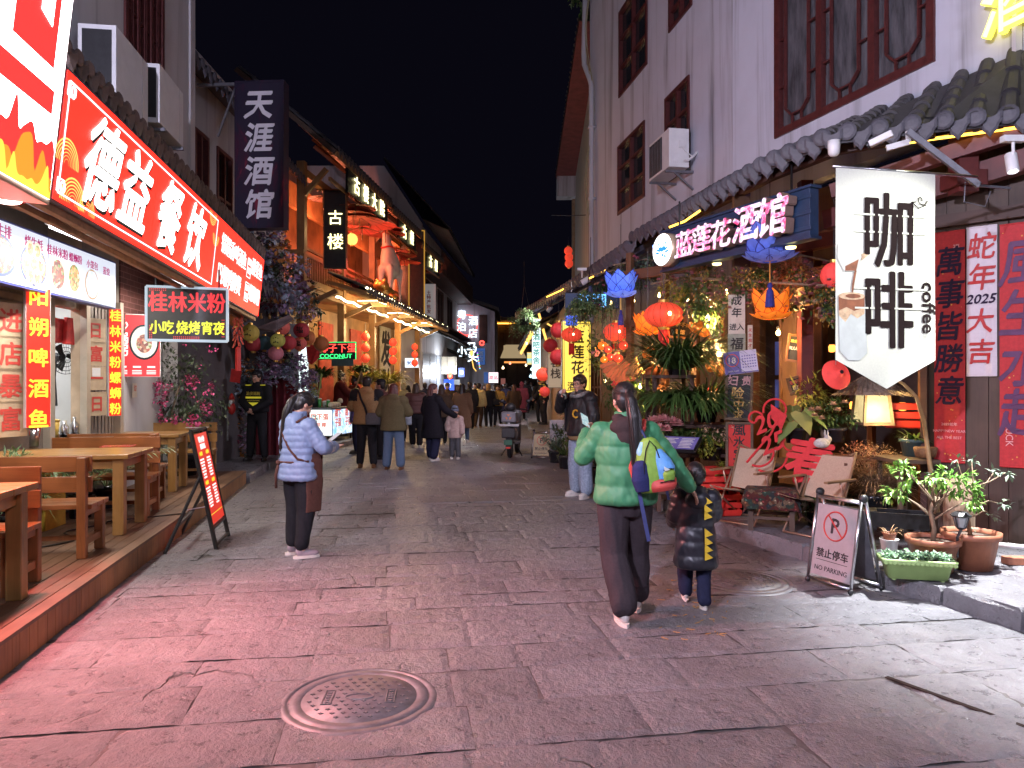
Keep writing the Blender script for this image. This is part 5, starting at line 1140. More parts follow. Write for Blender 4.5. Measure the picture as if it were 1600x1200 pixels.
plant('leafy bush with peach roses left of the thatched lantern',P(1305,690,8.0),lambda mb:(bush(mb,(0,0,.3),.34,.24,.2,620,.06,.028,0,.3,-.6),[rose(mb,(x,-.18,z),.035,1)for x,z in((-.3,.3),(-.26,.37),(-.22,.27),(-.1,.42),(.02,.44),(-.05,.36),(-.33,.36))]),[LD,LPEACH],.13,.15,BLKPOT,name='rose_bush')
plant('dark foliage filling the space under the display bench',(3.3,7.9,PZ),lambda mb:(bush(mb,(0,0,.25),.5,.25,.28,420,.08,.03,0,.3,-.3),strands(mb,(.3,-.1,.1),.1,60,.35,.02,0,.8)),[LD],.15,.15,BLKPOT,name='leafy_plant')
for k in range(3):
 mb=MB();mb.lathe([(0,0),(.045,0),(.042,.26-k*.03),(0,.26-k*.03)],12);o=mb.build('short_log',[BARK],None,True);tag(o,['short upright log right behind the black taro pot','second short log between taro and rose bush','shortest of the upright logs by the rose bush'][k],'log','short logs on the bench');o.location=P(1261+k*13,690,8.35-.05*k)
o=thing('stone_rabbit','pale stone rabbit ornament perched left of the dry grass','ornament',P(1284,700,7.7),rad(20));mb=MB();mb.ell((0,0,.05),(.10,.06,.055));mb.ell((.08,0,.09),(.045,.04,.04));mb.ell((.06,.02,.15),(.014,.012,.05));mb.ell((.06,-.02,.15),(.014,.012,.05));blob_build(mb,'body',MORTAR,o,.012,3)
PCUT=mat('red felt cutout',(.62,.03,.035),.75,0,.12,20,.1)
o=thing('new_year_cutout','red scrolling cut-out reading 2025 leaning by the taro','decoration',P(1203,676,8.0),rad(-22));mb=MB();q=Matrix.Rotation(rad(-25),4,'Y');mb.text('20',.26,q@tr(.02,0,.12),0,BOLD,.012,shear=.35);mb.text('25',.26,q@tr(-.02,.0,-.11),0,BOLD,.012,shear=.35)
def swirl(cx,cz,r,a0,a1,w=.012,n=16,gr=.0):mb.tube([q@Vector((cx+(r+gr*i/n)*math.cos(a0+(a1-a0)*i/n),-.004,cz+(r+gr*i/n)*math.sin(a0+(a1-a0)*i/n)))for i in range(n+1)],w,6)
swirl(-.2,-.14,.16,-.2,-2.4);swirl(-.12,-.2,.2,-.6,-2.5);swirl(.16,.2,.1,-1,3,gr=.03);swirl(-.08,.2,.09,0,4.4,gr=-.05);swirl(.15,-.2,.09,2,6.8,gr=-.04);mb.tube([q@Vector(p)for p in((-.36,0,-.2),(-.2,0,-.12),(0,0,-.02),(.14,0,.1))],.013,6);mb.build('cutout',[PCUT],o)
mb=MB();mb.add([q@Vector(p)for p in((.14,0,.28),(.24,-.02,.1),(.12,-.01,-.02),(.08,-.01,.14),(.14,.006,.28),(.24,-.014,.1),(.12,-.004,-.02),(.08,-.004,.14))],[(0,1,2,3),(7,6,5,4)]);mb.build('paper_flag',[PCUT],o)
o=thing('red_cutout','chunky red spring character cut-out leaning against the bench','decoration',P(1266,722,7.75),rad(-18));mb=MB();mb.text('春',.52,tr(0,0,0),0,[(0,0),(.025,0),(-.025,0),(0,.025),(0,-.025)],.03);mb.build('cutout',[PCUT],o);o.rotation_euler=(rad(-8),rad(8),rad(-18))
def vine(mb):
 for k in range(13):
  u_=k/12;c=Vector((-1.0+2.1*u_,.1*math.sin(k),-.12-.28*u_+.16*math.sin(k*1.7)));bush(mb,c,.24,.2,.2,150,.055,.03,0,.2);bush(mb,c,.24,.22,.2,70,.05,.028,1,.2)
  for j in range(16):rose(mb,c+Vector((R.uniform(-.2,.2),R.uniform(-.24,-.05),R.uniform(-.18,.18))),.022,2)if j<9 else leaf(mb,c+rdir()*.2,rdir(-1)-Z,Z,.08,.03,0)
v0,v1=P(1110,425,9.0),P(1295,415,7.9);d=v1-v0
plant('flowering vine of pink and yellow blooms trailing under the neon board',(v0+v1)/2,vine,[LD,leafm('autumn leaf',(.25,.13,.02),(.45,.3,.06)),leafm('dusty pink bloom',(.35,.12,.16),(.6,.28,.3))],0,stems=[([(-1,0,0),(-.3,.05,-.1),(.3,0,-.2),(1.0,.02,-.3)],.02,.012)],name='flowering_vine').rotation_euler=(0,0,math.atan2(d.y,d.x))
plant('leafy climber with green tendrils left of the flowering vine',P(1098,470,9.4),lambda mb:bush(mb,(0,0,0),.32,.25,.5,420,.075,.04,0,.2,-1,.5),[LD],0,stems=[([(-.15,0,.75),(-.2,-.05,.6),(-.12,-.06,.45),(-.05,0,.3),(-.1,.02,.1),(-.2,0,-.05),(-.18,0,-.3)],.018,.014)],name='climber')
plant('small pot of pink flowers on the sill above the tilted chalkboards',P(1254,462,8.7),lambda mb:(bush(mb,(0,0,.2),.2,.16,.13,120,.04,.02,0,.2),bush(mb,(0,0,.22),.2,.16,.13,220,.03,.025,1,.2)),[LD,LPK],.11,.10,PINE,name='potted_flowers')
mb=MB();a=P(1232,478,8.6);b=P(1280,470,8.4);mb.bar(a,b,.18,.05);mb.bar((a+b)/2+Vector((.02,.1,-.02)),(a+b)/2+Vector((.15,.9,-.02)),.05,.05);o=mb.build('shelf_board',[PINEX],bevel=.004);tag(o,'rough wooden shelf board under the pink potted flowers','shelf')
STRAW=mat('straw',(.42,.26,.10),.9,0,.35,40,.5)
o=thing('straw_broom_hat','straw fringe hat hanging by the wooden name tag','hat',P(993,575,10));mb=MB();mb.lathe([(.0,.16),(.02,.15),(.05,.05),(.13,-.05),(.14,-.09),(.10,-.08)],16,cap=False)
for k in range(120):a=R.uniform(0,6.28);mb.tube([(.05*math.cos(a),.05*math.sin(a),.05),(.14*math.cos(a),.14*math.sin(a),-.08-R.uniform(0,.05))],.004,3)
mb.build('straw',[STRAW],o)
o=thing('paper_fan','brown palm leaf fan hanging behind the round crest lantern','fan',P(974,560,10.6),0);mb=MB()
for k in range(9):a=rad(-70+k*14);mb.prism([(0,0),(.34*math.sin(a-.11),-.34*math.cos(a-.11)),(.36*math.sin(a),-.36*math.cos(a)),(.34*math.sin(a+.11),-.34*math.cos(a+.11))],-.002-k*.003,.0-k*.003)
mb.build('blades',[mat('dry palm',(.28,.08,.04),.8,0,.4,20,.3,island=.3)],o)
o=thing('gourds','pair of brown gourds hanging left of the calendar sign','gourd',P(1117,570,9.6));mb=MB()
for x,z in((-.06,.02),(.06,-.04)):mb.ell((x,0,z-.04),(.075,.07,.08),0,16,10);mb.ell((x,0,z+.07),(.045,.045,.05),0,14,8);mb.tube([(x,0,z+.1),(0,0,.3)],.006,5)
o2=blob_build(mb,'gourd_pair',mat('brown gourd',(.28,.13,.05),.4,0,.4,7,.1),o,.01,2)
o=thing('goldfish_ornament','orange carved fish ornament in the vine beside the patterned picture','ornament',P(1092,515,9.7));mb=MB();mb.ell((0,0,0),(.17,.05,.07),0,14,8,Matrix.Rotation(.5,3,'Y'));mb.ell((.17,0,-.1),(.1,.015,.06),0,10,6,Matrix.Rotation(.9,3,'Y'));mb.ell((-.02,0,.08),(.08,.012,.05),0,10,6);mb.ell((.2,0,-.03),(.09,.012,.035),0,10,6,Matrix.Rotation(.1,3,'Y'));blob_build(mb,'body',mat('orange lacquer',(.6,.2,.03),.35,0,.4,12,.1),o,.012,2)
o=thing('red_ornament','small red diamond ornament pinned on the dark post behind the man drinking','ornament',P(961,601,10.5));mb=MB();mb.prism([(-.06,0),(0,-.07),(.06,0),(0,.07)],-.01,.01);mb.build('diamond',[RED],o)
mb=MB()
for x in(-.55,.1,.62):mb.box(x,x+.09,0,.09,PZ-10.3*0,3.6)
mb.box(-.6,.8,.01,.1,2.5,2.6);mb.box(-.6,.8,-.2,.1,1.35,1.39);mb.box(-.6,.8,-.2,.1,.85,.89);mb.box(-.6,.8,.01,.1,3.2,3.34)
o=mb.build('trellis',[BROWNX],bevel=.004);tag(o,'brown timber trellis frame behind the hanging lanterns and fish ornament','trellis');o.location=(2.05,10.55,0);o.rotation_euler=(0,0,rad(-50))
for k in range(5):
 o=thing('ceramic_jar',['squat brown jar on the trellis shelf under the gourds','black wine jar with red label on the trellis shelf','tall brown jar at the trellis end','small green jar on the lower trellis shelf','round ochre jar on the lower trellis shelf'][k],'jar',(2.05+[-.2,.1,.3,-.1,.25][k]*.64,10.45-[-.2,.1,.3,-.1,.25][k]*.76,[1.39,1.39,1.39,.89,.89][k]),group='jars on the trellis shelves');mb=MB();s=[.8,1,1.1,.7,.9][k];mb.lathe([(0,0),(.07*s,0),(.11*s,.1*s),(.1*s,.18*s),(.05*s,.22*s),(.055*s,.26*s),(0,.26*s)],18);mb.build('body',[[BLKPOT,mat('brown glaze',(.16,.07,.03),.25)][k%2]],o,True);mb=MB();mb.prism([(-.04*s,0),(0,-.04*s),(.04*s,0),(0,.04*s)],-.118*s,-.108*s,0,tr(0,0,.12*s));mb.build('paper_label',[RED],o)
for k,(px,Y,r_,h,lm,lab)in enumerate(((884,13.2,.3,.55,LD,'dark leafy pot plant at the kerb left of the drinking man'),(905,12.2,.28,.9,LD,'taller leafy pot plant behind the drinking man'),(868,14.2,.25,.5,LGR,'grey green pot plant by the white notice board'),(938,11.2,.35,1.75,LD,'tall leafy plant between the yellow sign and the bar front'),(985,10.3,.33,1.35,LB,'yellow lit leafy plant at the shoulder of the woman in green'),(1000,9.6,.3,.95,LY,'bushy variegated plant behind the woman in green'))):
 plant(lab,(P(px,600,Y).x,Y,PZ),lambda mb,r_=r_,h=h:(bush(mb,(0,0,h),r_,r_*.9,max(.25,h*.36),420,.09,.035,0,.3,-1),strands(mb,(0,0,.25),.08,60,.45,.025,0,1.2)),[lm],.15,.24,BLKPOT,[([(0,0,.2),(.02,0,h*.6),(0,0,h)],.015,.008)],'pot_plant','pot plants along the bar kerb')
for k,(px,py,Y,r_,lm,lab)in enumerate(((965,440,12.2,.5,LD,'leafy vine hanging over the blue lotus lamp'),(1010,425,11.0,.5,LGR,'grey green vine under the eave left of the neon board'),(1068,455,10.2,.45,LY,'yellow green vine above the oval lantern'),(1190,445,9.2,.42,LD,'dark vine over the bar doorway'),(1255,425,8.4,.4,LRUST,'rusty flowering vine behind the big blue lotus'))):
 plant(lab,P(px,py,Y),lambda mb,r_=r_:(bush(mb,(0,0,0),r_,.25,r_*.55,520,.065,.032,0,.2,-1,.6,12),[rose(mb,V_,.025,1)for V_ in[Vector((R.uniform(-r_,r_),-.25,R.uniform(-.25,.2)))for q in range(12)]]),[lm,LPK],0,stems=[([(-r_,0,.1),(0,.05,.2),(r_,0,.1)],.014,.01)],name='hanging_vine',group='vines under the bar eave')
for k,(px,py,Y)in enumerate(((955,475,12),(990,470,11.3),(1030,462,10.6),(1075,470,10),(1135,458,9.4),(1160,455,9.2),(1085,560,9.9),(1000,605,10.2),(945,595,11.4),(1140,640,9.6))):
 o=thing('fairy_bulb','tiny warm bulb among the vines and shelves of the bar','light bulb',P(px,py,Y),group='tiny warm bulbs in the bar front');mb=MB();mb.ell((0,0,0),(.022,.022,.028));mb.lathe([(.01,.02),(.012,.05),(0,.05)],8);mb.build('bulb',[HOT],o,True)
for k,(px,py,lab)in enumerate(((1000,500,'framed red paper cut on the bar wall behind the blue lotus'),(1035,545,'small framed gold print on the bar wall under the oval lantern'),(1085,440,'painted wooden plaque on the bar wall above the bulb'),(985,635,'red paper diamond print on the bar wall behind the vine stand'))):
 u,z=RA.at(px,py,.05);o=thing('framed_print',lab,'picture',M=RA.M@tr(u,-.0,z));mb=MB();mb.box(-.3,.3,.04,.08,-.22,.22);mb.build('frame',[PINEX],o,bevel=.008);mb=MB();mb.box(-.26,.26,.03,.045,-.18,.18);mb.text('福',.26,tr(0,.026,0),1,BOLD,.002);mb.build('print',[[RED,SLATE,OLDW,RED][k],CHG],o)
# LEFT: the restaurant
DA,DB=Vector((-2.44,2.0,0)),Vector((-4.40,12.2,0));DK=Pl((DA.x,DA.y),(DB.x,DB.y));DZ=.215
DECK=wood('worn deck boards',(.22,.12,.07),(.09,.05,.03),.5,'x',2.5,.35);DECKF=wood('charred deck front',(.40,.19,.075),(.055,.022,.012),.55,'z',2.2,.3);ORW=wood('red brown varnish',(.34,.115,.035),(.15,.045,.018),.32,'x',3,.15,.4);ORWZ=wood('red brown varnish upright',(.33,.115,.038),(.14,.045,.018),.34,'z',3,.15,.4);HON=wood('honey varnish',(.44,.23,.07),(.25,.11,.03),.3,'x',3,.12,.4);HONZ=wood('honey varnish upright',(.42,.22,.07),(.23,.10,.03),.32,'z',3,.12,.4)
o=thing('terrace_deck','long low wooden terrace deck with a charred plank front','deck',M=DK.M)
mb=MB();y_=.0
while y_<2.9:
 w=.11;x=R.uniform(-1.5,-.2)
 while x<DK.L:
  l=R.uniform(1.6,3.0);mb.box(max(x,0)+.003,min(x+l,DK.L)-.003,y_+.003,y_+w-.003,DZ-.025,DZ+R.uniform(-.002,.002));x+=l
 y_+=w
mb.build('top_boards',[DECK],o)
mb=MB();x=0
while x<DK.L:
 w=R.uniform(.09,.15);mb.box(x+.002,x+w-.002,.012,.03,0,DZ-.026);x+=w
y_=.03
while y_<2.8:w=R.uniform(.09,.15);mb.box(DK.L-.035,DK.L-.015,y_+.002,y_+w-.002,0,DZ-.026);y_+=w
mb.build('front_planks',[DECKF],o)
mb=MB();mb.tube([(4.3+i*.12,.75+.12*math.sin(i*.9),DZ+.012)for i in range(14)]+[(6.2,.0,DZ+.012),(6.4,-.02,DZ-.02)],.008,6);mb.build('power_cable',[BLACKP],o,True)
def bench(label,loc,rz,w=1.35,m=(ORW,ORWZ),d=.42,sh=.44,bh=.84):
 """faces -y, back at +y"""
 o=thing('bench',label,'bench',loc,rz,'wooden benches on the terrace');mb=MB()
 n=3
 for i in range(n):mb.box(-w/2,w/2,-d/2+i*d/n+.004,-d/2+(i+1)*d/n-.004,sh-.04,sh)
 mb.build('seat',[m[0]],o,bevel=.005);mb=MB()
 mb.box(-w/2,w/2,d/2-.03,d/2-.005,bh-.13,bh);mb.box(-w/2,w/2,d/2-.032,d/2-.007,bh-.30,bh-.17);mb.build('backrest',[m[0]],o,bevel=.005)
 for sx in(-1,1):
  x=sx*(w/2-.06)
  mb=MB();mb.box(x-.035,x+.035,d/2-.004,d/2+.06,0,bh-.01);mb.build('leg',[m[1]],o,bevel=.006)
  mb=MB();mb.box(x-.035,x+.035,-d/2+.01,-d/2+.08,0,sh-.041);mb.build('leg',[m[1]],o,bevel=.006)
 mb=MB()
 for sx in(-1,1):x=sx*(w/2-.06);mb.box(x-.02,x+.02,-d/2+.08,d/2-.004,.10,.16);mb.box(x-.021,x+.021,-d/2+.081,d/2-.005,sh-.1,sh-.042)
 mb.box(-w/2+.1,w/2-.1,-.02,.02,.11,.15);mb.build('stretcher',[m[1]],o,bevel=.004);return o
def table(label,loc,rz,w=1.3,d=.72,h=.77,m=(HON,HONZ)):
 o=thing('table',label,'table',loc,rz,'wooden tables on the terrace');mb=MB()
 for i in range(4):mb.box(-w/2,w/2,-d/2+i*d/4+.0015,-d/2+(i+1)*d/4-.0015,h-.045,h)
 mb.build('tabletop',[m[0]],o,bevel=.006)
 for sx in(-1,1):
  for sy in(-1,1):x,y=sx*(w/2-.1),sy*(d/2-.09);mb=MB();mb.box(x-.05,x+.05,y-.05,y+.05,0,h-.046);mb.build('leg',[m[1]],o,bevel=.008)
 mb=MB()
 for sy in(-1,1):y=sy*(d/2-.09);mb.box(-w/2+.15,w/2-.15,y-.015,y+.015,h-.14,h-.047)
 for sx in(-1,1):x=sx*(w/2-.1);mb.box(x-.016,x+.016,-d/2+.14,d/2-.14,h-.14,h-.048)
 mb.build('apron',[m[1]],o);return o
ra=rad(11)
def D(u,v):p=DK.w(u,DZ,-v);return(p.x,p.y,DZ)
table('nearest wooden table, cut by the picture edge',D(2.75,.85),ra+rad(0));
bench('reddish bench just behind the nearest table',D(3.25,1.02),ra,1.4)
bench('reddish bench with its back to the one behind the nearest table',D(4.42,1.0),ra+math.pi,1.5)
table('long honey coloured table in the middle of the terrace',D(5.5,.98),ra,1.5,.85)
bench('dark bench beyond the middle table',D(6.35,1.05),ra,1.45)
bench('dark bench backed against the one beyond the middle table',D(7.35,1.15),ra+math.pi,1.3)
table('far honey table carrying a steel chopstick cup near the terrace end',D(8.35,1.15),ra,1.35,.75)
bench('yellowish bench at the far end of the terrace',D(9.5,1.05),ra,1.45,(HON,HONZ))
def cup(label,loc,r=.05,h=.17):
 o=thing('chopstick_cup',label,'cup',loc,group='chopstick cups on the tables');mb=MB();mb.lathe([(0,0),(r,0),(r,h),(r*.93,h),(r*.9,.02),(0,.02)],20,cap=False);mb.build('cup',[STEEL],o,True)
 mb=MB()
 for k in range(34):a=R.uniform(0,6.28);q=R.uniform(0,r*.8);x,y=q*math.cos(a),q*math.sin(a);mb.tube([(x,y,.03),(x*1.8,y*1.8,h+R.uniform(.015,.06))],.004,5);
 mb.build('chopsticks',[mat('wrapped chopstick red',(.55,.06,.04),.5,0,.3,9,0,island=.3)],o);return o
cup('steel chopstick cup on the middle terrace table',G(52,697,.985),.055,.18)
cup('steel chopstick cup on the far terrace table',G(203,668,.985),.055,.18)
for k,(px,py,lab)in enumerate(((185,697,'red laminated menu lying on the middle table'),(308,668,'white menu sheet lying on the far table'))):
 p=G(px,py,.987);mb=MB();mb.box(-.16,.16,-.11,.11,0,.004);o=mb.build('menu_card',[mat('laminated menu',(.45,.06,.05),.2,0,.8,22,0)if k==0 else mat('menu sheet',(.5,.48,.46),.4,0,.3,30,0)]);tag(o,lab,'menu');o.location=p;o.rotation_euler=(0,0,ra+.1)
o=thing('menu_stand','tall black leaning menu stand with a red lit menu at the terrace edge','menu stand')
A=G(256,865);B=G(337,857);BLr=G(300,858);tl,tr_=P(277,682,A.y*1.0),P(309,676,7.6)
fl,fr=G(338,858),G(357,838);rl,rr2=G(257,866),G(283,835)
top_l=Vector((fl.x-.30,fl.y+.10,1.17));top_r=top_l+(fr-fl)
xd=(fr-fl).normalized();wd=(fr-fl).length
mb=MB()
for p,q in((fl,top_l),(fr,top_r)):mb.bar(p,q,.035,.03)
mb.bar(top_l,top_r,.035,.03);mb.bar(fl.lerp(top_l,.17),fr.lerp(top_r,.17),.03,.03);mb.bar(fl.lerp(top_l,.03),fr.lerp(top_r,.03),.03,.025);mb.build('front_frame',[BLACKP],o,bevel=.003)
mb=MB()
hl,hr=fl.lerp(top_l,.62),fr.lerp(top_r,.62)
for p,q in((rl,hl),(rr2,hr)):mb.bar(p,q,.03,.025)
mb.bar(rl.lerp(hl,.35),rr2 .lerp(hr,.35),.03,.025);mb.build('rear_frame',[BLACKP],o,bevel=.003);mb=MB();mb.bar(rl.lerp(hl,.55),fl.lerp(top_l,.36),.012,.01);mb.build('brace',[STEEL],o)
zz=(top_l-fl).normalized();yy=zz.cross(xd).normalized();c=(fl.lerp(top_l,.58)+fr.lerp(top_r,.58))/2;LH=(top_l-fl).length
MM=Matrix(((xd.x,yy.x,zz.x,c.x),(xd.y,yy.y,zz.y,c.y),(xd.z,yy.z,zz.z,c.z),(0,0,0,1)))
if yy.y<0 and abs(yy.y)>abs(yy.x):pass
SIGNRED=emit('red backlight',(1,.018,.010),2.8);REDLIT=emit('red lit menu',(1,.05,.03),.62);YLIT=emit('yellow lit print',(1,.75,.05),.9);WLIT=emit('white lit print',(1,.93,.9),1.0)
hw_,hh_=wd/2-.012,LH*.385
mb=MB();mb.box(-hw_,hw_,-.008,.008,-hh_,hh_,0,MM);pn=mb.build('panel',[REDLIT],o)
sg=-1
mb=MB();mb.text('特色小炒',.07,MM@tr(0,-.0105,hh_*.86),0,BOLD,.0008,sx=.95);
mb.text('招牌菜品',.06,MM@tr(0,-.0105,hh_*.70),0,BOLD,.0008,sx=.95)
for blk,z0 in((0,.42),(1,-.22)):
 for r_ in range(7 if blk==0 else 7):
  for c_ in(-1,1):l=R.uniform(.5,.8)*hw_*.8;z=hh_*(z0-r_*.066);mb.box(c_*hw_*.48-l/2,c_*hw_*.48+l/2,-.0105,-.0095,z-.010,z+.008,0,MM)
mb.build('white_print',[WLIT],pn)
mb=MB()
for z in(.55,-.10):
 for c_ in(-1,1):mb.text('小炒类',.045,MM@tr(c_*hw_*.48,-.0105,hh_*z),0,BOLD,.0008)
mb.box(-hw_*.9,hw_*.9,-.0105,-.0095,-hh_*.80,-hh_*.785,0,MM);mb.build('yellow_print',[YLIT],pn)
# red fascia lightbox
FT0,FT1=P(96,101,5.5),P(412,406,12.8);FB0,FB1=P(81,309,5.5),P(403,494,12.8)
xv=(FB1-FB0).normalized();up0=(FT0-FB0);up0=(up0-xv*up0 .dot(xv)).normalized();up0=(Z+Vector((.10,-.02,0)));up0=(up0-xv*up0 .dot(xv)).normalized();yv=up0 .cross(xv).normalized()
FL=(FB1-FB0).length;FHt=.98
MF=Matrix(((xv.x,yv.x,up0 .x,FB0 .x),(xv.y,yv.y,up0 .y,FB0 .y),(xv.z,yv.z,up0 .z,FB0 .z),(0,0,0,1)))
sign=thing('red_lightbox','long glowing red restaurant lightbox with large white brush characters','lightbox sign',M=MF)
mb=MB();mb.box(-.04,FL+.03,.002,.24,-.03,FHt+.03);mb.build('casing',[GREYM],sign,bevel=.01)
mb=MB();a=0
for b in(FL*.275,FL*.60,FL):mb.box(a+.003,b-.003,-.006,.0,0,FHt);a=b
mb.build('face',[SIGNRED],sign)
WSIGN=emit('white sign letters',(1,.96,.90),4.5);BLKS=mat('letter shadow',(.015,.01,.01),.6)
big=[('德',.105),('益',.208),('餐',.34),('饮',.468)]
mb=MB();mb2=MB()
for ch,f in big:
 s=.80;mb.text(ch,s,tr(f*FL,-.012,FHt*.5),0,[(x*.7,z*.7)for x,z in NIB],.004,shear=.22,sx=.88);mb2 .text(ch,s,tr(f*FL+.022,-.0078,FHt*.5-.024),0,NIB,.0015,shear=.22,sx=.88)
mb.build('characters',[WSIGN],sign);mb2 .build('character_shadow',[BLKS],sign)
mb=MB();sx0,sx1=FL*.765,FL*.985
mb.text('锅锅香啤酒鱼',.29,tr(FL*.725,-.01,FHt*.71),0,[(0,0),(.014,.01)],.003,sx=.86);mb.text('田螺鸭脚煲',.31,tr(FL*.71,-.01,FHt*.28),0,[(0,0),(.014,.01)],.003,sx=.88)
for z,t in((.76,'德益'),(.62,'餐饮'),(.34,'天天'),(.2,'鲜煲')):mb.text(t,.11,tr(FL*.858,-.01,FHt*z),0,None,.003)
for z in(.66,.27):
 for s in(-1,1):mb.box(FL*.858+s*.125-.006,FL*.858+s*.125+.006,-.012,-.008,FHt*(z-.15),FHt*(z+.15))
 for s in(-1,1):mb.box(FL*.858-.119,FL*.858+.119,-.012,-.008,FHt*(z+s*.15)-.006,FHt*(z+s*.15)+.006)
mb.text('酸菜鱼',.3,tr(FL*.937,-.01,FHt*.74),0,None,.003,sx=.9);mb.text('螺蛳粉',.3,tr(FL*.937,-.01,FHt*.30),0,None,.003,sx=.9);mb.build('dish_lettering',[emit('white dish letters',(1,.95,.93),1.7)],sign)
LINE=emit('white frame line',(1,.93,1),1.9);mb=MB();x1=FL*.588;b=.055;t=.013
mb.box(b,x1,-.011,-.007,FHt-b-t,FHt-b);mb.box(b,x1,-.011,-.007,b,b+t);mb.box(b,b+t,-.011,-.007,b+t,FHt-b-t);mb.box(x1-t,x1,-.011,-.007,b+t,FHt-b-t)
for cz in(.12,FHt-.12):
 for k,e in((0,.1),(1,.06)):
  for s in(-1,1):mb.box(b+.03-e/2+k*.04,b+.03+e/2+k*.04,-.0115,-.0065,cz+s*e/2-.005,cz+s*e/2+.005);mb.box(b+.03+s*e/2-.005+k*.04,b+.03+s*e/2+.005+k*.04,-.012,-.006,cz-e/2,cz+e/2)
mb.build('frame_line',[LINE],sign)
mb=MB();YEL=emit('yellow scallop print',(1,.74,.18),1.05)
def arcs(cx,cz,r0,n,half=True,flip=1):
 for k in range(n):
  r=r0*(1-k/(n+.6));pts=[(cx+r*math.cos(a),-.0085-k*.0001,cz+flip*r*math.sin(a))for a in[math.pi*i/20 for i in range(21)]]
  for p,q in zip(pts,pts[1:]):
   mb.bar(p,q,r0*.055,.003,0,(0,0,1))if 0 else mb.add([(p[0],p[1],p[2]),(q[0],q[1],q[2]),(cx+(q[0]-cx)*.93,q[1],cz+(q[2]-cz)*.93),(cx+(p[0]-cx)*.93,p[1],cz+(p[2]-cz)*.93)],[(0,1,2,3),(3,2,1,0)])
arcs(.14,.30,.20,7);arcs(.30,.03,.21,7);arcs(.56,.02,.15,6);arcs(FL*.555,FHt-.02,.16,6,flip=-1);arcs(FL*.585,FHt-.26,.15,6,flip=-1);mb.build('scallop_print',[YEL],sign)
LB_=P(88,0,4.6)
q0=P(76,312,4.75);MQ=Matrix(((xv.x,yv.x,up0 .x,q0 .x),(xv.y,yv.y,up0 .y,q0 .y),(xv.z,yv.z,up0 .z,q0 .z),(0,0,0,1)))
box=thing('white_lightbox','tall white lightbox with a huge red character and flames at the picture edge','lightbox sign',M=MQ);W0=3.0;Hh=2.2
mb=MB();mb.box(-W0,.03,.003,.3,-.03,Hh);mb.build('casing',[mat('cream casing',(.55,.48,.36),.5,.1,.1)],box,bevel=.01)
mb=MB();mb.box(-W0,.0,-.004,.0,0,Hh-.03);mb.build('face',[emit('white sign light',(1,.94,.97),7)],box)
RB_=emit('lit red sign print',(1,.022,.02),2.4);mb=MB()
mb.box(-W0,-.10,-.008,-.005,.52,.67);
mb.box(-.62,-.14,-.008,-.005,.80,2.1);mb.build('red_print',[RB_],box)
mb=MB()
for(x,z)in((-.50,1.62),(-.29,1.50),(-.50,1.25),(-.29,1.16)):mb.prism([(x-.07,z-.09),(x+.07,z-.13),(x+.07,z+.09),(x-.07,z+.13)],-.0115,-.0095)
mb.build('white_squares',[emit('white sign light',(1,.94,.97),7)],box)
def flame(z0,z1,n,jag,x0=-W0,x1=-.01,ph=0):
 top=[]
 N=n*12
 for i in range(N+1):
  t=i/N;x=x0+(x1-x0)*t;k=t*n;f=k%1;a=(abs(math.sin(math.pi*(k+.13*math.sin(k*5+ph))))**1.6);top.append((x,z0+(z1-z0)*(a*(.55+.45*math.sin(k*2.1+ph))+jag*math.sin(k*9+ph))))
 return top
def band(top,y0,y1,m):
 mb=MB();vs=[];
 for x,z in top:vs+=[(x,y0,.0),(x,y0,max(z,.003))]
 mb.add(vs,[(2*i,2*i+2,2*i+3,2*i+1)for i in range(len(top)-1)]);return mb.build('flame_print',[m],box)
band(flame(.30,.50,15,.04),-.006,0,RB_);band(flame(.12,.34,13,.05,ph=2),-.008,0,emit('orange flame print',(1,.32,.03),1.1));band(flame(.04,.2,17,.06,ph=4),-.0095,0,emit('yellow flame print',(1,.72,.08),1.2))
# canopy, shop wall and panels
LW=Pl((-4.62,3.0),(-5.58,12.0))
def lw(px,py,off=0.0):return LW.at(px,py,off)
rest=thing('restaurant_front','restaurant front with tan shutters, white kitchen and dark brick pier','shop front')
TAN=mat('tan board',(.42,.32,.22),.7,0,.15,5,.08);SHUT=mat('grey brown shutter',(.26,.22,.19),.5,.3,.15,6,.1);KIT=mat('white kitchen tile',(.62,.62,.60),.35,0,.06,3,.03)
uA=lw(75,600)[0];uB=lw(128,600)[0];uC=lw(186,600)[0];
def brick():
 m,nt,b=_new('dark red brick');tc=nd(nt,'ShaderNodeTexCoord');t=nd(nt,'ShaderNodeTexBrick');sp=nd(nt,'ShaderNodeSeparateXYZ');cb=nd(nt,'ShaderNodeCombineXYZ');nt.links.new(tc.outputs['Object'],sp.inputs[0]);nt.links.new(sp.outputs[0],cb.inputs[0]);nt.links.new(sp.outputs[2],cb.inputs[1]);nt.links.new(cb.outputs[0],t.inputs[0])
 t.inputs['Scale'].default_value=1;t.inputs['Brick Width'].default_value=.24;t.inputs['Row Height'].default_value=.08;t.inputs['Mortar Size'].default_value=.006;t.inputs['Color1'].default_value=(.09,.03,.025,1);t.inputs['Color2'].default_value=(.14,.045,.035,1);t.inputs['Mortar'].default_value=(.22,.10,.09,1);nt.links.new(t.outputs[0],b.inputs['Base Color']);bumpn(nt,b,t.outputs['Fac'],-.5,.01);b.inputs['Roughness'].default_value=.85;return m
BRICK=brick()
mb=MB();wall_grid(mb,0,uA,DZ-.1,3.5,[],.12);on(rest,LW,mb,'tan_wall',[SHUT])
mb=MB();wall_grid(mb,uA,uB,DZ-.1,3.5,[(uA+.02,uB-.02,1.02,2.55)],.12);on(rest,LW,mb,'kitchen_wall',[TAN])
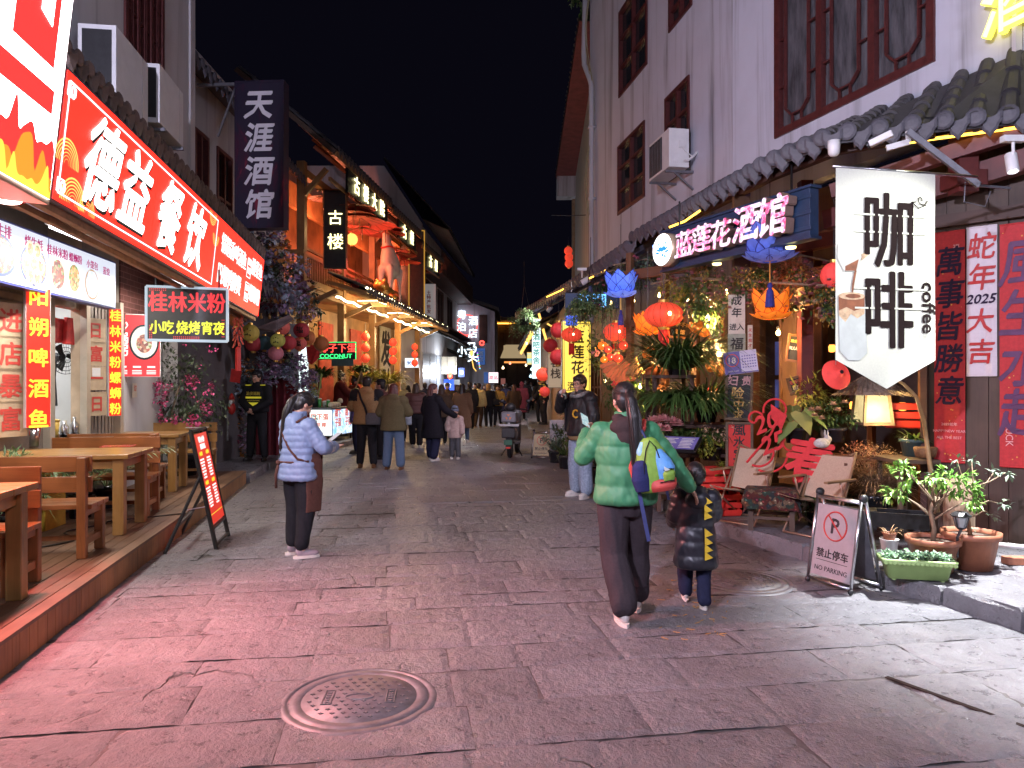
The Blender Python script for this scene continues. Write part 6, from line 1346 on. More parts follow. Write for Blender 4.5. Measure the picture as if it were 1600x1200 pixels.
mb=MB();mb.box(uA-.6,uB+.9,1.4,1.5,.1,3.2);mb.box(uA-.6,uA-.5,.13,1.4,.1,3.2);mb.box(uB+.85,uB+.9,.13,1.4,.1,3.2);mb.box(uA-.6,uB+.9,.13,1.5,3.2,3.25);mb.box(uA-.5,uB+.4,.12,.9,.9,.95);on(rest,LW,mb,'kitchen_interior',[KIT])
mb=MB();mb.box(uA,uB,-.42,-.02,DZ,.98);mb.box(uA-.03,uB+.03,-.46,.2,.98,1.02);on(rest,LW,mb,'serving_counter',[STEEL])
mb=MB();wall_grid(mb,uB,uC,DZ-.1,3.5,[],.12);on(rest,LW,mb,'shutter_wall',[SHUT])
mb=MB();x=uB+.02
while x<uC:mb.box(x,x+.012,-.012,0,DZ,2.65);x+=.1
on(rest,LW,mb,'shutter_ribs',[SHUT])
mb=MB();mb.box(uC,LW.L,-.02,.2,2.35,4.1);on(rest,LW,mb,'brick_pier',[BRICK]);mb=MB();mb.box(uC,LW.L,-.01,.2,.1,2.35);on(rest,LW,mb,'grey_pier',[PL_GREY])
for zz_ in range(2):pass
mb=MB()
for i in range(9):mb.box(.2,uA-.12,-.03,-.002,2.0+i*.085,2.06+i*.085)
on(rest,LW,mb,'louvre',[TAN])
mb=MB()
for u in(uA-.06,uB,uC-.1):mb.box(u-.05,u+.05,-.08,-.001,DZ,2.75)
on(rest,LW,mb,'pilaster',[mat('cream aluminium',(.5,.44,.36),.45,.4,.1)])
def fridge():pass
CORR=mat('lavender white sheet',(.55,.55,.66),.45,.1,.06,3,.03);mb=MB();n=90;vs=[]
w0,w1=LW.w(.0,3.46),LW.w(LW.L,3.46);f0=MF@Vector((-2.6,.1,.02));f1=MF@Vector((FL,.1,.02))
for i in range(n*2+1):
 t=i/(n*2);zo=.018*(i%2);vs+=[w0 .lerp(w1,t)+Z*zo,f0 .lerp(f1,t)+Z*zo]
mb.add(vs,[(2*i,2*i+2,2*i+3,2*i+1)for i in range(n*2)]);mb.build('canopy_sheet',[CORR],rest)
mb=MB();mb.bar(MF@Vector((-2.9,.06,-.06)),MF@Vector((FL,.06,-.06)),.06,.06);mb.bar(MF@Vector((-2.9,.2,-.09)),MF@Vector((FL,.2,-.09)),.05,.05)
for k in range(6):t=k/5;mb.bar(f0 .lerp(f1,t)-Z*.05,w0 .lerp(w1,t)-Z*.02,.04,.05)
mb.build('canopy_frame',[mat('rust brown tube',(.30,.17,.10),.5,.3,.3,10,.1)],rest)
mb=MB();mb.tube([LW.w(.5+i*.4,3.28-.12*math.sin(math.pi*i/16),.7+.02*i)for i in range(17)],.006,5);mb.build('wire',[BLACKP],rest)
def tube_lamp(label,c,L,rz,e,col=(.95,.97,1)):
 o=thing('tube_lamp',label,'tube lamp',c,rz,'added tube lamps under the restaurant canopy');mb=MB();mb.box(-L/2,L/2,-.04,.04,.02,.06);mb.build('housing',[WHITEP],o);mb=MB();mb.tube([(-L/2+.02,0,0),(L/2-.02,0,0)],.016,8);mb.build('tube',[emit('tube glow',(.95,.97,1),8)],o)
 l=lamp('tube_light','AREA',(0,0,-.03),e,col,o,shape='RECTANGLE',size=L,size_y=.05);return o
for k,t in enumerate((.18,.45,.75)):
 c=w0 .lerp(w1,t).lerp(f0 .lerp(f1,t),.62)-Z*.1;tube_lamp(['added white tube lamp under the canopy over the nearest table','added white tube lamp under the canopy over the middle table','added white tube lamp under the canopy over the far table'][k],c,1.1,LW.rz,(70,70,45)[k],(1,.93,.85))  # tube lamps added to light the terrace tables
o=thing('heat_lamp','red edged round lamp under the canopy at the picture edge','lamp',P(12,312,4.9));mb=MB();mb.lathe([(.11,.03),(.10,-.01),(.06,.08),(.03,.1)],20,cap=False);mb.build('lamp_shade',[RED],o,True);mb=MB();mb.ell((0,0,.0),(.085,.085,.03));mb.build('bulb',[emit('warm white bulb',(1,.62,.55),6)],o,True);l=lamp('red_lamp_light','SPOT',(0,0,-.06),1250,(1,.24,.24),o,spot_size=rad(120),spot_blend=.9,shadow_soft_size=.09);l.rotation_euler=(rad(20),rad(-38),0);l.rotation_euler=Vector((.62,-.25,-.75)).to_track_quat('-Z','Y').to_euler()
u1,zt=lw(180,412,.35);_,zb=lw(180,481,.35);
mp=thing('menu_lightbox','white glowing menu strip with dish photographs above the kitchen','lightbox sign',M=LW.M@tr(u1,-.35,(zt+zb)/2));hgt=zt-zb;Wd=u1-.3
mb=MB();mb.box(-Wd,.02,.002,.12,-hgt/2-.02,hgt/2+.02);mb.build('casing',[mat('blue edge',(.05,.06,.25),.4)],mp);mb=MB();mb.box(-Wd,0,-.004,0,-hgt/2,hgt/2);mb.build('face',[emit('cool white panel',(.80,.86,1),.8)],mp)
FOOD=[emit_var('food print red',[(.2,(.25,.03,.02)),(.4,(.75,.25,.12)),(.55,(.9,.8,.6)),(.7,(.15,.4,.05)),(.85,(.6,.06,.03))],.85,34,'v'),emit_var('food print orange',[(.2,(.8,.35,.06)),(.45,(.95,.75,.3)),(.6,(.2,.45,.06)),(.8,(.75,.12,.05)),(.95,(.95,.85,.7))],.85,34,'v'),emit_var('food print pale',[(.2,(.65,.72,.8)),(.5,(.95,.95,.95)),(.8,(.75,.82,.88))],.85,18,'v')]
PLATE=emit('plate print',(.12,.16,.32),.8);PLATEW=emit('white plate print',(.75,.82,.9),.9);GREENF=emit('green garnish print',(.10,.35,.06),.8);BAMB=emit('steamer print',(.55,.33,.14),.8)
def dish(x,z,rx,rz,pm,fm,ins=.84):
 mb=MB();mb.prism(disc2(x,z,rx,rz),-.0065,-.0045);mb.prism(disc2(x,z,rx*ins,rz*ins),-.0085,-.0068,1);mb.build('dish_photo',[pm,fm],mp)
def pu(px,py):u,z=lw(px,py,.355);return u-u1,z-(zt+zb)/2
for(px0,px1,py0,py1,pm,fm,s)in((-28,25,364,431,PLATE,FOOD[0],.86),(31,73,383,447,PLATE,FOOD[1],.9),(78,102,402,455,PLATEW,FOOD[0],.86),(106,125,411,458,PLATEW,FOOD[1],.88),(133,154,421,468,BAMB,FOOD[2],.9),(156,177,430,474,PLATEW,FOOD[2],.85)):
 a,b=pu((px0+px1)/2,(py0+py1)/2);l=pu(px0,420)[0];r_=pu(px1,420)[0];z1=pu((px0+px1)/2,py0)[1];z0=pu((px0+px1)/2,py1)[1];dish((l+r_)/2,(z0+z1)/2,(r_-l)/2,(z1-z0)/2,pm,fm,s)
x,z=pu(52,412)
for k in range(6):a=k*1.047;mb=MB();mb.prism(disc2(x+.13*math.cos(a),z+.15*math.sin(a),.075,.09),-.0102,-.0088);mb.prism(disc2(x+.13*math.cos(a),z+.15*math.sin(a),.05,.06),-.0116,-.0104,1);mb.build('oyster_photo',[emit('oyster shell print',(.85,.68,.55),.8),FOOD[1]],mp)
x,z=pu(143,444)
for dx,dz in((0,0),(.09,.03),(-.09,.02),(.05,.1),(-.05,.1),(.05,-.1),(-.05,-.1)):mb=MB();mb.prism(disc2(x+dx,z+dz,.045,.05),-.0102,-.0088);mb.build('dumpling_photo',[PLATEW],mp)
mb=MB()
for px,py,t,s in((6,361,'牛排',.13),(53,380,'烤生蚝',.12),(90,394,'桂林米粉',.115),(118,404,'螺蛳粉',.105),(144,414,'小笼包',.10),(166,424,'蒸饺',.10)):
 a,b=pu(px,py);mb.text(t,s,tr(a,-.0065,b+.0),0,[(0,0),(.03,0)],.001,sx=.95)
mb.build('dish_names',[emit('purple red print',(.45,.02,.16),.8)],mp)
a,b=pu(76,430);mb=MB();mb.box(a-.006,a+.006,-.0065,-.0045,-hgt/2,hgt/2);mb.build('panel_joint',[PLATE],mp)
def vsign(label,px,py0,py1,wm,s,size,off,gap=1.05,lit=True):
 u,zt_=lw(px,py0,off);zb_=lw(px,py1,off)[1];o=thing('vertical_sign',label,'sign',M=LW.M@tr(u,-off,(zt_+zb_)/2)@rotz(rad(-38)),group='upright red signs on the restaurant front');h=zt_-zb_
 mb=MB();mb.box(-wm/2,wm/2,.002,.05,-h/2,h/2);mb.build('panel_back',[WHITEP],o);mb=MB();mb.box(-wm/2+.004,wm/2-.004,-.002,.001,-h/2+.004,h/2-.004);mb.build('panel',[emit('bright red panel',(1,.035,.018),.75)],o)
 mb=MB();mb.text(s,size,tr(0,-.005,0),0,BOLD,.0012,True,gap,sx=1.0);mb.build('lettering',[emit('yellow sign letters',(1,.78,.05),1.1)],o);return o
vsign('tall red sign with yellow characters for beer fish beside the kitchen window',60,450,668,.235,'阳朔啤酒鱼',.20,.30,1.55)
vsign('narrower red sign with seven yellow characters at the shutter edge',180,482,650,.165,'桂林米粉螺蛳粉',.155,.22,1.28)
KRAFT=mat('kraft card',(.46,.35,.23),.8,0,.12,12,.05);PR=mat('red brush print',(.52,.06,.045),.7,0,.15,10,0)
for k,(px,py,ch,s)in enumerate(((10,501,'进',.25),(10,553,'店',.25),(10,603,'暴',.25),(10,655,'富',.25),(144,516,'日',.21),(145,553,'富',.21),(145,591,'一',.21),(146,631,'日',.21))):
 u,z=lw(px,py,.06);o=thing('kraft_plaque','kraft plaque with red character '+['jin, uppermost at the picture edge','dian, second at the picture edge','bao, third at the picture edge','fu, lowest at the picture edge','ri, uppermost on the shutter','fu, below the uppermost on the shutter','yi, with a white sticker on the shutter','ri, lowest on the shutter'][k],'plaque',M=LW.M@tr(u,-.10,z)@rotz(rad(-24)),group='kraft plaques with red characters');w=.36*s/.25
 mb=MB();mb.box(-w/2,w/2,0,.012,-w*.49,w*.49);mb.build('card',[KRAFT],o);mb=MB();mb.text(ch,s,tr(0,-.002,0),0,BOLD,.0008);mb.build('character',[PR],o)
 if k==6:mb=MB();mb.box(-.06,.06,-.004,-.001,.02,.13);mb.build('sticker',[WHITEPL],o)
c=P(214,540,10.3);o=thing('porridge_sign','square glowing red sign with a bowl of clay pot porridge','lightbox sign',c,rad(30));w,h=.58,.86
mb=MB();mb.box(-w/2-.01,w/2+.01,.002,.07,-h/2-.01,h/2+.01);mb.build('casing',[WHITEP],o);mb=MB();mb.box(-w/2,w/2,-.003,.001,-h/2,h/2);mb.build('face',[emit('deep red panel',(1,.05,.06),.8)],o)
mb=MB();mb.prism(disc2(.09,.05,.19,.25),-.006,-.0035);mb.prism(disc2(.09,.05,.165,.22),-.008,-.0062,1);mb.prism(disc2(.09,.03,.10,.13),-.010,-.0082,2);mb.build('bowl_photo',[emit('black pot print',(.02,.02,.03),.5),emit('porridge print',(.85,.82,.7),.9),FOOD[0]],o)
mb=MB();mb.text('砂锅粥',.17,tr(-.19,-.006,.1),0,NIB,.001,True,1.0);
for x in(-.18,0,.18):
 mb.box(x-.05,x+.05,-.005,-.0035,-.31,-.285)
 for r_ in range(3):mb.box(x-.06,x+.06,-.005,-.0035,-.355-r_*.022,-.344-r_*.022)
mb.build('white_print',[WLIT],o)
c=P(293,491,9.2);o=thing('led_board','hanging black led board with red and yellow snack names','led sign',c,rad(18));w,h=.93,.66;Ml=o
mb=MB();
for s in(-1,1):mb.box(s*w/2-.015,s*w/2+.015,-.03,.08,-h/2,h/2);mb.box(-w/2,w/2,-.029,.079,s*h/2-.015,s*h/2+.015)
mb.build('frame',[emit('lit frame edge',(.6,.75,.9),.55)],o);mb=MB();mb.box(-w/2+.015,w/2-.015,-.015,.07,-h/2+.015,h/2-.015);mb.build('panel',[BLACKP],o)
mb=MB();mb.text('桂林米粉',.265,tr(0,-.018,.145),0,BOLD,.001,sx=.84);mb.build('red_characters',[emit('red led',(1,.05,.06),.85)],o)
mb=MB();mb.text('小吃',.175,tr(-.29,-.018,-.17),0,BOLD,.001,sx=.8);mb.text('烧烤',.175,tr(.01,-.018,-.17),0,BOLD,.001,sx=.8);mb.text('宵夜',.175,tr(.30,-.018,-.17),0,BOLD,.001,sx=.8);mb.build('yellow_characters',[emit('yellow led',(.95,1,.06),.95)],o)
mb=MB()
for r_ in(0,1):
 for k in range(9):mb.box(-.43+k*.022,-.42+k*.022,-.018,-.016,.30-r_*.02,.31-r_*.02)
 for k in range(8):mb.box(.42-r_*.02,.43-r_*.02,-.018,-.016,-.28+k*.03,-.27+k*.03);mb.box(-.43+r_*.02,-.42+r_*.02,-.018,-.016,-.31+k*.022,-.3+k*.022)
 for k in range(14):mb.box(-.16+k*.022,-.15+k*.022,-.018,-.016,-.31+r_*.02,-.30+r_*.02)
mb.build('running_dots',[emit('red led',(1,.05,.06),.85)],o)
for s,q in((-1,.55),(1,.25)):mb=MB();mb.tube([(s*(w/2-.1),.03,h/2),(s*(w/2-.1),.03,h/2+q)],.012,6);mb.build('hanger',[BLACKM],o)
u,z=lw(86,558,-.35);o=thing('wall_fan','black wall fan in the kitchen window','fan',M=LW.M@tr(u,.3,z)@rotz(rad(-25)));mb=MB()
for r_ in(.21,.17,.12,.07):mb.tube([(r_*math.cos(i*.2618),-.1+(.21-r_)*-.15,r_*math.sin(i*.2618))for i in range(25)],.004,5,cap=False)
for k in range(24):a=k*.2618;mb.tube([(.03*math.cos(a),-.13,.03*math.sin(a)),(.21*math.cos(a),-.1,.21*math.sin(a))],.0025,4)
mb.build('guard',[BLACKM],o);mb=MB()
for k in range(3):a=k*2.09;mb.prism([(.02*math.cos(a),.02*math.sin(a)),(.17*math.cos(a-.3),.17*math.sin(a-.3)),(.18*math.cos(a+.35),.18*math.sin(a+.35)),(.05*math.cos(a+.9),.05*math.sin(a+.9))],-.085,-.08)
mb.build('blades',[BLACKP],o);mb=MB();mb.lathe([(.05,-.05),(.06,.08),(0,.09)],14,0,Matrix.Rotation(rad(-90),4,'X'));mb.tube([(0,.05,0),(0,.08,-.25),(0,.05,-.6)],.015,6);mb.build('motor',[BLACKP],o)
u,z=lw(92,516,-.1);mb=MB();mb.box(-.28,.2,0,.3,-.14,.14);mb.prism([(.02,-.16),(.24,-.16),(.2,.16),(.06,.16)],-.05,-.002);o=mb.build('red_hood',[REDCLOTH],bevel=.01);tag(o,'red cloth covered hood above the kitchen fan','hood',M=LW.M@tr(u,.08,z))
u,z=lw(80,632,-.1);mb=MB();mb.lathe([(0,0),(.07,0),(.085,.2),(.0,.2)],16);mb.lathe([(.088,.2),(.088,.22),(0,.22)],16);o=mb.build('yellow_tub',[mat('yellow tub',(.6,.4,.08),.4)],None,True);tag(o,'yellow plastic tub on the kitchen counter','tub',M=LW.M@tr(u,.1,1.02))
for k in range(5):mb=MB();s=R.uniform(.8,1.2);mb.lathe([(0,0),(.04*s,0),(.04*s,.12*s),(.015,.16*s),(.018,.2*s),(0,.2*s)],12);o=mb.build('sauce_bottle',[[STEEL,mat('clear bottle',(.5,.45,.35),.15)][k%2]],None,True);tag(o,['steel jar by the yellow tub','clear sauce bottle right of the yellow tub','steel shaker on the counter edge','tall clear bottle at the kitchen window end','steel cup at the far end of the counter'][k],'bottle','bottles on the kitchen counter',M=LW.M@tr(u+.2+k*.13,.06+.04*(k%2),1.02))
lamp_o=tube_lamp('white tube lamp inside the kitchen',LW.w((uA+uB)/2,2.95,-.8),.9,LW.rz,40)
lamp_o['group']='tube lamps in the kitchen'
mb=MB();mb.box(-.2,.2,-.02,.02,DZ,.95);o=mb.build('yellow_board',[mat('yellow board',(.6,.42,.06),.5)],bevel=.004);u,z=lw(84,690,.5);tag(o,'yellow board leaning on the serving counter','board',M=LW.M@tr(u,-.5,0))
u,z=lw(210,610,.05);mb=MB();mb.box(-.07,.07,-.01,0,-.1,.1);mb.text('订',.09,tr(0,-.012,.03),1,BOLD,.001);o=mb.build('small_notice',[CREAM,PR]);tag(o,'small cream notice with a red character below the porridge sign','notice',M=LW.M@tr(u,-.05,z))
def palm(mb,h=.9,n=9):
 for k in range(n):
  a=k*2.4;d=Vector((math.cos(a),math.sin(a),0));L=R.uniform(.5,.8)*h;pts=[];p=Vector((d.x*.03,d.y*.03,.25));v=(d*.55+Z).normalized()
  for i in range(9):
   pts.append(p.copy());v=(v-Z*.12+d*.04).normalized();p=p+v*L/8
  mb.tube(pts,[.006-.0005*i for i in range(9)],4,0)
  for i in range(2,9):
   for s in(-1,1):
    for q in(0,.5):b=pts[i-1].lerp(pts[i],q);t=(pts[i]-pts[i-1]).normalized();sd=t.cross(Z).normalized()*s;leaf(mb,b,sd+t*.55-Z*.15,Z,.2*h*(1.15-abs(i-5)*.12),.018,0)
for k,(px,py0,h,lab)in enumerate(((118,700,1.0,'feathery palm in front of the serving counter'),(160,690,.9,'second feathery palm before the shutter'),(18,690,.55,'low leafy plant at the picture edge behind the middle table'))):
 u,z=lw(px,py0,.45);p=LW.w(u,DZ,.5)
 if k<2:plant(lab,p,lambda mb,h=h:palm(mb,1.3*h,12),[LF],.14,.24,BLKPOT,name='potted_palm',group='palms on the terrace')
 else:plant(lab,p,lambda mb:(bush(mb,(0,0,.62),.4,.25,.22,260,.10,.03,0,.3),strands(mb,(0,0,.3),.1,80,.5,.02,0,1.3)),[LF],.18,.26,BLKPOT,name='leafy_plant')
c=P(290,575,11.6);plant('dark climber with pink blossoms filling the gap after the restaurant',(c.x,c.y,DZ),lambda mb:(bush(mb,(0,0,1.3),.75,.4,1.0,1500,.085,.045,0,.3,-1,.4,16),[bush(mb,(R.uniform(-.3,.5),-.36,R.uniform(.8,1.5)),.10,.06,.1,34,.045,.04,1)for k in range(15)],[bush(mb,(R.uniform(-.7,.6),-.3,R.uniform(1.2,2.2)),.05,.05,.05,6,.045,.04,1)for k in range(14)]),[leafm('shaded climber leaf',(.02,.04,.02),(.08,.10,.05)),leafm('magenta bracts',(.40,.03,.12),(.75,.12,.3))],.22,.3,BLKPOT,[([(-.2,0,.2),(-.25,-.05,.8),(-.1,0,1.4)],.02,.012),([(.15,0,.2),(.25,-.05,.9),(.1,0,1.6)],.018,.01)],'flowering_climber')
mb=MB()
for x in(-.5,-.42):mb.tube([(x,-.1,DZ),(x+.05,-.05,2.6)],.02,6)
o=mb.build('trellis_poles',[PINE],None,True);tag(o,'pair of thin bare poles beside the pink climber','pole');o.location=(c.x,c.y,0)
mb=MB();mb.tube([(c.x+.3*math.cos(i*.5)-.15,c.y-.35,2.45+.22*math.sin(i*.5)+.01*i)for i in range(40)],.008,5);o=mb.build('coiled_cable',[mat('pinkish cable',(.25,.15,.17),.5)],None,True);tag(o,'coiled cable hanging above the pink climber','cable')
o=thing('firecracker_string','string of red paper firecrackers with tassel hanging under the sign end','ornament',P(372,490,12.2));mb=MB()
for k in range(34):a=k*2.4;z=-.02-k*.0145;mb.tube([(.05*math.cos(a),.05*math.sin(a),z),(.085*math.cos(a),.085*math.sin(a),z-.07)],.013,6)
mb.build('firecrackers',[mat('red firecracker',(.6,.09,.05),.5,0,.2,20,0)],o);mb=MB();mb.tube([(0,0,.15),(0,0,-.55)],.006,5);mb.lathe([(.03,-.55),(.045,-.58),(.05,-.95),(0,-.95)],8);mb.build('tassel',[RED],o)
# upper floors, left
L1=Pl((-3.15,-2.0),(-5.05,11.5));grey_house=thing('grey_house','grey plastered house with tiled pent roof above the red lightbox','house')
hole1=hole(L1,(193,-60),(254,150));hole1=(hole1[0],hole1[1],L1 .at(250,213)[1]-.2,L1 .at(250,213)[1]+2.6);hole0=(hole1[0]-3.6,hole1[0]-1.9,hole1[2],hole1[3])
mb=MB();wall_grid(mb,0,L1 .L,3.5,12,[hole1,hole0],.25);mb.box(L1 .L-.001,L1 .L+.24,-.03,.26,3.5,12);mb.box(L1 .L+.24,L1 .L+.26,.24,6,0,12);gw=on(grey_house,L1,mb,'wall',[PL_GREY])
for h in(hole1,hole0):window(gw,h,REDWOOD,3,1,True,DARKGLASS,fw=.09)
E1=[MF@Vector((.0,.10,FHt+.20)),MF@Vector((FL+.3,.10,FHt+.20))];W1=[E1[0]+Vector((-.62,0,.42)),E1[1]+Vector((-.52,0,.42))]
mb=MB();tiles(mb,E1,W1,.2,.28,mt=0,me=1,mm=2,r=.058);mb.build('pent_roof',[TILEP,mat('ochre tile end',(.13,.095,.08),.7,0,.5,18,.3,island=.5),MORTAR],grey_house)
for k,(px,py)in enumerate(((100,158),(211,222))):
 u,z=L1 .at(px,py,.1);ac_unit(['large white air conditioner over the red lightbox','second white air conditioner beyond the large one'][k],L1 .M@tr(u+(.25 if k==0 else-.3),0,z+(.05 if k==0 else .1)),.92,.36,.78 if k==0 else .7,coil=True)
# further along the left side
L2=Pl((-5.6,12.2),(-5.75,18.4));dim=thing('dim_house','unlit old house with a sagging tiled eave behind the dark vertical sign','house')
hz=[hole(L2,(338,250),(362,345)),hole(L2,(303,270),(325,365))]
mb=MB();wall_grid(mb,-.6,L2 .L+.2,3.4,7.6,[(h[0],h[1],4.3,6.2)for h in hz],.2);w_=on(dim,L2,mb,'wall',[PL_DIM])
for h in hz:window(w_,(h[0],h[1],4.3,6.2),REDWOOD,2,2,False,DARKGLASS)
E3=[Vector((-5.15,11.8,6.95)),Vector((-5.25,18.6,6.8))];W3=[v+Vector((-1.6,0,1.0))for v in E3]
mb=MB();tiles(mb,E3,W3,.26,.4);mb.build('roof',[TILE,EAVE,MORTAR],dim)
E3=[Vector((-4.75,12.6,3.55)),Vector((-4.85,18.6,3.45))];W3=[v+Vector((-.95,0,.5))for v in E3]
mb=MB();tiles(mb,E3,W3,.26,.4);mb.build('pent_roof',[TILE,EAVE,MORTAR],dim)
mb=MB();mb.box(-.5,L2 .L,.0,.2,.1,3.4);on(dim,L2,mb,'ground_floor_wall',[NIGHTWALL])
mb=MB();mb.box(-9.5,-5.95,17.0,17.2,3,8.6);mb.box(-9.5,-6.0,12.2,12.3,0,12);mb.build('side_wall',[mat('dark maroon wall',(.10,.035,.04),.9,0,.3,2,.1)],dim)
c=P(405,241,12.6);o=thing('vertical_box_sign','tall unlit dark box sign with four grey brush characters on a bracket','sign',c,rad(-4));w,h=.84,2.5
mb=MB();mb.box(-w/2,w/2,.0,.22,-h/2,h/2);
for s in(-1,1):mb.box(s*w/2-.012,s*w/2+.012,-.012,.232,-h/2-.01,h/2+.01);mb.box(-w/2,w/2,-.011,.231,s*h/2-.012,s*h/2+.012)
def darkprint():
 m,nt,b=_new('dark sign print');f=noise_n(nt,1.3,4,.6,(2.2,1,.8),dist=1.5);nt.links.new(ramp(nt,f,[(.5,(.018,.014,.032)),(.62,(.045,.010,.03)),(.70,(.22,.015,.04)),(.74,(.02,.014,.034))]),b.inputs['Base Color']);b.inputs['Roughness'].default_value=.35;return m
mb.build('casing',[darkprint()],o)
mb=MB();mb.text('天涯酒馆',.52,tr(0.0,-.006,.0),0,NIB,.002,True,1.10,shear=.12);mb.build('lettering',[mat('grey white lettering',(.62,.60,.64),.5,0,.06,4,0)],o)
mb=MB();a=Vector((-.42,.1,h/2-.02));mb.bar((-1.15,.1,h/2),(w/2,.1,h/2+.0),.05,.05);mb.bar((-.45,.1,h/2-.03),(-.78,.1,h/2-.9),.03,.03);mb.build('bracket',[GREYM],o)
FC=[leafm('pale blue hydrangea',(.22,.28,.38),(.40,.48,.58)),leafm('lilac hydrangea',(.24,.17,.3),(.46,.32,.5)),leafm('orange hydrangea',(.32,.12,.03),(.5,.22,.06)),leafm('mint peony',(.14,.24,.2),(.3,.4,.34)),leafm('wine hydrangea',(.12,.02,.04),(.22,.05,.08)),leafm('shade leaf',(.02,.035,.02),(.06,.08,.04))]
o=thing('flower_arch','doorway arch smothered in blue lilac and orange artificial flowers','flower arch',(-5.1,14.9,.0));
def flowers(path,n,spread,size,seed):
 r=random.Random(seed);mb=MB()
 for k in range(n):
  t=r.random()*(len(path)-1);i=min(int(t),len(path)-2);c=path[i].lerp(path[i+1],t-i)+Vector((r.uniform(-1,1),r.uniform(-.4,.4),r.uniform(-1,1)))*spread;m=r.choices(range(6),(5,5,2.2,1.2,1,3))[0];s=size*r.uniform(.6,1.3)
  for j in range(34 if m<5 else 14):
   d=rdir();leaf(mb,c+d*s*.6,d+rdir()*.6,Z,s*.5,s*.42,m)
 return mb
pth=[P(375,700,15.4),P(372,640,15.3),P(385,590,15.2),(P(430,570,15.4)),P(470,585,15.8),P(478,640,16)]
pth=[Vector(p)for p in pth]
mb=flowers(pth,150,.3,.15,3);mb.v=[tuple(Vector(v)-Vector((-5.1,14.9,0)))for v in mb.v];mb.build('lower_flowers',FC,o)
pt2=[P(398,370,14.4),P(420,420,14.6),P(450,450,15.5),P(470,480,16.2)];mb=flowers([Vector(p)for p in pt2],120,.42,.2,4);mb.v=[tuple(Vector(v)-Vector((-5.1,14.9,0)))for v in mb.v];mb.build('upper_flowers',FC,o)
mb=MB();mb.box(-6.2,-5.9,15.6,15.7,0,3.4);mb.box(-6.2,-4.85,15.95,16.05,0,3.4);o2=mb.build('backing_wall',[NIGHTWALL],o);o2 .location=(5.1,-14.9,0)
o=MB();vs=[];n=40
for k in range(n+1):
 t=k/n;x=-.55+1.15*t;y_=.05*math.sin(k*1.1);zt_=1.78-.75*max(0,t-.45)**1.6*2.2;vs+=[(x,y_,.05),(x,y_,zt_),(x,y_+.01,.05),(x,y_+.01,zt_)]
o.add(vs,[(4*k,4*k+4,4*k+5,4*k+1)for k in range(n)]+[(4*k+3,4*k+7,4*k+6,4*k+2)for k in range(n)]+[(4*k+1,4*k+5,4*k+7,4*k+3)for k in range(n)]);c=P(440,700,15.75);o=o.build('curtain',[mat('maroon velvet',(.14,.012,.022),.8,0,.25,9,.2)],None,True);tag(o,'maroon velvet cloth draped behind the security guard','curtain');o.location=(c.x,c.y,0)
BL=[shade_mat('yellow paper',(.55,.42,.08),.03),shade_mat('coral paper',(.6,.12,.09),.04),shade_mat('crimson paper',(.42,.04,.05),.03),shade_mat('orange paper',(.5,.16,.05),.03),shade_mat('teal paper',(.05,.12,.14),.02),shade_mat('lime paper',(.42,.42,.08),.03),shade_mat('rose paper',(.5,.16,.2),.03)]
balls=[(391,520,13.8,14,0,'large yellow paper ball with a leaf print nearest the red sign'),(440,511,14.6,13,1,'coral paper ball with a ring print under the eave'),(471,516,15.4,12.5,2,'crimson ball with dark characters under the eave'),(434,532,14.2,11.5,5,'lime paper ball with a branch print'),(451,536,14.9,12,2,'crimson paper ball right behind the lime one'),(468,537,15.6,11,1,'coral paper ball under the ball with dark characters'),(396,537,14.9,13,2,'dark crimson ball below the large yellow one'),(413,536,15.0,12,4,'dark teal paper ball between yellow and lime balls'),(431,552,14.6,12,6,'rose ball hanging lowest in the cluster'),(481,528,15.8,12,3,'orange paper ball behind the characters ball'),(502,537,17.2,12,3,'brown orange ball by the green neon board'),(368,498,12.9,13,3,'orange paper ball half hidden by the red sign end'),(556,443,20.5,8,2,'small red ball beneath the tiled corner')]
for px,py,Y,r,m,lab in balls:
 rr=r/F*Y;o=lantern(lab,P(px,py,Y),rr,.96,BL[m],'paper ball lanterns at the flower arch',False,12,False,.5)
 if 'print' in lab or 'characters' in lab:mb=MB();mb.text('福' if 'char' in lab else '山',rr*.9,tr(.0,-rr*.92,0),0,NIB,.002);mb.v=[(x,-math.sqrt(max(.0001,(rr*1.01)**2-x*x-(z/.96)**2)),z)for x,y_,z in mb.v];mb.build('print',[BLK],o)
mb=MB();a=P(405,500,13.9);
mb.add([P(400,512,14.2),P(452,492,14.6),P(458,497,14.6),P(428,517,14.2),P(400,515,14.25),P(452,495,14.65),P(458,500,14.65),P(428,520,14.25)],[(0,1,2,3),(7,6,5,4),(0,3,7,4),(3,2,6,7)]);o=mb.build('awning_scrap',[mat('grey brown canvas',(.16,.12,.12),.9)]);tag(o,'loose grey canvas sheet hanging under the eave behind the balls','awning')
for k,(px,py,lab)in enumerate(((362,632,'small santa figure on the flower arch left of the guard'),(349,665,'white picture board at the foot of the flower arch'))):
 p=P(px,py,14.6);o=thing('figurine' if k==0 else 'picture_board',lab,'ornament' if k==0 else 'board',p);mb=MB()
 if k==0:mb.ell((0,0,-.08),(.08,.07,.12));mb.ell((0,0,.07),(.055,.055,.06),1);mb.lathe([(.065,.1),(.03,.2),(0,.23)],12);mb.ell((0,-.05,.045),(.04,.02,.045),2);mb.build('figure',[RED,mat('skin tone paint',(.5,.3,.22),.6),WHITEPL],o,True)
 else:mb.box(-.1,.1,0,.02,-.3,.3);mb.build('board',[mat('grey photo board',(.22,.22,.23),.6,0,.6,14,0)],o)
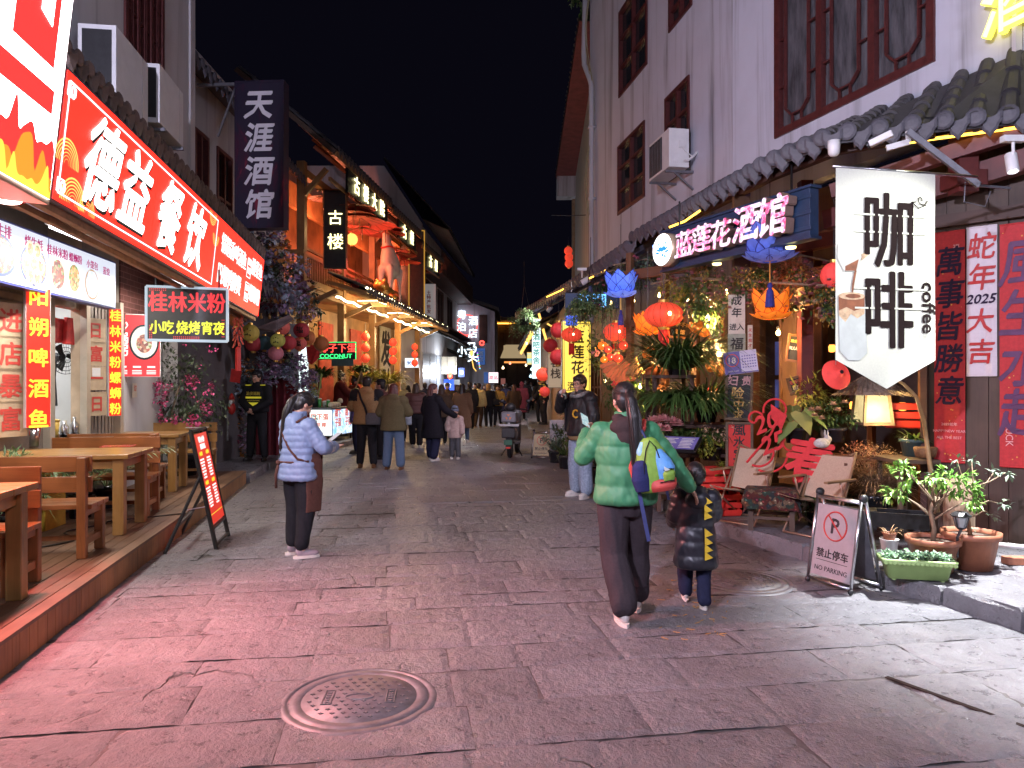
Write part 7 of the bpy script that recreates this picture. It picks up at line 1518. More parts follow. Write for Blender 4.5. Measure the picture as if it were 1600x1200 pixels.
p=P(368,588,14.5);mb=MB();mb.box(-.1,.1,0,.02,-.12,.14);o=mb.build('red_panel',[REDCLOTH]);o.name='red_card';tag(o,'dark red card pinned among the flowers by the guard','card');o.location=p;o.rotation_euler=(0,rad(8),0)
for k in range(8):
 p=P(395+k*13,492+4*math.sin(k),14+k*.22);o=thing('festoon_bulb','unlit small amber bulb strung under the dim eave','light bulb',p,group='bulbs strung under the dim eave');mb=MB();mb.ell((0,0,0),(.03,.03,.04));mb.lathe([(.012,.03),(.018,.07),(0,.07)],8);mb.build('bulb',[mat('amber bulb',(.3,.17,.04),.3)],o,True)
o=thing('white_door_light','tall white glowing door strip left of the coconut stall','light',P(474,590,18.4));mb=MB();mb.box(-.11,.11,0,.06,-1.6,1.35);mb.build('strip',[emit('white door strip',(.8,.95,.95),2)],o);mb=MB();mb.box(-.45,-.115,-.01,.05,-1.6,1.35);mb.build('panel',[mat('pale panel',(.4,.42,.45),.5)],o)
# the timber inn
GLP=Pl((-5.25,18.6),(-3.95,32.0));inn=thing('timber_inn','two storey timber inn with lit eaves, balcony and paper parasols','inn');
Zf=4.15
mb=MB();wall_grid(mb,.2,GLP.L,Zf,7.6,[(1.2,6.0,Zf+.1,6.9),(7.0,12.4,Zf+.1,6.9)],.15,0,1.5);mb.box(0,GLP.L,0.0,4.0,Zf-.15,Zf-.02);mb.box(.2,GLP.L,2.6,2.8,Zf,7.5);on(inn,GLP,mb,'upper_wall',[PINE])
mb=MB()
for u in(.1,3.2,6.4,9.8,13.2):
 mb.box(u-.1,u+.1,.0,.2,0.1,7.3)
for z in(Zf+.02,6.95):mb.box(0,GLP.L,.02,.18,z,z+.2)
for u in(.1,3.2,6.4,9.8,13.2):mb.bar((u,.1,6.4),(u,-.55,7.1),.1,.12);mb.bar((u-.0,.1,3.6),(u,-.8,4.0),.1,.12)
on(inn,GLP,mb,'posts',[PINE])
rl=MB()
for z in(Zf+.95,Zf+.78):rl.box(.1,GLP.L-.1,.05,.12,z,z+.07)
u=.2
while u<GLP.L-.2:rl.box(u,u+.035,.07,.105,Zf+.1,Zf+.78);u+=.13
on(inn,GLP,rl,'balcony_railing',[PINEX])
mb=MB();mb.box(-.05,.05,-.0,3.0,Zf+.8,Zf+.9)
for k in range(16):mb.box(-.02,.02,.1+k*.18,.14+k*.18,Zf+.05,Zf+.8)
mb.box(-.06,.04,0,3.0,Zf-.1,Zf+.05);on(inn,GLP,mb,'side_railing',[PINEX])
E4=[GLP.w(-.4,7.45,.95),GLP.w(GLP.L*.36,7.42,.95)];W4=[GLP.w(-.4,9.6,-1.6),GLP.w(GLP.L*.36,9.6,-1.6)]
mb=MB();tiles(mb,E4,W4,.28,.45);E5=[GLP.w(GLP.L*.37,7.3,.95),GLP.w(GLP.L*.68,7.3,.95)];W5=[GLP.w(GLP.L*.37,9.4,-1.6),GLP.w(GLP.L*.68,9.4,-1.6)];tiles(mb,E5,W5,.28,.45);E6=[GLP.w(GLP.L*.69,7.0,.95),GLP.w(GLP.L*1.0,7.0,.95)];W6=[GLP.w(GLP.L*.69,9.2,-1.6),GLP.w(GLP.L*1.0,9.2,-1.6)];tiles(mb,E6,W6,.28,.45);mb.build('roof',[TILE,EAVE,MORTAR],inn)
mb=MB()
for Ea,Wa in((E4,W4),(E5,W5),(E6,W6)):
 mb.bar(Ea[0]-Z*.12,Ea[1]-Z*.12,.05,.16);mb.bar(Ea[0]+(Wa[0]-Ea[0])*.12-Z*.16,Ea[1]+(Wa[1]-Ea[1])*.12-Z*.16,.1,.1)
 a,b=Ea[0]+(Wa[0]-Ea[0])*.06-Z*.12,Ea[1]+(Wa[1]-Ea[1])*.06-Z*.12;mb.bar(a-Z*.75,b-Z*.75,.06,.09)
mb.build('eave_boards',[PINEX],inn);mb=MB()
for Ea,Wa in((E4,W4),(E5,W5),(E6,W6)):
 for t in(0,1):mb.bar(Ea[0].lerp(Ea[1],t)-Z*.1,Wa[0].lerp(Wa[1],t)-Z*.1,.08,.12)
mb.build('barge_boards',[DARKWOOD],inn)
GLOW=emit('warm yellow white neon',(1,.88,.42),3.0)
for k,(Ea,Wa,s,f0_,f1_)in enumerate(((E4,W4,'古楼大院',.18,.92),(E5,W5,'古楼',.2,.8),(E6,W6,'古楼',.2,.8))):
 a,b=Ea[0].lerp(Ea[1],f0_)-Z*.48,Ea[0].lerp(Ea[1],f1_)-Z*.48;x=(b-a).normalized();pl=Pl((a.x,a.y),(b.x,b.y));o=thing('eave_sign',['black eave board with four glowing characters nearest on the timber inn','black eave board with two glowing characters in the middle of the inn','black eave board with two glowing characters at the far end of the inn'][k],'sign',M=tr((a+b)/2)@rotz(pl.rz),group='glowing boards under the inn roof');L=(b-a).length
 mb=MB();mb.box(-L/2,L/2,0,.06,-.33,.33);mb.build('board',[BLACKM],o);mb=MB();n=len(s)
 for i,ch in enumerate(s):mb.text(ch,min(.5,L/n*.9),tr((i-(n-1)/2)*L/n*.86,-.03,0),0,[(0,0),(.015,.01)],.01)
 mb.build('characters',[GLOW],o)
c=P(523,358,19.4);o=thing('vertical_box_sign','black hanging box sign with two glowing outlined characters on the timber inn','sign',c,rad(2));w,h=.58,2.05
mb=MB();mb.box(-w/2,w/2,0,.2,-h/2,h/2);mb.build('casing',[BLACKP],o,bevel=.01);mb=MB()
for s in(-1,1):mb.box(s*(w/2)-.012,s*w/2+.012,-.01,.21,-h/2,h/2)
mb.build('edge_trim',[PINEX],o);mb=MB();mb.text('古',.40,tr(.02,-.02,.30),0,None,.01);mb.text('楼',.44,tr(.02,-.02,-.33),0,None,.01);mb.build('characters',[GLOW],o)
mb=MB();mb.tube([(-.5,.1,h/2+.03),(w/2+.1,.1,h/2+.03)],.03,6);mb.build('bracket',[PINEX],o)
E7=[GLP.w(1.2,4.2,1.25),GLP.w(GLP.L*.97,4.05,1.25)];W7=[GLP.w(1.2,4.65,.15),GLP.w(GLP.L*.97,4.5,.15)]
mb=MB();tiles(mb,E7,W7,.28,.4);mb.build('pent_roof',[TILE,EAVE,MORTAR],inn)
mb=MB();n=12
for k in range(n+1):t=k/n;mb.bar(E7[0].lerp(E7[1],t)-Z*.12,W7[0].lerp(W7[1],t)-Z*.25,.07,.1)
mb.add([E7[0]-Z*.09,E7[1]-Z*.09,W7[1]-Z*.2,W7[0]-Z*.2],[(0,1,2,3)]);mb.build('soffit',[PINEX],inn)
LEDW=emit('warm white led rope',(1,.84,.45),12)
for k,(a,b,lab)in enumerate(((E7[0]+Z*.02,E7[1]+Z*.02,'upper warm white rope light along the lower eave of the inn'),(E7[0].lerp(W7[0],.75)-Z*.55,E7[1].lerp(W7[1],.75)-Z*.55,'lower warm white rope light below the inn eave'))):
 mb=MB();pts=[a.lerp(b,i/50)+Z*.025*math.sin(i*1.3)for i in range(51)];mb.tube(pts,.028,5);o=mb.build('led_strip',[LEDW],None,True);tag(o,lab,'rope light')
for k,t in enumerate((.22,.5,.8)):
 c_=E7[0].lerp(E7[1],t).lerp(W7[0].lerp(W7[1],t),.5)-Z*.3;o=thing('eave_panel_light',['nearest lit lattice panel under the inn eave','middle lit lattice panel under the inn eave','farthest lit lattice panel under the inn eave'][k],'lamp',c_,GLP.rz,'lit panels under the inn eave');mb=MB();mb.box(-.7,.7,-.3,.3,-.01,.02);mb.build('panel',[emit('eave panel glow',(1,.86,.45),5)],o);mb=MB()
 for i in range(8):mb.box(-.7+i*.2-.02,-.7+i*.2+.02,-.3,.3,-.03,-.012)
 mb.build('lattice',[PINEX],o)
mb=MB();wall_grid(mb,.2,GLP.L,.1,4.0,[(.4,3.0,.15,3.0)],.15,0,1.2);mb.box(.3,3.2,2.4,2.5,.1,3.2);on(inn,GLP,mb,'ground_wall',[PINE])
for u in(4.2,7.3):mb=MB();mb.box(u,u+1.3,1.15,1.19,.6,3.6);on(inn,GLP,mb,'red_panel',[mat('red mural panel',(.42,.05,.03),.7,0,.4,4,.1)])
u,z=GLP.at(607,545,-1.0);o=MB();o.text('发',1.5,GLP.M@tr(u,1.10,z),0,NIB,.01);o.text('财',1.2,GLP.M@tr(u,1.10,z-1.4),0,NIB,.01);o.box(u-.8,u+.8,1.12,1.16,z-2,z+.9,1,GLP.M);o=o.build('mural',[BLK,CREAM]);tag(o,'cream wall panel with huge black brush characters in the inn front','mural')
lamp('added_inn_glow','POINT',GLP.w(4.0,6.2,-.9),300,(1,.25,.12),inn,shadow_soft_size=.25);lamp('added_inn_glow','POINT',GLP.w(9.5,6.0,-.9),300,(1,.22,.10),inn,shadow_soft_size=.25);lamp('added_inn_glow','POINT',GLP.w(2.0,5.9,.2),42,(1,.6,.25),inn,shadow_soft_size=.2)  # added point lamps without fixtures, brighten the balcony
lamp('added_inn_glow','POINT',GLP.w(4.0,3.3,.9),190,(1,.7,.35),inn,shadow_soft_size=.25);lamp('added_inn_glow','POINT',GLP.w(9,3.3,.9),190,(1,.65,.3),inn,shadow_soft_size=.25)  # two more added point lamps without fixtures, below the lower eave
def in_lantern(lab,p,r,g,m=L_RED):return lantern(lab,p,r,1.05,m,g,False,10,False,.3)
for k,(px,py,Y)in enumerate(((550,374,22),(527,340,20),(615,405,26))):in_lantern(['warm yellow lantern glowing inside the inn balcony','amber lantern behind the hanging inn sign','red lantern on the inn balcony beside the horse'][k],P(px,py,Y),.17 if k<2 else .2,'lanterns on the inn balcony',emit('amber lantern',(1,.55,.12),1.6)if k<2 else L_RED)
k=0
for col,(px,Y)in enumerate(((571,22.5),(614,25),(648,30))):
 for row,dy in enumerate((526,543,560)):
  py={0:dy,1:[535,549,563][row],2:[542,554,567][row]}[col]
  in_lantern(f"small red lantern, {['top', 'middle', 'bottom'][row]} one of the string {['nearest the coconut board', 'before the brush mural', 'by the white shop sign'][col]}",P(px,py,Y),.135,'lantern strings on the inn front',L_RED)
PAR=mat('red paper parasol',(.45,.10,.07),.6,0,.25,5,.05)
parasols=[(556,325,19.8,.55),(553,336,20.5,.62),(562,344,21,.68),(578,351,22.5,.8),(594,357,23.5,.72),(602,365,24,.66),(566,360,22,.5),(625,399,26.5,.6),(632,410,27.5,.62),(620,392,27,.5),(505,310,20.5,.4)]
for k,(px,py,Y,r)in enumerate(parasols):
 o=thing('paper_parasol',['red paper parasol hung nearest the inn roof corner','pale red parasol second down from the roof corner','wide parasol third below the roof corner','widest red parasol in the middle of the balcony','red parasol with a flower print beside the widest','lowest parasol over the horse statue head','half hidden parasol behind the hanging inn sign','lit red parasol right of the horse statue','lowest parasol right of the horse statue','upper parasol right of the horse statue','dim parasol behind the top of the inn sign'][k],'parasol',P(px,py,Y),0,'paper parasols hanging in the inn balcony');mb=MB();n=20;vs=[(0,0,.14*r/.6)]+[(r*math.cos(6.2832*i/n),r*math.sin(6.2832*i/n),-.02)for i in range(n)];mb.add(vs,[(0,1+i,1+(i+1)%n)for i in range(n)]);mb.build('canopy',[PAR],o);mb=MB();mb.tube([(0,0,.16),(0,0,-.3)],.012,6);mb.tube([(0,0,.16),(0,0,.7)],.004,4)
 for i in range(10):a=6.2832*i/10;mb.tube([(0,0,.1*r/.6),(r*.97*math.cos(a),r*.97*math.sin(a),-.035)],.006,4)
 mb.build('ribs',[BROWNX],o)
o=thing('horse_statue','white horse statue standing high on the inn eave','statue',P(607,470,24.5));S=1.0
mb=MB();k_=1.75/1.75
mb.loft([(-.02,.25,.62,.10,.28),(0,.2,.75,.22,.42),(0,.15,.95,.27,.5),(0,.08,1.12,.25,.42),(0,-.02,1.3,.2,.27),(0,-.12,1.5,.14,.18),(0,-.2,1.72,.11,.15),(.0,-.25,1.92,.095,.14),(0,-.27,2.02,.05,.08)],18)
mb.cone((0,-.26,1.95),.12,(0,-.58,1.74),.065);mb.cone((.05,-.2,2.02),.03,(.07,-.18,2.14),.012);mb.cone((-.05,-.2,2.02),.03,(-.07,-.18,2.14),.012)
for sx,fy,lift in((-.14,-.22,0),(.14,-.18,.0),(-.13,.55,0),(.13,.55,0)):mb.cone((sx,fy,.8),.12,(sx*1.1,fy-.03,.42),.06);mb.cone((sx*1.1,fy-.03,.42),.055,(sx*1.1,fy+.02,.08),.04);mb.cone((sx*1.1,fy+.02,.08),.055,(sx*1.1,fy-.02,.02),.06)
mb.tube([(0,.62,1.05),(0,.85,.95),(0,.9,.5)],[.05,.06,.02],8)
hs_=blob_build(mb,'body',mat('white statue paint',(.62,.58,.52),.45,0,.15,4,.1),o,.03,4);o.rotation_euler=(0,0,rad(-15));o.scale=(1.05,1.05,1.28)
mb=MB();mb.tube([(.19*math.cos(i*.4),-.06+.24*math.sin(i*.4),1.36+.02*math.sin(i))for i in range(17)],.025,6);mb.build('harness',[RED],o);mb=MB();mb.loft([(0,-.1,1.5,.03,.2),(0,-.1,1.7,.03,.2),(0,-.16,1.95,.03,.18)],10);mb.v=[(x,y_+.12,z)for x,y_,z in mb.v];mb.build('mane',[MORTAR],o)
o=thing('golden_toad','gold and red toad ornament at the horse statue feet','ornament',P(600,465,23.2));mb=MB();mb.ell((0,0,.12),(.36,.32,.26));mb.ell((-.05,-.22,.34),(.26,.22,.18));mb.ell((-.16,-.3,.5),(.07,.07,.07));mb.ell((.08,-.3,.5),(.07,.07,.07));mb.ell((.3,-.2,.0),(.14,.16,.1));mb.ell((-.32,-.2,.0),(.14,.16,.1));blob_build(mb,'body',GOLD,o,.03,2)
lamp('toad_light','POINT',(-.2,-.7,.9),50,(1,.12,.08),o,shadow_soft_size=.1)
c=P(651,425,28);o=thing('tall_framed_sign','tall brown sign board with a thin gold frame beyond the horse statue','sign',c,rad(5));w,h=.58,3.15;mb=MB();mb.box(-w/2,w/2,0,.1,-h/2,h/2);mb.build('panel',[mat('brown sign board',(.10,.05,.035),.6)],o);mb=MB()
for s in(-1,1):mb.box(s*w/2-.02,s*w/2+.02,-.02,.12,-h/2-.02,h/2+.02);mb.box(-w/2-.02,w/2+.02,-.021,.121,s*h/2-.02,s*h/2+.02)
mb.build('frame',[emit('gold lit frame',(.8,.42,.06),.5)],o)
mb=MB();mb.box(-.55,.55,0,.06,-1.4,1.4);o=mb.build('grey_sign_board',[mat('grey banner board',(.28,.27,.27),.7,0,.4,2,.05)]);tag(o,'pale grey banner board between the horse statue and the gold framed sign','board');o.location=P(632,425,28.6)
# coconut stall
c0=G(492,700,.13);stall=thing('coconut_stall','lit coconut drink counter with bright printed panels','stall',(P(499,690,19.3).x,19.3,.13),rad(0))
SP=emit_var('stall print left',[(.3,(.35,.85,.65)),(.45,(1,1,.95)),(.62,(.9,1,.95)),(.75,(.3,.6,.9))],1.25,2.2);SP2=emit_var('stall print right',[(.28,(.15,.6,.2)),(.4,(.3,.6,1)),(.52,(.85,.95,1)),(.66,(.2,.45,.95)),(.8,(1,.85,.2))],1.15,3.2)
mb=MB();W_,D_=.70,1.5
mb.box(-W_/2,W_/2,0,D_,.14,.86);mb.box(-W_/2-.03,W_/2+.03,-.03,D_+.03,.86,.90);mb.build('counter',[GREYM],stall,bevel=.01)
mb=MB();mb.box(-W_/2+.01,W_/2-.01,-.012,-.002,.17,.84);fp=mb.build('front_panel',[SP],stall)
mb=MB();mb.text('口下蛋',.17,tr(0.02,-.015,.66),0,BOLD,.001);mb.text('鲜·椰',.13,tr(.05,-.015,.45),0,BOLD,.001);mb.build('lettering',[emit('red stall print',(.8,.1,.05),.7)],fp)
for k in range(2):
 mb=MB();a=.03+k*.74;mb.box(W_/2+.002,W_/2+.012,a,a+.71,.17,.84);sp=mb.build('side_panel',[SP2],stall);mb=MB()
 for q,t in enumerate(('椰子','下蛋')):mb.text(t,.24,tr(W_/2+.015,a+.24+q*.22,.62)@rotz(rad(90)),0,BOLD,.001,True,1.0)
 mb.build('lettering',[emit('red stall print',(.8,.1,.05),.7)],sp)
for sx in(-1,1):
 for y_ in(.08,D_-.08):mb=MB();mb.lathe([(0,.02),(.03,0),(.03,.05),(.015,.14)],8,0,tr(sx*.33,y_,0));mb.build('leg',[BLACKM],stall)
stall.rotation_euler=(0,0,rad(-8))
MS=stall.matrix_basis.copy()if 0 else(tr(stall.location)@rotz(rad(-8)))
mb=MB();mb.lathe([(0,0),(.1,0),(.11,.3),(.1,.3),(.09,.02),(0,.02)],14,cap=False);o=thing('sugarcane_bucket','black bucket of green sugarcane stalks on the coconut counter','bucket',MS@Vector((-.22,.25,.90)));mb.build('bucket',[BLACKP],o,True);mb=MB()
for k in range(16):a=R.uniform(0,6.28);q=R.uniform(.01,.07);l=R.uniform(.6,.95);mb.tube([(q*math.cos(a),q*math.sin(a),.03),(q*4.5*math.cos(a),q*4.5*math.sin(a),l)],.017,6)
mb.build('stalks',[mat('sugarcane',(.30,.34,.10),.5,0,.3,14,0,island=.35)],o)
for k in range(5):o=thing('drink_cup',['tall green drink cup nearest the sugarcane','short clear cup with green drink','green drink cup behind the short one','clear cup beside the shaved coconuts','little green cup at the counter corner'][k],'cup',MS@Vector((-.04+.07*(k%3),.12+.12*k,.90)),group='drink cups on the coconut counter');mb=MB();h=[.22,.14,.18,.15,.1][k];mb.lathe([(0,0),(.04,0),(.05,h),(0,h)],12);mb.build('cup',[mat('green drink',(.08,.35,.10),.2)if k%2==0 else mat('clear drink',(.35,.42,.36),.15)],o,True);mb=MB();mb.lathe([(.052,h),(.05,h+.02),(0,h+.03)],12);mb.build('lid',[WHITEPL],o)
COCO=mat('shaved coconut',(.62,.55,.40),.7,0,.2,12,.2)
for k in range(10):o=thing('coconut',['coconut with a wooden straw in front','second coconut in the front row','third coconut in the front row','coconut at the counter corner','stacked coconut above the front row','coconut in the back row by the cups','middle coconut of the back row','back row coconut near the far end','far end coconut on the counter','last coconut at the street end'][k],'coconut',MS@Vector((.27-.17*(k//5),.1+.17*(k%5)+.3*(k//5),.955+(.1 if k==4 else 0))),group='shaved coconuts on the counter');mb=MB();mb.lathe([(0,-.055),(.06,-.05),(.075,.0),(.06,.05),(.03,.075),(0,.08)],12);mb.build('husk',[COCO],o,True)
o=thing('neon_board','red and green neon board reading COCONUT over the stall','neon sign',P(526,548,18.6),rad(-6));w,h=1.0,.44
mb=MB();mb.box(-w/2,w/2,0,.06,-h/2,h/2);mb.build('panel',[BLACKP],o,bevel=.006);mb=MB();mb.text('椰子下蛋',.25,tr(.02,-.006,.07),0,[(0,0),(.015,.0)],.004,sx=.98);mb.build('red_tubes',[emit('red neon',(1,.07,.05),2.2)],o);mb=MB();mb.text('COCONUT',.155,tr(-.02,-.006,-.135),0,[(0,0),(.03,0)],.004,sx=1.05);mb.box(-.46,.2,-.006,0,-.2,-.19)
for s in(-1,1):mb.box(s*w/2-.008,s*w/2+.008,-.01,0,-h/2,h/2)
mb.box(-w/2+.01,w/2-.01,-.01,0,h/2-.012,h/2);mb.build('green_tubes',[emit('green neon',(.05,1,.25),1.6)],o)
mb=MB();c=P(488,552,18.2);mb.add([(-.16,0,.22),(.14,.02,.2),(.17,.05,-.1),(.0,-.04,-.28),(-.12,.0,-.22)],[(0,1,2,3,4)]);o=mb.build('red_flag',[REDCLOTH]);sd=o.modifiers.new('thickness','SOLIDIFY');sd.thickness=.01;tag(o,'red cloth flag drooping left of the neon board','flag');o.location=c
for k,(px,py,Y,r,h,lab)in enumerate(((500,590,20.3,.38,.6,'dark shaggy plant hanging behind the coconut stall'),(570,600,23.5,.6,.9,'large lit bamboo plant before the red inn panel'),(607,600,26,.6,.95,'large bamboo plant before the inn mural'),(565,582,22.5,.35,.5,'upper fern of the nearer inn planter'))):
 plant(lab,P(px,py,Y),lambda mb,r=r,h=h:strands(mb,(0,0,0),r*.35,190,h*1.15,.06,0,1.0,z0=0),[LY if k in(1,2)else LD],0,name='bamboo_plant' if k in(1,2)else 'fern_plant',stems=[([(0,0,-1.6 if k in(1,2)else-.3),(0,0,0)],.06,.03)])
mb=MB();mb.box(-.3,.3,0,.03,-.12,.12);o=mb.build('plaque',[mat('blue green plaque',(.03,.06,.07),.5)]);tag(o,'small dark plaque on the inn wall under the neon board','plaque');o.location=P(535,565,20.4)
mb=MB();mb.box(-.5,.5,0,.5,0,.10);
# buildings beyond the inn
L4=Pl((-3.95,32.2),(-3.3,45));far=thing('gabled_house','white gabled house with a long dark balcony beyond the inn','house')
mb=MB();wall_grid(mb,0,L4 .L,.1,8.6,[(1.0,3.0,4.6,6.4),(4.5,6.5,4.6,6.4),(8,10,4.6,6.4)],.2);w_=on(far,L4,mb,'wall',[PL_GREY])
for h in((1.0,3.0,4.6,6.4),(4.5,6.5,4.6,6.4),(8,10,4.6,6.4)):window(w_,h,DARKBEAM,2,1,False,DARKGLASS)
ga=[(-9.6,7.2),(-3.9,7.2),(-3.2,8.6),(-6.2,11.4),(-9.6,10.4)]
mb=MB();mb.prism([(-10,0),(-3.95,0),(-3.95,8.7),(-5.6,11.2),(-10,11.2)],32.2,32.5);mb.build('gable_wall',[PL_GREY],far)
mb=MB();E8=[Vector((-2.75,31.9,8.4)),Vector((-2.3,45,8.2))];W8=[Vector((-5.6,31.9,11.5)),Vector((-5.2,45,11.4))];tiles(mb,E8,W8,.4,.6,ends=False);mb.build('roof',[TILE,EAVE,MORTAR],far)
mb=MB();mb.add([E8[0]-Z*.08,E8[1]-Z*.08,L4 .w(L4 .L,8.9),L4 .w(0,8.9)],[(0,1,2,3)]);mb.build('soffit',[PL_GREY],far)
mb=MB();mb.box(0,L4 .L,-.9,0,6.5,6.65);mb.box(0,L4 .L,-.9,-.85,7.45,7.55);u=0
while u<L4 .L:mb.box(u,u+.05,-.9,-.85,6.65,7.45);u+=.25
mb.box(0,L4 .L,-.8,0,4.3,4.4);on(far,L4,mb,'balcony',[DARKBEAM])
E9=[L4 .w(-.3,3.7,1.3),L4 .w(L4 .L,3.6,1.3)];W9=[L4 .w(-.3,4.3,0),L4 .w(L4 .L,4.2,0)];mb=MB();tiles(mb,E9,W9,.4,.6,ends=False);mb.build('pent_roof',[TILE,EAVE,MORTAR],far)
SHW=mat('grey steel shutter',(.34,.36,.40),.4,.5,.1,5,.05);mb=MB();u=.2
for(a,b)in((.1,1.9),(2.1,3.9),(4.1,5.7)):
 for i in range(26):mb.box(a,b,-.03-.01*(i%2),0,.2+i*.11,.3+i*.11)
on(far,L4,mb,'shutters',[SHW])
def lit_sign(name,label,px,py,Y,w,h,col,s,em,cat='sign',rz=0,face=None,fs=.2,vertical=False,tcol=None,depth=.12):
 o=thing(name,label,cat,P(px,py,Y),rad(rz));mb=MB();mb.box(-w/2-.01,w/2+.01,.002,depth,-h/2-.01,h/2+.01);mb.build('casing',[BLACKM],o);mb=MB();mb.box(-w/2,w/2,-.01,0,-h/2,h/2);mb.build('face',[face or emit(f'{name} face {label[:18]}',col,em)],o)
 if s:mb=MB();mb.text(s,fs,tr(0,-.014,0),0,BOLD,.002,vertical,1.05);mb.build('lettering',[tcol or RED],o)
 return o
o=lit_sign('specialty_sign','pale vertical shop sign with five dark red characters below the gold framed sign',670,472,33,.62,1.62,(.5,.46,.46),'土特产批发',.31,.30,vertical=True,tcol=mat('dark red sign letters',(.3,.02,.04),.6))
lit_sign('shop_sign','small white and blue lit shop sign beside the last lantern string',643,567,31,.55,.40,(.8,.92,1),'米粉',1.2,tcol=emit('blue letters',(.03,.15,.5),.7),fs=.22)
o=thing('tube_lamp','bright white tube lamp hanging over the far left shop front','tube lamp',P(705,575,37));mb=MB();mb.tube([(-.22,0,0),(.22,0,0)],.05,8);mb.build('tube',[emit('bright tube',(.92,.96,1),8)],o);lamp('tube_light','POINT',(0,-.3,-.2),260,(.85,.92,1),o,shadow_soft_size=.2);mb=MB();mb.tube([(-.2,0,.03),(-.2,0,.6)],.01,4);mb.tube([(.2,0,.03),(.2,0,.6)],.01,4);mb.build('hanger',[BLACKM],o)
mb=MB();mb.box(-.95,.95,0,.1,-.45,.45);o=mb.build('shop_fascia',[mat('tan fascia',(.40,.36,.28),.7,0,.2,3,.05)]);tag(o,'tan blank fascia board above the far lit shop','fascia');o.location=P(685,571,38)
lit_sign('blue_screen','bright blue lit screen with white writing among the far crowd',698,602,39,.78,.62,(.03,.12,.95),'特价',1.3,tcol=emit('white screen text',(.9,.95,1),1.3),fs=.26)
lit_sign('shop_window','dim violet lit shop window behind the blue screen',690,592,40,1.5,1.3,(.10,.08,.16),'',.6);
lit_sign('blue_box_sign','small tilted blue lightbox at the far left shops',721,582,38,.30,.46,(.05,.12,.85),'酒',1.1,tcol=emit('white screen text',(.9,.95,1),1.3),fs=.22)
lit_sign('white_card','small pale card sign under the blue lightbox',714,597,38.5,.3,.26,(.3,.33,.36),'',.3)
mb=MB()
for k in range(46):p=G(R.gauss(1085,26),R.uniform(905,1000),.004);a=R.uniform(0,6.28);l=R.uniform(.008,.03);mb.box(-l,l,-.0025,.0025,.003,.006,0,tr(p)@rotz(a))
struct(mb.build('litter',[mat('straw litter',(.5,.26,.05),.8)]),'stuff','bits of orange straw scattered on the paving')
in_lantern('red lantern in front of the far blue screen',P(703,588,37.6),.14,'far lanterns',L_RED)
GY=45;gab=thing('hotel_gable','grey white gable wall carrying round hotel neon at the far bend','house');z_=lambda py:H-(py-CY)/F*GY
xl,xr=P(700,0,GY).x,P(773,0,GY).x
mb=MB();mb.prism([(xl-4,0),(xr,0),(xr,z_(487)),(xl+1.0,z_(468)),(xl-.2,z_(462)),(xl-4,z_(462))],GY,GY+.3);mb.box(xr-.3,xr,GY+.3,GY+9,0,z_(487));mb.build('wall',[PL_WHITE],gab)
mb=MB();mb.prism([(xr+.25,z_(486)),(xr+.25,z_(481)),(xl+1.0,z_(462)),(xl-.2,z_(456)),(xl-4,z_(456)),(xl-4,z_(461)),(xl-.2,z_(461)),(xl+1.0,z_(467))],GY-.3,GY+8);mb.build('roof',[TILE],gab)
mb=MB();mb.box(xr-.95,xr-.45,GY-.06,GY,z_(536),z_(492));mb.build('window',[DARKBEAM],gab)
NW=emit('white blue neon',(.75,.9,1),2.2);NR=emit('red neon ring',(1,.08,.06),2.2)
o=thing('hotel_neon','round red ring neon with four white characters on the far gable','neon sign',P(730,508,GY-.3));mb=MB();[mb.text(c_,.60,tr(x_,-.08,z_2),0,[(0,0),(.02,.01)],.02)for c_,x_,z_2 in(('粤',-.33,.62),('泊',-.36,-.1),('酒',.36,.25),('店',.34,-.5))];mb.build('white_characters',[NW],o);mb=MB();mb.tube([(.62*math.cos(i*.2618),-.04,.62*math.sin(i*.2618))for i in range(25)],.03,6,cap=False);mb.tube([(-1.05,-.04,-.6),(-.8,-.04,-.5),(-.6,-.04,-.62),(-.35,-.04,-.52),(-.1,-.04,-.66),(.3,-.04,-.66)],.03,6);mb.build('red_ring',[NR],o)
o=thing('neon_characters','white blue neon characters below the round hotel neon','neon sign',P(733,548,42));mb=MB();mb.text('小',.62,tr(-.42,0,-.05),0,BOLD,.02);mb.text('马',.62,tr(.15,0,.2),0,BOLD,.02);mb.text('头',.62,tr(.2,0,-.35),0,BOLD,.02);mb.build('characters',[NW],o)
lit_sign('blue_banner','tall dim blue banner sign right of the neon characters',751,557,42,.5,.95,(.03,.12,.42),'酒店',.5,vertical=True,fs=.3,tcol=mat('pale blue letters',(.3,.4,.6),.6))
lit_sign('red_white_sign','bright white and red lightbox sign over the far crowd',771,590,44,.56,.62,(1,.75,.78),'甜品',1.6,fs=.26,tcol=emit('red letters',(.9,.05,.12),1));lit_sign('small_lightbox','small orange and white lightbox below the bright red one',770,611,44,.44,.22,(1,.6,.3),'奶茶',1.4,fs=.16,tcol=emit('red letters',(.9,.05,.12),1));lit_sign('dim_blue_panel','dim blue panel left of the bright red lightbox',760,590,45,.32,.66,(.05,.13,.42),'',.5)
lit_sign('pink_poster','dim pink poster right of the bright red lightbox',786,596,46,.28,.38,(.35,.12,.1),'',.5)
mb=MB();mb.tube([(.12*math.cos(i*.6),0,.12*math.sin(i*.6))for i in range(11)],.05,6);o=mb.build('neon_flower',[emit('red neon ring',(1,.08,.06),2.2)],None,True);tag(o,'small red neon flower beside the hotel gable','neon sign');o.location=P(753,536,43)
o=thing('rainbow_strip','thin dangling strip of rainbow coloured leds','led strip',P(746,572,40));mb=MB()
for i in range(12):mb.ell((.012*i,0,.7-i*.075),(.03,.03,.04),i%4,8,6)
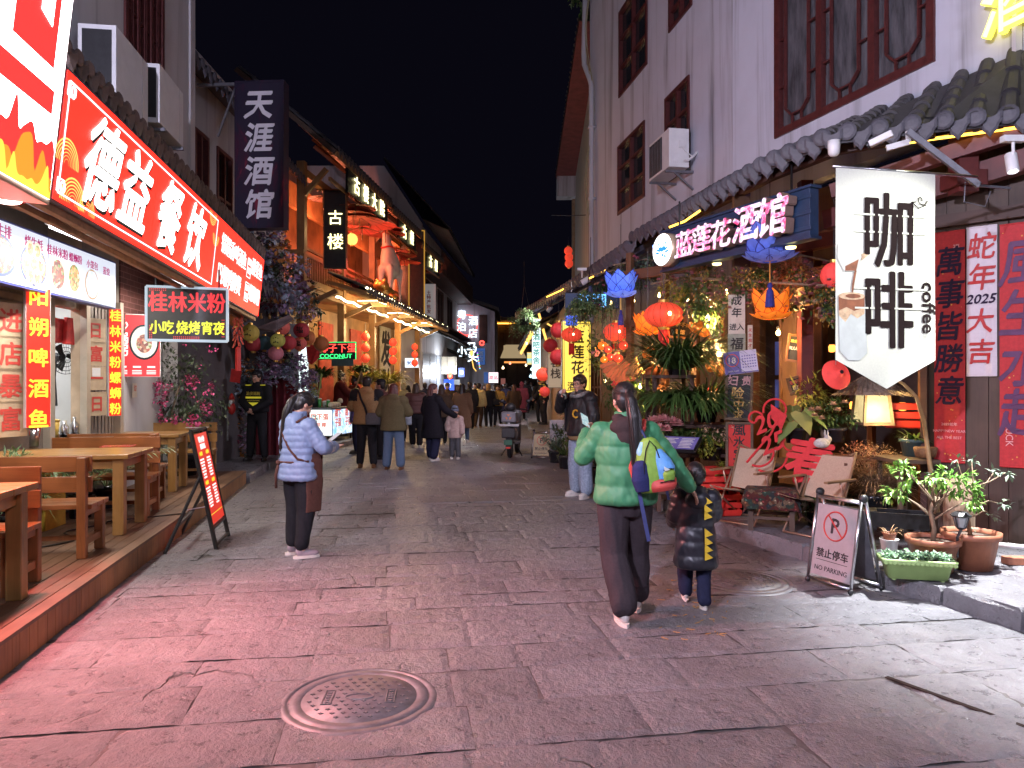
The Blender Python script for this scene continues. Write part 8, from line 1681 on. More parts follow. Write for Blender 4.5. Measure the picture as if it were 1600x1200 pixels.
mb.build('leds',[emit('led violet',(.5,.1,1),2),emit('led green',(.1,1,.2),2),emit('led red',(1,.1,.1),2),emit('led cyan',(.1,.7,1),2)],o)
mb=MB();mb.tube([P(737,560,40),P(740,575,40),P(744,580,40)],.03,5);mb.ell(P(737,552,40),(.1,.1,.16));o=mb.build('amber_lamp',[emit('amber lantern',(1,.55,.12),1.6)],None,True);tag(o,'amber lamp on a curved arm by the rainbow strip','lamp')
E10=[Vector((-2.55,40,3.1)),Vector((-1.75,55,3.0))];W10=[v+Vector((-1.8,0,.8))for v in E10];mb=MB();tiles(mb,E10,W10,.5,.7,ends=False);o=mb.build('shop_awning_roof',[TILE,EAVE,MORTAR]);tag(o,'low tiled shop awning below the hotel gable','awning')
for k,(px,w,lab)in enumerate(((665,2.6,'grey shuttered shop bay in the far left row'),(735,3.0,'dark far shop bay with small coloured lights'))):
 pass
end=thing('end_building','dark hall with an orange lit cornice closing the street','building');Y=66;z2=lambda py:H-(py-CY)/F*Y;xa,xb=P(772,0,Y).x,P(850,0,Y).x
mb=MB();mb.box(xa,xb+4,Y,Y+1,0,z2(502));mb.box(xa-6,xa,Y+4,Y+5,0,z2(520));mb.build('wall',[mat('dark hall wall',(.10,.07,.06),.9,0,.3,1,.1)],end)
mb=MB();mb.box(xa-.3,xb+4,Y-1.0,Y,z2(503),z2(497));mb.build('cornice',[mat('cornice paint',(.35,.2,.1),.7)],end);mb=MB();mb.tube([(xa,Y-.5,z2(506)),(xb+3,Y-.5,z2(506))],.05,5);mb.build('cornice_light',[emit('orange cornice light',(1,.42,.05),6)],end)
mb=MB()
for i in range(7):mb.box(xa+.5+i*.62,xa+.9+i*.62,Y-.05,Y+.0,z2(560),z2(520))
for i in range(5):mb.box(xa+i,xa+i+.12,Y-.3,Y-.06,0,z2(505))
mb.build('openings',[DARKBEAM],end)
mb=MB();mb.box(P(787,0,Y).x,P(815,0,Y).x,Y-.5,Y-.1,z2(556),z2(540));mb.prism([(P(782,0,Y).x,z2(560)),(P(822,0,Y).x,z2(560)),(P(812,0,Y).x,z2(540)),(P(790,0,Y).x,z2(540))],Y-1.5,Y-.5);o=mb.build('lit_canopy',[emit('dim cream canopy light',(.75,.55,.3),.42)],end)
lit_sign('orange_lintel','low orange lit lintel over the far street crowd',805,566,60,1.8,.14,(1,.35,.08),'',1.1)
for k,(px,py,s,col)in enumerate(((786,575,.07,(1,.7,.4)),(797,568,.06,(1,.25,.15)),(822,571,.06,(1,.8,.5)),(833,555,.1,(1,.9,.7)),(831,577,.08,(.6,1,.9)),(757,622,.07,(1,.8,.3)),(741,625,.08,(.3,1,.5)),(829,588,.08,(.5,.8,1)))):
 o=thing('street_bulb',['warm bulb over the far crowd left of the lintel','red bulb under the canopy at the end','warm bulb at the right end of the lintel','large pale bulb beside the tall white sign','greenish bulb below the tall white sign','amber bulb low beside the far left shops','green bulb at the far left shop floor','pale blue bulb far right of the crowd'][k],'light bulb',P(px,py,50+k));mb=MB();mb.ell((0,0,0),(s*1.3,s*1.3,s*1.3));mb.lathe([(.02,s),(.03,s*2),(0,s*2.2)],8);mb.build('bulb',[emit(f'bulb light {k}',col,3)],o,True)
# further along the right side
R2=Pl((3.3,40),(2.55,21.5));rh=thing('red_soffit_house','tall dark house with a deep red soffit beyond the white house','house')
mb=MB();wall_grid(mb,0,R2 .L,.1,12,[(14,15.2,5.4,7.4),(16.8,18,5.4,7.4)],.2);mb.box(R2 .L-.2,R2 .L+.0,.2,5,0,12);on(rh,R2,mb,'wall',[PL_DIM])
for h in((14,15.2,5.4,7.4),(16.8,18,5.4,7.4)):window(rh,h,REDWOOD,2,2,False,DARKGLASS).matrix_local=R2 .M
a0,a1=P(885,90,23.5),P(870,280,30);
mb=MB();E11=[Vector((2.2,37,12.1)),Vector((1.92,21,12.1))];W11=[Vector((5,37,14.5)),Vector((5,21,14.5))];tiles(mb,E11,W11,.4,.5,ends=False);mb.build('roof',[TILE,EAVE,MORTAR],rh)
mb=MB();mb.add([E11[0]-Z*.1,E11[1]-Z*.1,Vector((3.2,21,12)),Vector((3.4,37,12)),E11[0]-Z*.1-Vector((.02,0,0)),E11[1]-Z*.1-Vector((.02,0,0)),E11[1]+Z*.12,E11[0]+Z*.12],[(0,1,2,3),(4,5,6,7)]);mb.build('soffit',[mat('deep red soffit',(.20,.05,.05),.7,0,.3,3,.05)],rh)
mb=MB();mb.box(2.25,3.6,36.6,37.4,11.0,12);mb.build('bracket_box',[PL_WHITE],rh)
mb=MB();mb.box(1.5,3,20.2,40,.1,3.9);mb.box(3.05,3.9,37.2,37.6,3.9,11);mb.build('side_panel',[mat('tan wall',(.30,.22,.15),.8)],rh)
for k,(px,py)in enumerate(((889,402),(889,412),(888,392))):in_lantern(['middle red lantern in the column high on the far red house','lowest red lantern in the column high on the far red house','top red lantern in the column high on the far red house'][k],P(px,py,23),.13,'red lanterns high on the far house',L_RED)
lit_sign('tall_white_sign','tall narrow white and cyan lit sign beyond the hanging fern',838,545,26,.3,2.1,(.8,.98,1),'酒吧茶舍',1.3,vertical=True,fs=.26,tcol=emit('teal letters',(.05,.4,.35),.7));lit_sign('rainbow_box','small rainbow coloured lightbox below the hanging fern',830,560,36,.4,.6,(.2,.4,1),'',1,face=emit_var('rainbow print',[(.3,(.9,.1,.1)),(.45,(.95,.7,.1)),(.6,(.1,.7,.9)),(.75,(.1,.2,.9))],1.0,1.5,stretch=(.1,.1,3)))
lit_sign('blue_neon_letters','blue neon characters half hidden behind the hanging fern',925,470,13.2,.95,.26,(.02,.05,.15),'江湖',.3,fs=.26,tcol=emit('blue neon',(.15,.5,1),2.6))
o=lit_sign('cream_scroll','cream lit scroll sign among the lanterns past the yellow sign',868,575,18,.36,.95,(.55,.4,.26),'客栈',.55,vertical=True,fs=.26,tcol=mat('brown print',(.06,.035,.01),.6))
E12=[Vector((.35,42,3.6)),Vector((.62,24,3.5))];W12=[v+Vector((1.2,0,.6))for v in E12];mb=MB();tiles(mb,E12,W12,.4,.5,ends=False);o=mb.build('tiled_shop_roof',[TILE,EAVE,MORTAR]);tag(o,'long tiled shop roof in the far right row','roof')
mb=MB()
for i in range(9):p=Vector((.5+.02*i,40-i*1.9,3.35));mb.ell(p,(.07,.07,.1),0,8,6)
o=mb.build('string_lights',[emit('amber lantern',(1,.55,.12),1.6)],None,True);tag(o,'string of amber lights under the far right shop roof','string lights')
mb=MB();mb.tube([P(842,490,30),P(850,520,28),P(858,545,26)],.05,5);mb.tube([P(846,500,29),P(862,510,24)],.03,5);o=mb.build('rope_light',[emit('amber lantern',(1,.55,.12),1.6)],None,True);tag(o,'amber rope light on the beam beyond the hanging fern','rope light')
mb=MB();mb.tube([P(862,336,26)+Vector((0,0,0)),P(890,337,24),P(915,336,22)],.012,4);o=mb.build('overhead_wire',[BLACKM],None,True);tag(o,'thin black wire between the far red house and the white house','wire')
c=P(912,-6,20);plant('dark tree twigs reaching over the top of the white house',c,lambda mb:bush(mb,(0,0,0),.5,.4,.45,220,.16,.06,0,.3),[LD],0,stems=[([(.9,1.2,2),(.4,.5,.6),(0,0,0)],.05,.01)],name='tree_branch',cat='tree')
def manhole(label,c,r,rz):
 o=thing('manhole_cover',label,'manhole cover',(c.x,c.y,.006),rz,'manhole covers in the street');m=mat('worn cast iron',(.15,.15,.165),.5,.2,.35,12,.4);mb=MB();mb.lathe([(r*1.13,-.012),(r*1.1,-.002),(r*1.02,.001),(r*1.02,-.008),(r*.995,-.008),(r*.985,.001),(r*.84,.0015),(r*.835,-.003),(r*.82,-.003),(r*.815,.0015),(0,.002)],56,0,cap=False);mb.build('frame',[m],o,True)
 mb=MB()
 for i in range(-6,7):
  for j in range(-6,7):
   x,y_=(i+.5*(j%2))*r*.155,j*r*.13
   if math.hypot(x,y_)<r*.74 and not(abs(y_)<r*.09 and abs(x)<r*.25)and not(abs(abs(x)-r*.45)<r*.12 and abs(y_)<r*.3):mb.box(x-r*.035,x+r*.035,y_-r*.008,y_+r*.008,.0,.0055);mb.box(x-r*.008,x+r*.008,y_-r*.035,y_+r*.035,.0,.0058)
 for s in(-1,1):
  x=s*r*.45
  for a,b,c_,d in((x-r*.07,x+r*.07,-r*.24,-r*.225),(x-r*.07,x+r*.07,r*.225,r*.24),(x-r*.07,x-r*.055,-r*.225,r*.225),(x+r*.055,x+r*.07,-r*.225,r*.225)):mb.box(a,b,c_,d,.0,.0065)
  for k in range(5):mb.box(x-r*.03,x+r*.03,-r*.18+k*r*.08,-r*.14+k*r*.08,.0,.006)
 mb.tube([(r*.2*math.cos(i*.2618),r*.1*math.sin(i*.2618),.003)for i in range(25)],.005,5,cap=False);mb.build('raised_pattern',[m],o);return o
manhole('worn round manhole cover in the near foreground',G(562,1091),.36,rad(4));manhole('scaly round manhole cover by the kerb at the child',G(1160,908),.37,rad(30))
mb=MB();a,b=G(1385,1058),G(1640,1150);mb.bar(a+Z*.001,b+Z*.001,.03,.006);o=mb.build('steel_channel',[mat('rusty steel',(.03,.02,.018),.9,0,.4,20,.3,spec=.05)]);tag(o,'narrow rusty steel strip set in the paving at the lower right','drain strip')
# people
def cloth_m(name,c,rough=.8,scale=30,bump=.2,var=.15):return mat(name,c,rough,0,var,scale,bump,spec=.5 if rough<.65 else .12)
SKIN=mat('skin',(.50,.28,.20),.5,0,.08,12,.03);HAIRB=mat('black hair',(.013,.011,.011),.38,0,.5,60,.6,stretch=(1,1,.12),dist=.006);HAIRR=mat('dark reddish hair',(.07,.02,.018),.4,0,.5,60,.6,stretch=(1,1,.12),dist=.006);HAIRBR=mat('brown hair',(.05,.026,.018),.4,0,.5,60,.6,stretch=(1,1,.12),dist=.006)
EYEW=mat('eye white',(.7,.68,.66),.3,0,.02,5,0);EYED=mat('dark eye',(.015,.01,.01),.2,0,.1,5,0);LIP=mat('lips',(.38,.12,.10),.5,0,.05,5,0)
DENIM=cloth_m('blue denim',(.10,.15,.24),.85,60,.25);DENIML=cloth_m('pale denim',(.26,.32,.42),.85,40,.25,.3);BLACKC=cloth_m('black cloth',(.018,.018,.022));NAVYC=cloth_m('navy cloth',(.02,.022,.05));CHARC=cloth_m('charcoal trousers',(.045,.035,.04),.85,60,.2);GREYC=cloth_m('grey cloth',(.09,.09,.10));SHOEW=mat('white trainers',(.62,.58,.55),.6,0,.12,20,.1);SOLEW=mat('white sole',(.65,.60,.55),.6,0,.08,20,.05);SHOEB=mat('black shoes',(.02,.02,.02),.5,0,.2,20,.1);SHOEBR=mat('brown shoes',(.16,.075,.03),.6,0,.2,20,.1)
def lerpv(a,b,t):return Vector(a)*(1-t)+Vector(b)*t
def hand(mb,w,d,side,curl=.5,s=1.0,spread=.0,palm=None):
 """five separate fingers; w wrist, d direction of the hand, palm = direction the palm faces"""
 d=Vector(d).normalized();pn=Vector(palm)if palm is not None else Vector((-side,0,0));pn=(pn-d*pn.dot(d)).normalized();ac=d.cross(pn).normalized()
 if ac.dot(Vector((0,1,.3)))<0:ac=-ac
 c=Vector(w)+d*.045*s;q=Matrix((ac,pn,d)).transposed()
 mb.ell(c,(.040*s,.016*s,.052*s),0,10,8,q)
 for k,(x,L)in enumerate(((.028,.068),(.010,.076),(-.009,.070),(-.027,.054))):
  p=c+d*.038*s+ac*x*s;v=d+ac*spread*x*12;r=.0092*s;
  for j,l in enumerate((.45,.32,.23)):
   v=(v+pn*curl*(.35+.35*j)).normalized();p2=p+v*L*l*s;mb.cone(p,r,p2,r*.9,8);p=p2;r*=.9
 p=c-d*.012*s+ac*.034*s;v=(d*.6+ac*.8+pn*.3).normalized();r=.0105*s
 for l in(.034,.028):p2=p+v*l*s;mb.cone(p,r,p2,r*.9,8);p=p2;v=(v+d*.4+pn*curl*.3).normalized();r*=.88
DEF=dict(kL=(-.10,.02,.475),kR=(.10,.02,.475),aL=(-.11,-.02,.075),aR=(.11,-.02,.075),tL=0,tR=0,eL=(-.255,-.03,1.13),eR=(.255,-.03,1.13),wL=(-.25,.07,.90),wR=(.25,.07,.90),hy=0,hp=0,cL=.5,cR=.5,hdL=None,hdR=None,pL=None,pR=None)
def torso_r(z):
 P_=((.30,.235,.185),(.6,.225,.17),(.85,.20,.145),(1.05,.178,.125),(1.28,.192,.125),(1.37,.178,.108),(1.42,.12,.09),(1.46,.075,.075))
 for(z0,a0,b0),(z1,a1,b1)in zip(P_,P_[1:]):
  if z<=z1:t=max(0,(z-z0)/(z1-z0));return a0+(a1-a0)*t,b0+(b1-b0)*t
 return P_[-1][1:]
def sleeve(mb,sh,el,wr,r,puff,amp,taper=.78):
 if not puff:
  mb.cone(sh,r*1.02,el,r*.9,14);mb.cone(el,r*.9,wr,r*taper,14);return
 for(a,b,r0,r1,n)in((sh,el,r*1.08,r*.98,puff),(el,wr,r*.98,r*taper,puff)):
  for i in range(n):p,q=lerpv(a,b,i/n),lerpv(a,b,(i+1)/n);rr=r0+(r1-r0)*(i+.5)/n;m=(p+q)/2;mb.cone(p,rr*(1-amp),m,rr*(1+amp*.6),14);mb.cone(m,rr*(1+amp*.6),q,rr*(1-amp),14)
def person(label,loc,rz,h=1.68,vox=.016,hs=1.0,pose=None,skin=None,top=None,legs=None,shoes=(None,None),hair=None,face=True,hat=None,extra=None,group='people in the street',fem=True,parent_scale=None):
 p=dict(DEF);p.update(pose or{});total=1.50+.215*hs;S=h/total;skin=skin or SKIN
 o=thing('person',label,'person',loc,rz,group=group)
 def sc_(mb):mb.v=[(x*S,y_*S,z*S)for x,y_,z in mb.v];return mb
 V=Vector;hipL,hipR,shL,shR=V((-.09,0,.88)),V((.09,0,.88)),V((-.175,0,1.375)),V((.175,0,1.375))
 if not fem:shL,shR=V((-.195,0,1.385)),V((.195,0,1.385))
 MH=tr(0,.02,1.50)@rotz(p['hy'])@Matrix.Rotation(p['hp'],4,'X')@Matrix.Scale(hs,4)
 b=MB();b.loft([(0,0,.82,.14,.10),(0,0,.93,.16,.115),(0,0,1.08,.14,.098),(0,0,1.25,.155,.105),(0,0,1.36,.165,.09),(0,0,1.42,.11,.07),(0,0,1.47,.06,.055)],16)
 b.cone((0,0,1.42),.055,(0,.02,1.53),.05)
 for sh,e,w in((shL,p['eL'],p['wL']),(shR,p['eR'],p['wR'])):b.cone(sh,.052,e,.042);b.cone(e,.042,w,.029)
 for hp_,k,a in((hipL,p['kL'],p['aL']),(hipR,p['kR'],p['aR'])):b.cone(hp_,.085,k,.056);b.cone(k,.056,a,.038)
 hm=MB();hm.ell((0,-.005,.115),(.076,.093,.094),0,16,12);hm.ell((0,.022,.065),(.060,.070,.082),0,16,12);hm.ell((0,.06,.0),(.03,.026,.022),0,12,8);hm.cone((0,.088,.092),.009,(0,.104,.055),.0125);hm.ell((0,.088,.05),(.02,.012,.01));hm.ell((0,.076,.108),(.05,.02,.016));hm.ell((0,.086,.018),(.022,.012,.014))
 for s in(-1,1):hm.ell((s*.076,-.008,.07),(.011,.022,.03));hm.ell((s*.038,.07,.05),(.022,.02,.02))
 hm.v=[tuple(MH@V(q))for q in hm.v];b.add(hm.v,hm.f)
 for sd,e,w,c,hd,pm in((-1,p['eL'],p['wL'],p['cL'],p['hdL'],p['pL']),(1,p['eR'],p['wR'],p['cR'],p['hdR'],p['pR'])):hand(b,w,hd if hd is not None else(V(w)-V(e))+V((0,0,-.05)),sd,c,1.0,.1,pm)
 blob_build(sc_(b),'body',skin,o,vox*.62 if vox<.012 else vox,2)
 if face:
  for s in(-1,1):
   m=MB();m.ell((s*.031,.083,.088),(.014,.008,.0075),0,10,6);m.ell((s*.031,.0885,.088),(.006,.004,.0065),1,8,6);m.tube([(s*.015,.094,.104),(s*.033,.095,.109),(s*.05,.086,.105)],.0035,5,2);m.v=[tuple(MH@V(q))for q in m.v];sc_(m).build('eye',[EYEW,EYED,HAIRB],o,True)
  m=MB();m.ell((0,.0965,.020),(.022,.005,.0055));m.v=[tuple(MH@V(q))for q in m.v];sc_(m).build('mouth',[LIP],o,True)
 if legs:
  w0,w1,w2=legs.get('r',(.098,.078,.062));t=MB();hw_=legs.get('hip',1.0);t.loft([(0,-.005,.76,.13*hw_,.10),(0,-.01,.84,.172*hw_,.128),(0,0,.92,.165*hw_,.12),(0,0,1.02,.15*hw_,.11)],18)
  for hp_,k,a in((hipL,p['kL'],p['aL']),(hipR,p['kR'],p['aR'])):
   k_,a_=V(k),V(a);mid=lerpv(hp_,k_,.5);end=a_+V((0,.0,legs.get('zb',.0)));t.cone(hp_,w0,k_,w1,16);t.cone(k_,w1,end+V((0,0,w2*.55)),w2,16)
   for i in range(legs.get('folds',2)):f=.25+.3*i;q=lerpv(k_,end,.5+.22*i);t.ell(q+V((.0,-.0,0)),(w2*1.04,w2*1.04,.02),0,12,6)
  blob_build(sc_(t),'trousers',legs['m'],o,vox*.9,3,None,(.012,9,4)if vox<.0125 else None)
 sm,so=shoes
 if sm:
  for a,ty in((p['aL'],p['tL']),(p['aR'],p['tR'])):
   A=V(a);q=tr(A.x,A.y,A.z-.075)@rotz(ty)@Matrix.Rotation(p.get('pitchL' if a is p['aL']else 'pitchR',0),4,'X');m=MB();m.ell((0,.07,.045),(.044,.115,.04),0,14,8);m.ell((0,-.01,.07),(.04,.055,.055),0,12,8);m.ell((0,.12,.04),(.043,.055,.03),0,12,8);m.v=[tuple(q@V(v))for v in m.v];sh_=blob_build(sc_(m),'shoe',sm,o,vox*.7,2)
   m=MB();out=[(.044*math.cos(i*.3927)*(1 if abs(math.sin(i*.3927))<.9 else .9),.05+.138*math.sin(i*.3927))for i in range(16)];vs=[(x,y_,z)for z in(.0,.03)for x,y_ in out];m.add(vs,[(i,(i+1)%16,16+(i+1)%16,16+i)for i in range(16)]+[tuple(range(15,-1,-1)),tuple(range(16,32))]);m.v=[tuple(q@V(v))for v in m.v];sc_(m).build('sole',[so or SOLEW],sh_)
 if top:
  zb=top.get('zb',.82);w=top.get('w',.02);n=top.get('puff',0);amp=top.get('amp',.014);t=MB();secs=[];K=max(24,n*9);fl=top.get('flare',0)
  for i in range(K+1):
   u=i/K;z=zb+(1.445-zb)*u;rx,ry=torso_r(z);k=(amp*(abs(math.sin(math.pi*n*min(u/.93,1)))**.42-.68))if n else 0;sw=top.get('boxy',0)*(1-u)
   if u<.06:k-=.012*(1-u/.06)
   if not fem:rx*=1.07
   taper=1 if u<.93 else .9
   secs.append((0,top.get('yo',0)-.01,z,rx*taper+w+k+sw+fl*(1-u),ry*taper+w+k*1.1+sw+fl*(1-u)))
  t.loft(secs,28);r=top.get('sr',.062)+w*.6;npf=top.get('spuff',0)
  for sh,e,wr in((shL,p['eL'],p['wL']),(shR,p['eR'],p['wR'])):
   wr2=lerpv(e,wr,top.get('sl',.97));t.ell(sh+V((0,0,-.02)),(r*1.25,r*1.15,r*1.15),0,14,10);sleeve(t,sh+V((0,0,-.02)),V(e),wr2,r,npf,top.get('samp',.1),top.get('cuff',.78))
  if top.get('collar',1):t.loft([(0,0,1.40,.105,.092),(0,.005,1.46,.083,.083),(0,.01,1.505,.08,.08)],18)
  if top.get('hood'):t.ell((0,-.10,1.43),(.14,.075,.09),0,16,10);t.ell((0,-.115,1.34),(.10,.055,.10),0,16,10);t.ell((0,-.05,1.47),(.115,.085,.06),0,14,8)
  if top.get('hood_up'):th=MB();
  paint=None
  ms=[top['m']]+([top['m2']]if top.get('m2')else[])
  if top.get('paint'):f_=top['paint'];paint=lambda c:f_(c/S)
  j=blob_build(sc_(t),top.get('name','jacket'),ms,o,vox*.9,top.get('smooth',2),paint,((.0055,17,13)if n else(.010,11,6))if vox<.0125 else None);o['_']=1;del o['_']
 if hair:
  hm_,style=hair[:2];t=MB();t.ell((0,-.016,.135),(.085,.100,.088),0,18,12);t.ell((0,-.05,.085),(.078,.058,.095),0,16,10);t.ell((0,.05,.165),(.068,.048,.038),0,14,8)
  for s in(-1,1):t.ell((s*.07,.0,.125),(.017,.06,.055),0,12,8)
  if style in('long','bob'):
   L=.16 if style=='bob' else .30;L=hair[2]if len(hair)>2 else L
   for x,y_,r0 in((-.06,-.03,.034),(-.03,-.07,.042),(0,-.085,.042),(.03,-.07,.042),(.06,-.03,.034)):
    pts=[(x,y_,.10),(x*1.2,y_-.02,.02),(x*1.35,y_-.035,.06-L*.75),(x*1.3,y_-.03,.04-L)]
    for a,b_,q0,q1 in zip(pts,pts[1:],(1,1,.9),(1,.9,.35)):t.cone(a,r0*q0,b_,r0*q1,12)
  if style=='pony':
   L=hair[2]if len(hair)>2 else .3;bx=hair[3]if len(hair)>3 else 0;t.ell((0,-.105,.14),(.028,.026,.028));IM=MH.inverted();r0_=MH@V((0,-.11,.13));pts=[IM@(r0_+V(q)*hs)for q in((0,0,0),(bx*.2,-.055,-.05),(bx*.6,-.10,-.17),(bx,-.13,-L),(bx*1.3,-.12,-L*1.15))]
   for a,b_,q0,q1 in zip(pts,pts[1:],(.024,.038,.044,.032),(.038,.044,.032,.008)):t.cone(a,q0,b_,q1,12)
  if style=='bun':t.ell((0,-.04,.235),(.045,.045,.04))
  t.v=[tuple(MH@V(q))for q in t.v];hb=blob_build(sc_(t),'hair',hm_,o,vox*.75,2)
  if vox<.011:
   t=MB();end=V((0,-.112,.14))if style=='pony' else V((0,-.09,.02))
   for k in range(330):
    a=R.uniform(-2.9,2.9);e=R.uniform(.0,1.35);p0=V((.086*math.sin(a)*math.cos(e),.093*math.cos(a)*math.cos(e)-.012,.125+.092*math.sin(e)));pts2=[]
    if p0 .y>.05 and p0 .z<.15:continue
    for j in range(6):
     u=j/5;p_=p0 .lerp(end,u)-V((0,-.012,.12));n_=V((p_.x/.088,p_.y/.103,p_.z/.093));l_=max(n_.length,.2);f_=1/l_ if(style!='pony' or u<.9)else 1;q_=V((p_.x*f_,p_.y*f_,p_.z*f_))*R.uniform(1.0,1.03)+V((0,-.012,.12));pts2 .append(q_)
    t.tube(pts2,[.0028,.004,.004,.0035,.003,.0015],4)
   if style=='pony':
    for k in range(110):
     o2=V((R.uniform(-1,1),R.uniform(-1,1),0));t.tube([p_+o2*w_ for p_,w_ in zip(pts,(.014,.033,.040,.034,.03))]+[pts[-1]+o2*.03-V((0,0,R.uniform(0,.07)))],[.003,.004,.004,.003,.002,.001],4)
   t.v=[tuple(MH@V(q))for q in t.v];sc_(t).build('strands',[hm_],hb,True)
 if hat:
  hm_,kind=hat;t=MB();ex=None
  if kind=='cap':t.ell((0,-.01,.165),(.09,.105,.065),0,18,10);t.ell((0,.11,.155),(.062,.06,.010),0,14,6)
  if kind=='beanie':t.ell((0,-.012,.155),(.093,.107,.092),0,18,12);t.loft([(0,-.012,.09,.096,.11),(0,-.012,.135,.097,.111)],20)
  if kind=='hood':t.ell((0,-.02,.115),(.105,.115,.13),0,18,12);t.ell((0,-.03,.0),(.10,.09,.07),0,14,8)
  t.v=[tuple(MH@V(q))for q in t.v];blob_build(sc_(t),'hat',hm_,o,vox*.8,2)
 if extra:extra(o,S,MH,sc_)
 return o
def addpart(o,S,mb,name,m,smooth=False):
 mb.v=[(x*S,y_*S,z*S)for x,y_,z in mb.v];return mb.build(name,m if isinstance(m,list)else[m],o,smooth)
V=Vector
GRN=cloth_m('green puffer nylon',(.045,.21,.095),.58,14,.12,.10);BRNH=cloth_m('dark brown hoodie',(.045,.03,.03))
gx=P(977,600,5.15).x;GP=V((gx,5.15,0))
def green_extra(o,S,MH,sc_):
 t=MB();t.ell((0,-.11,1.40),(.135,.06,.075),0,18,10);t.ell((0,-.125,1.33),(.10,.045,.08),0,16,10);t.ell((-.06,-.05,1.455),(.05,.06,.04));t.ell((.06,-.05,1.455),(.05,.06,.04));t.loft([(0,0,1.38,.11,.10),(0,0,1.475,.08,.085)],16);blob_build(sc_(t),'hood',BRNH,o,.009,3)
person('woman in a green puffer jacket seen from behind holding up a phone',GP,rad(2),1.66,.009,pose=dict(aL=(-.035,-.12,.075),kL=(-.08,.01,.48),aR=(.12,.20,.085),kR=(.105,.15,.48),pitchR=0,eL=(-.30,.06,1.17),wL=(-.24,.30,1.33),eR=(.34,.02,1.15),wR=(.50,.09,.945),hy=rad(6),hp=rad(-6),cL=.9,cR=.4,pL=(.6,.6,.3),tL=rad(5),tR=rad(-8)),top=dict(m=GRN,zb=.845,w=.024,puff=4,amp=.017,spuff=3,samp=.075,sr=.058,cuff=.74,boxy=.012,smooth=1),legs=dict(m=CHARC,r=(.112,.102,.098),hip=1.08,zb=.02),shoes=(SHOEW,SOLEW),hair=(HAIRB,'pony',.50,.035),face=False,extra=green_extra)
MG=tr(GP)@rotz(rad(2))
ph=thing('phone','phone with a lit white screen held by the woman in green','phone',M=MG@tr(-.235,.375,1.375)@Matrix.Rotation(rad(-58),4,'X')@rotz(rad(35)))
mb=MB();mb.box(-.037,.037,-.005,.005,-.075,.075);mb.build('case',[BLACKP],ph,bevel=.004);mb=MB();mb.box(-.034,.034,-.0065,-.005,-.072,.072);mb.build('screen',[emit_var('phone screen',[(.4,(.75,.9,.92)),(.6,(.3,.6,.65))],.7,30)],ph)
bp=thing('backpack','small blue green and red child backpack slung on the woman in green','backpack',M=MG@tr(.14,-.21,1.10)@Matrix.Rotation(rad(-9),4,'Y')@Matrix.Scale(.92,4))
BPG=cloth_m('lime nylon',(.20,.36,.05),.6);BPB=cloth_m('sky blue nylon',(.10,.30,.62),.6);BPR=cloth_m('red nylon',(.45,.05,.04),.6);BPN=cloth_m('navy mesh',(.025,.03,.10),.8,80,.4)
def bodyp(secs,m,name,par):mb=MB();mb.loft(secs,20);return blob_build(mb,name,m,par,.008,3)
bodyp([(0,0,-.19,.10,.05),(0,0,-.16,.135,.07),(0,0,-.02,.135,.08),(0,0,.10,.11,.07),(0,0,.19,.06,.05),(0,0,.21,.03,.03)],BPG,'main_bag',bp)
bodyp([(.045,-.045,-.185,.085,.04),(.05,-.055,-.15,.10,.05),(.055,-.05,-.105,.10,.04),(.055,-.04,-.09,.08,.03)],BPR,'base_panel',bp)
bodyp([(.075,-.05,-.10,.06,.045),(.085,-.06,-.02,.07,.05),(.07,-.05,.045,.06,.045),(.05,-.03,.12,.03,.04)],BPB,'front_panel',bp)
bodyp([(-.09,-.02,-.17,.06,.05),(-.10,-.03,-.08,.07,.06),(-.09,-.03,.02,.06,.055),(-.07,-.02,.06,.04,.04)],BPN,'side_pocket',bp)
bodyp([(.09,-.07,-.115,.045,.03),(.095,-.085,-.06,.05,.035),(.09,-.075,-.015,.04,.03)],BPG,'front_pocket',bp)
bodyp([(-.075,-.0,.03,.03,.05),(-.07,-.0,.12,.035,.05),(-.04,0,.19,.02,.035)],mat('pale blue nylon',(.22,.48,.58),.6),'side_panel',bp)
mb=MB();mb.tube([(-.13,.05,-.14),(-.14,.06,.0),(-.08,.07,.17),(-.01,.06,.28),(.02,.12,.33)],[.02,.024,.026,.026,.02],8);blob_build(mb,'shoulder_strap',BPR,bp,.008,2)
mb=MB();mb.bar((-.12,.02,-.16),(-.10,.04,-.55),.028,.004,0,(0,1,0));mb.bar((-.01,.0,.2),(-.03,.01,.27),.03,.01);mb.bar((.09,.06,-.15),(.10,.07,-.28),.02,.004,0,(0,1,0));mb.build('webbing',[mat('navy webbing',(.04,.05,.16),.7)],bp)
mb=MB();mb.tube([(-.085,-.078,-.10),(-.075,-.085,.02),(-.04,-.075,.13),(.0,-.055,.19),(.035,-.06,.14),(.045,-.088,.06)],.0045,6);mb.tube([(.02,-.10,-.115),(.08,-.112,-.11),(.13,-.09,-.115)],.004,6);mb.tube([(.055,-.115,-.03),(.095,-.125,-.022),(.13,-.11,-.03)],.004,6);mb.build('zips',[BLACKC],bp,True)
mb=MB();mb.prism([(.06,.0),(.10,-.03),(.06,-.035)],-.128,-.122);mb.build('badge',[mat('reflective badge',(.5,.55,.5),.4)],bp)
YSP=cloth_m('yellow felt spikes',(.62,.42,.04));CPOS=V((P(1087,600,5.45).x,5.45,0));BPUF=cloth_m('black puffer nylon',(.018,.018,.024),.38,14,.12)
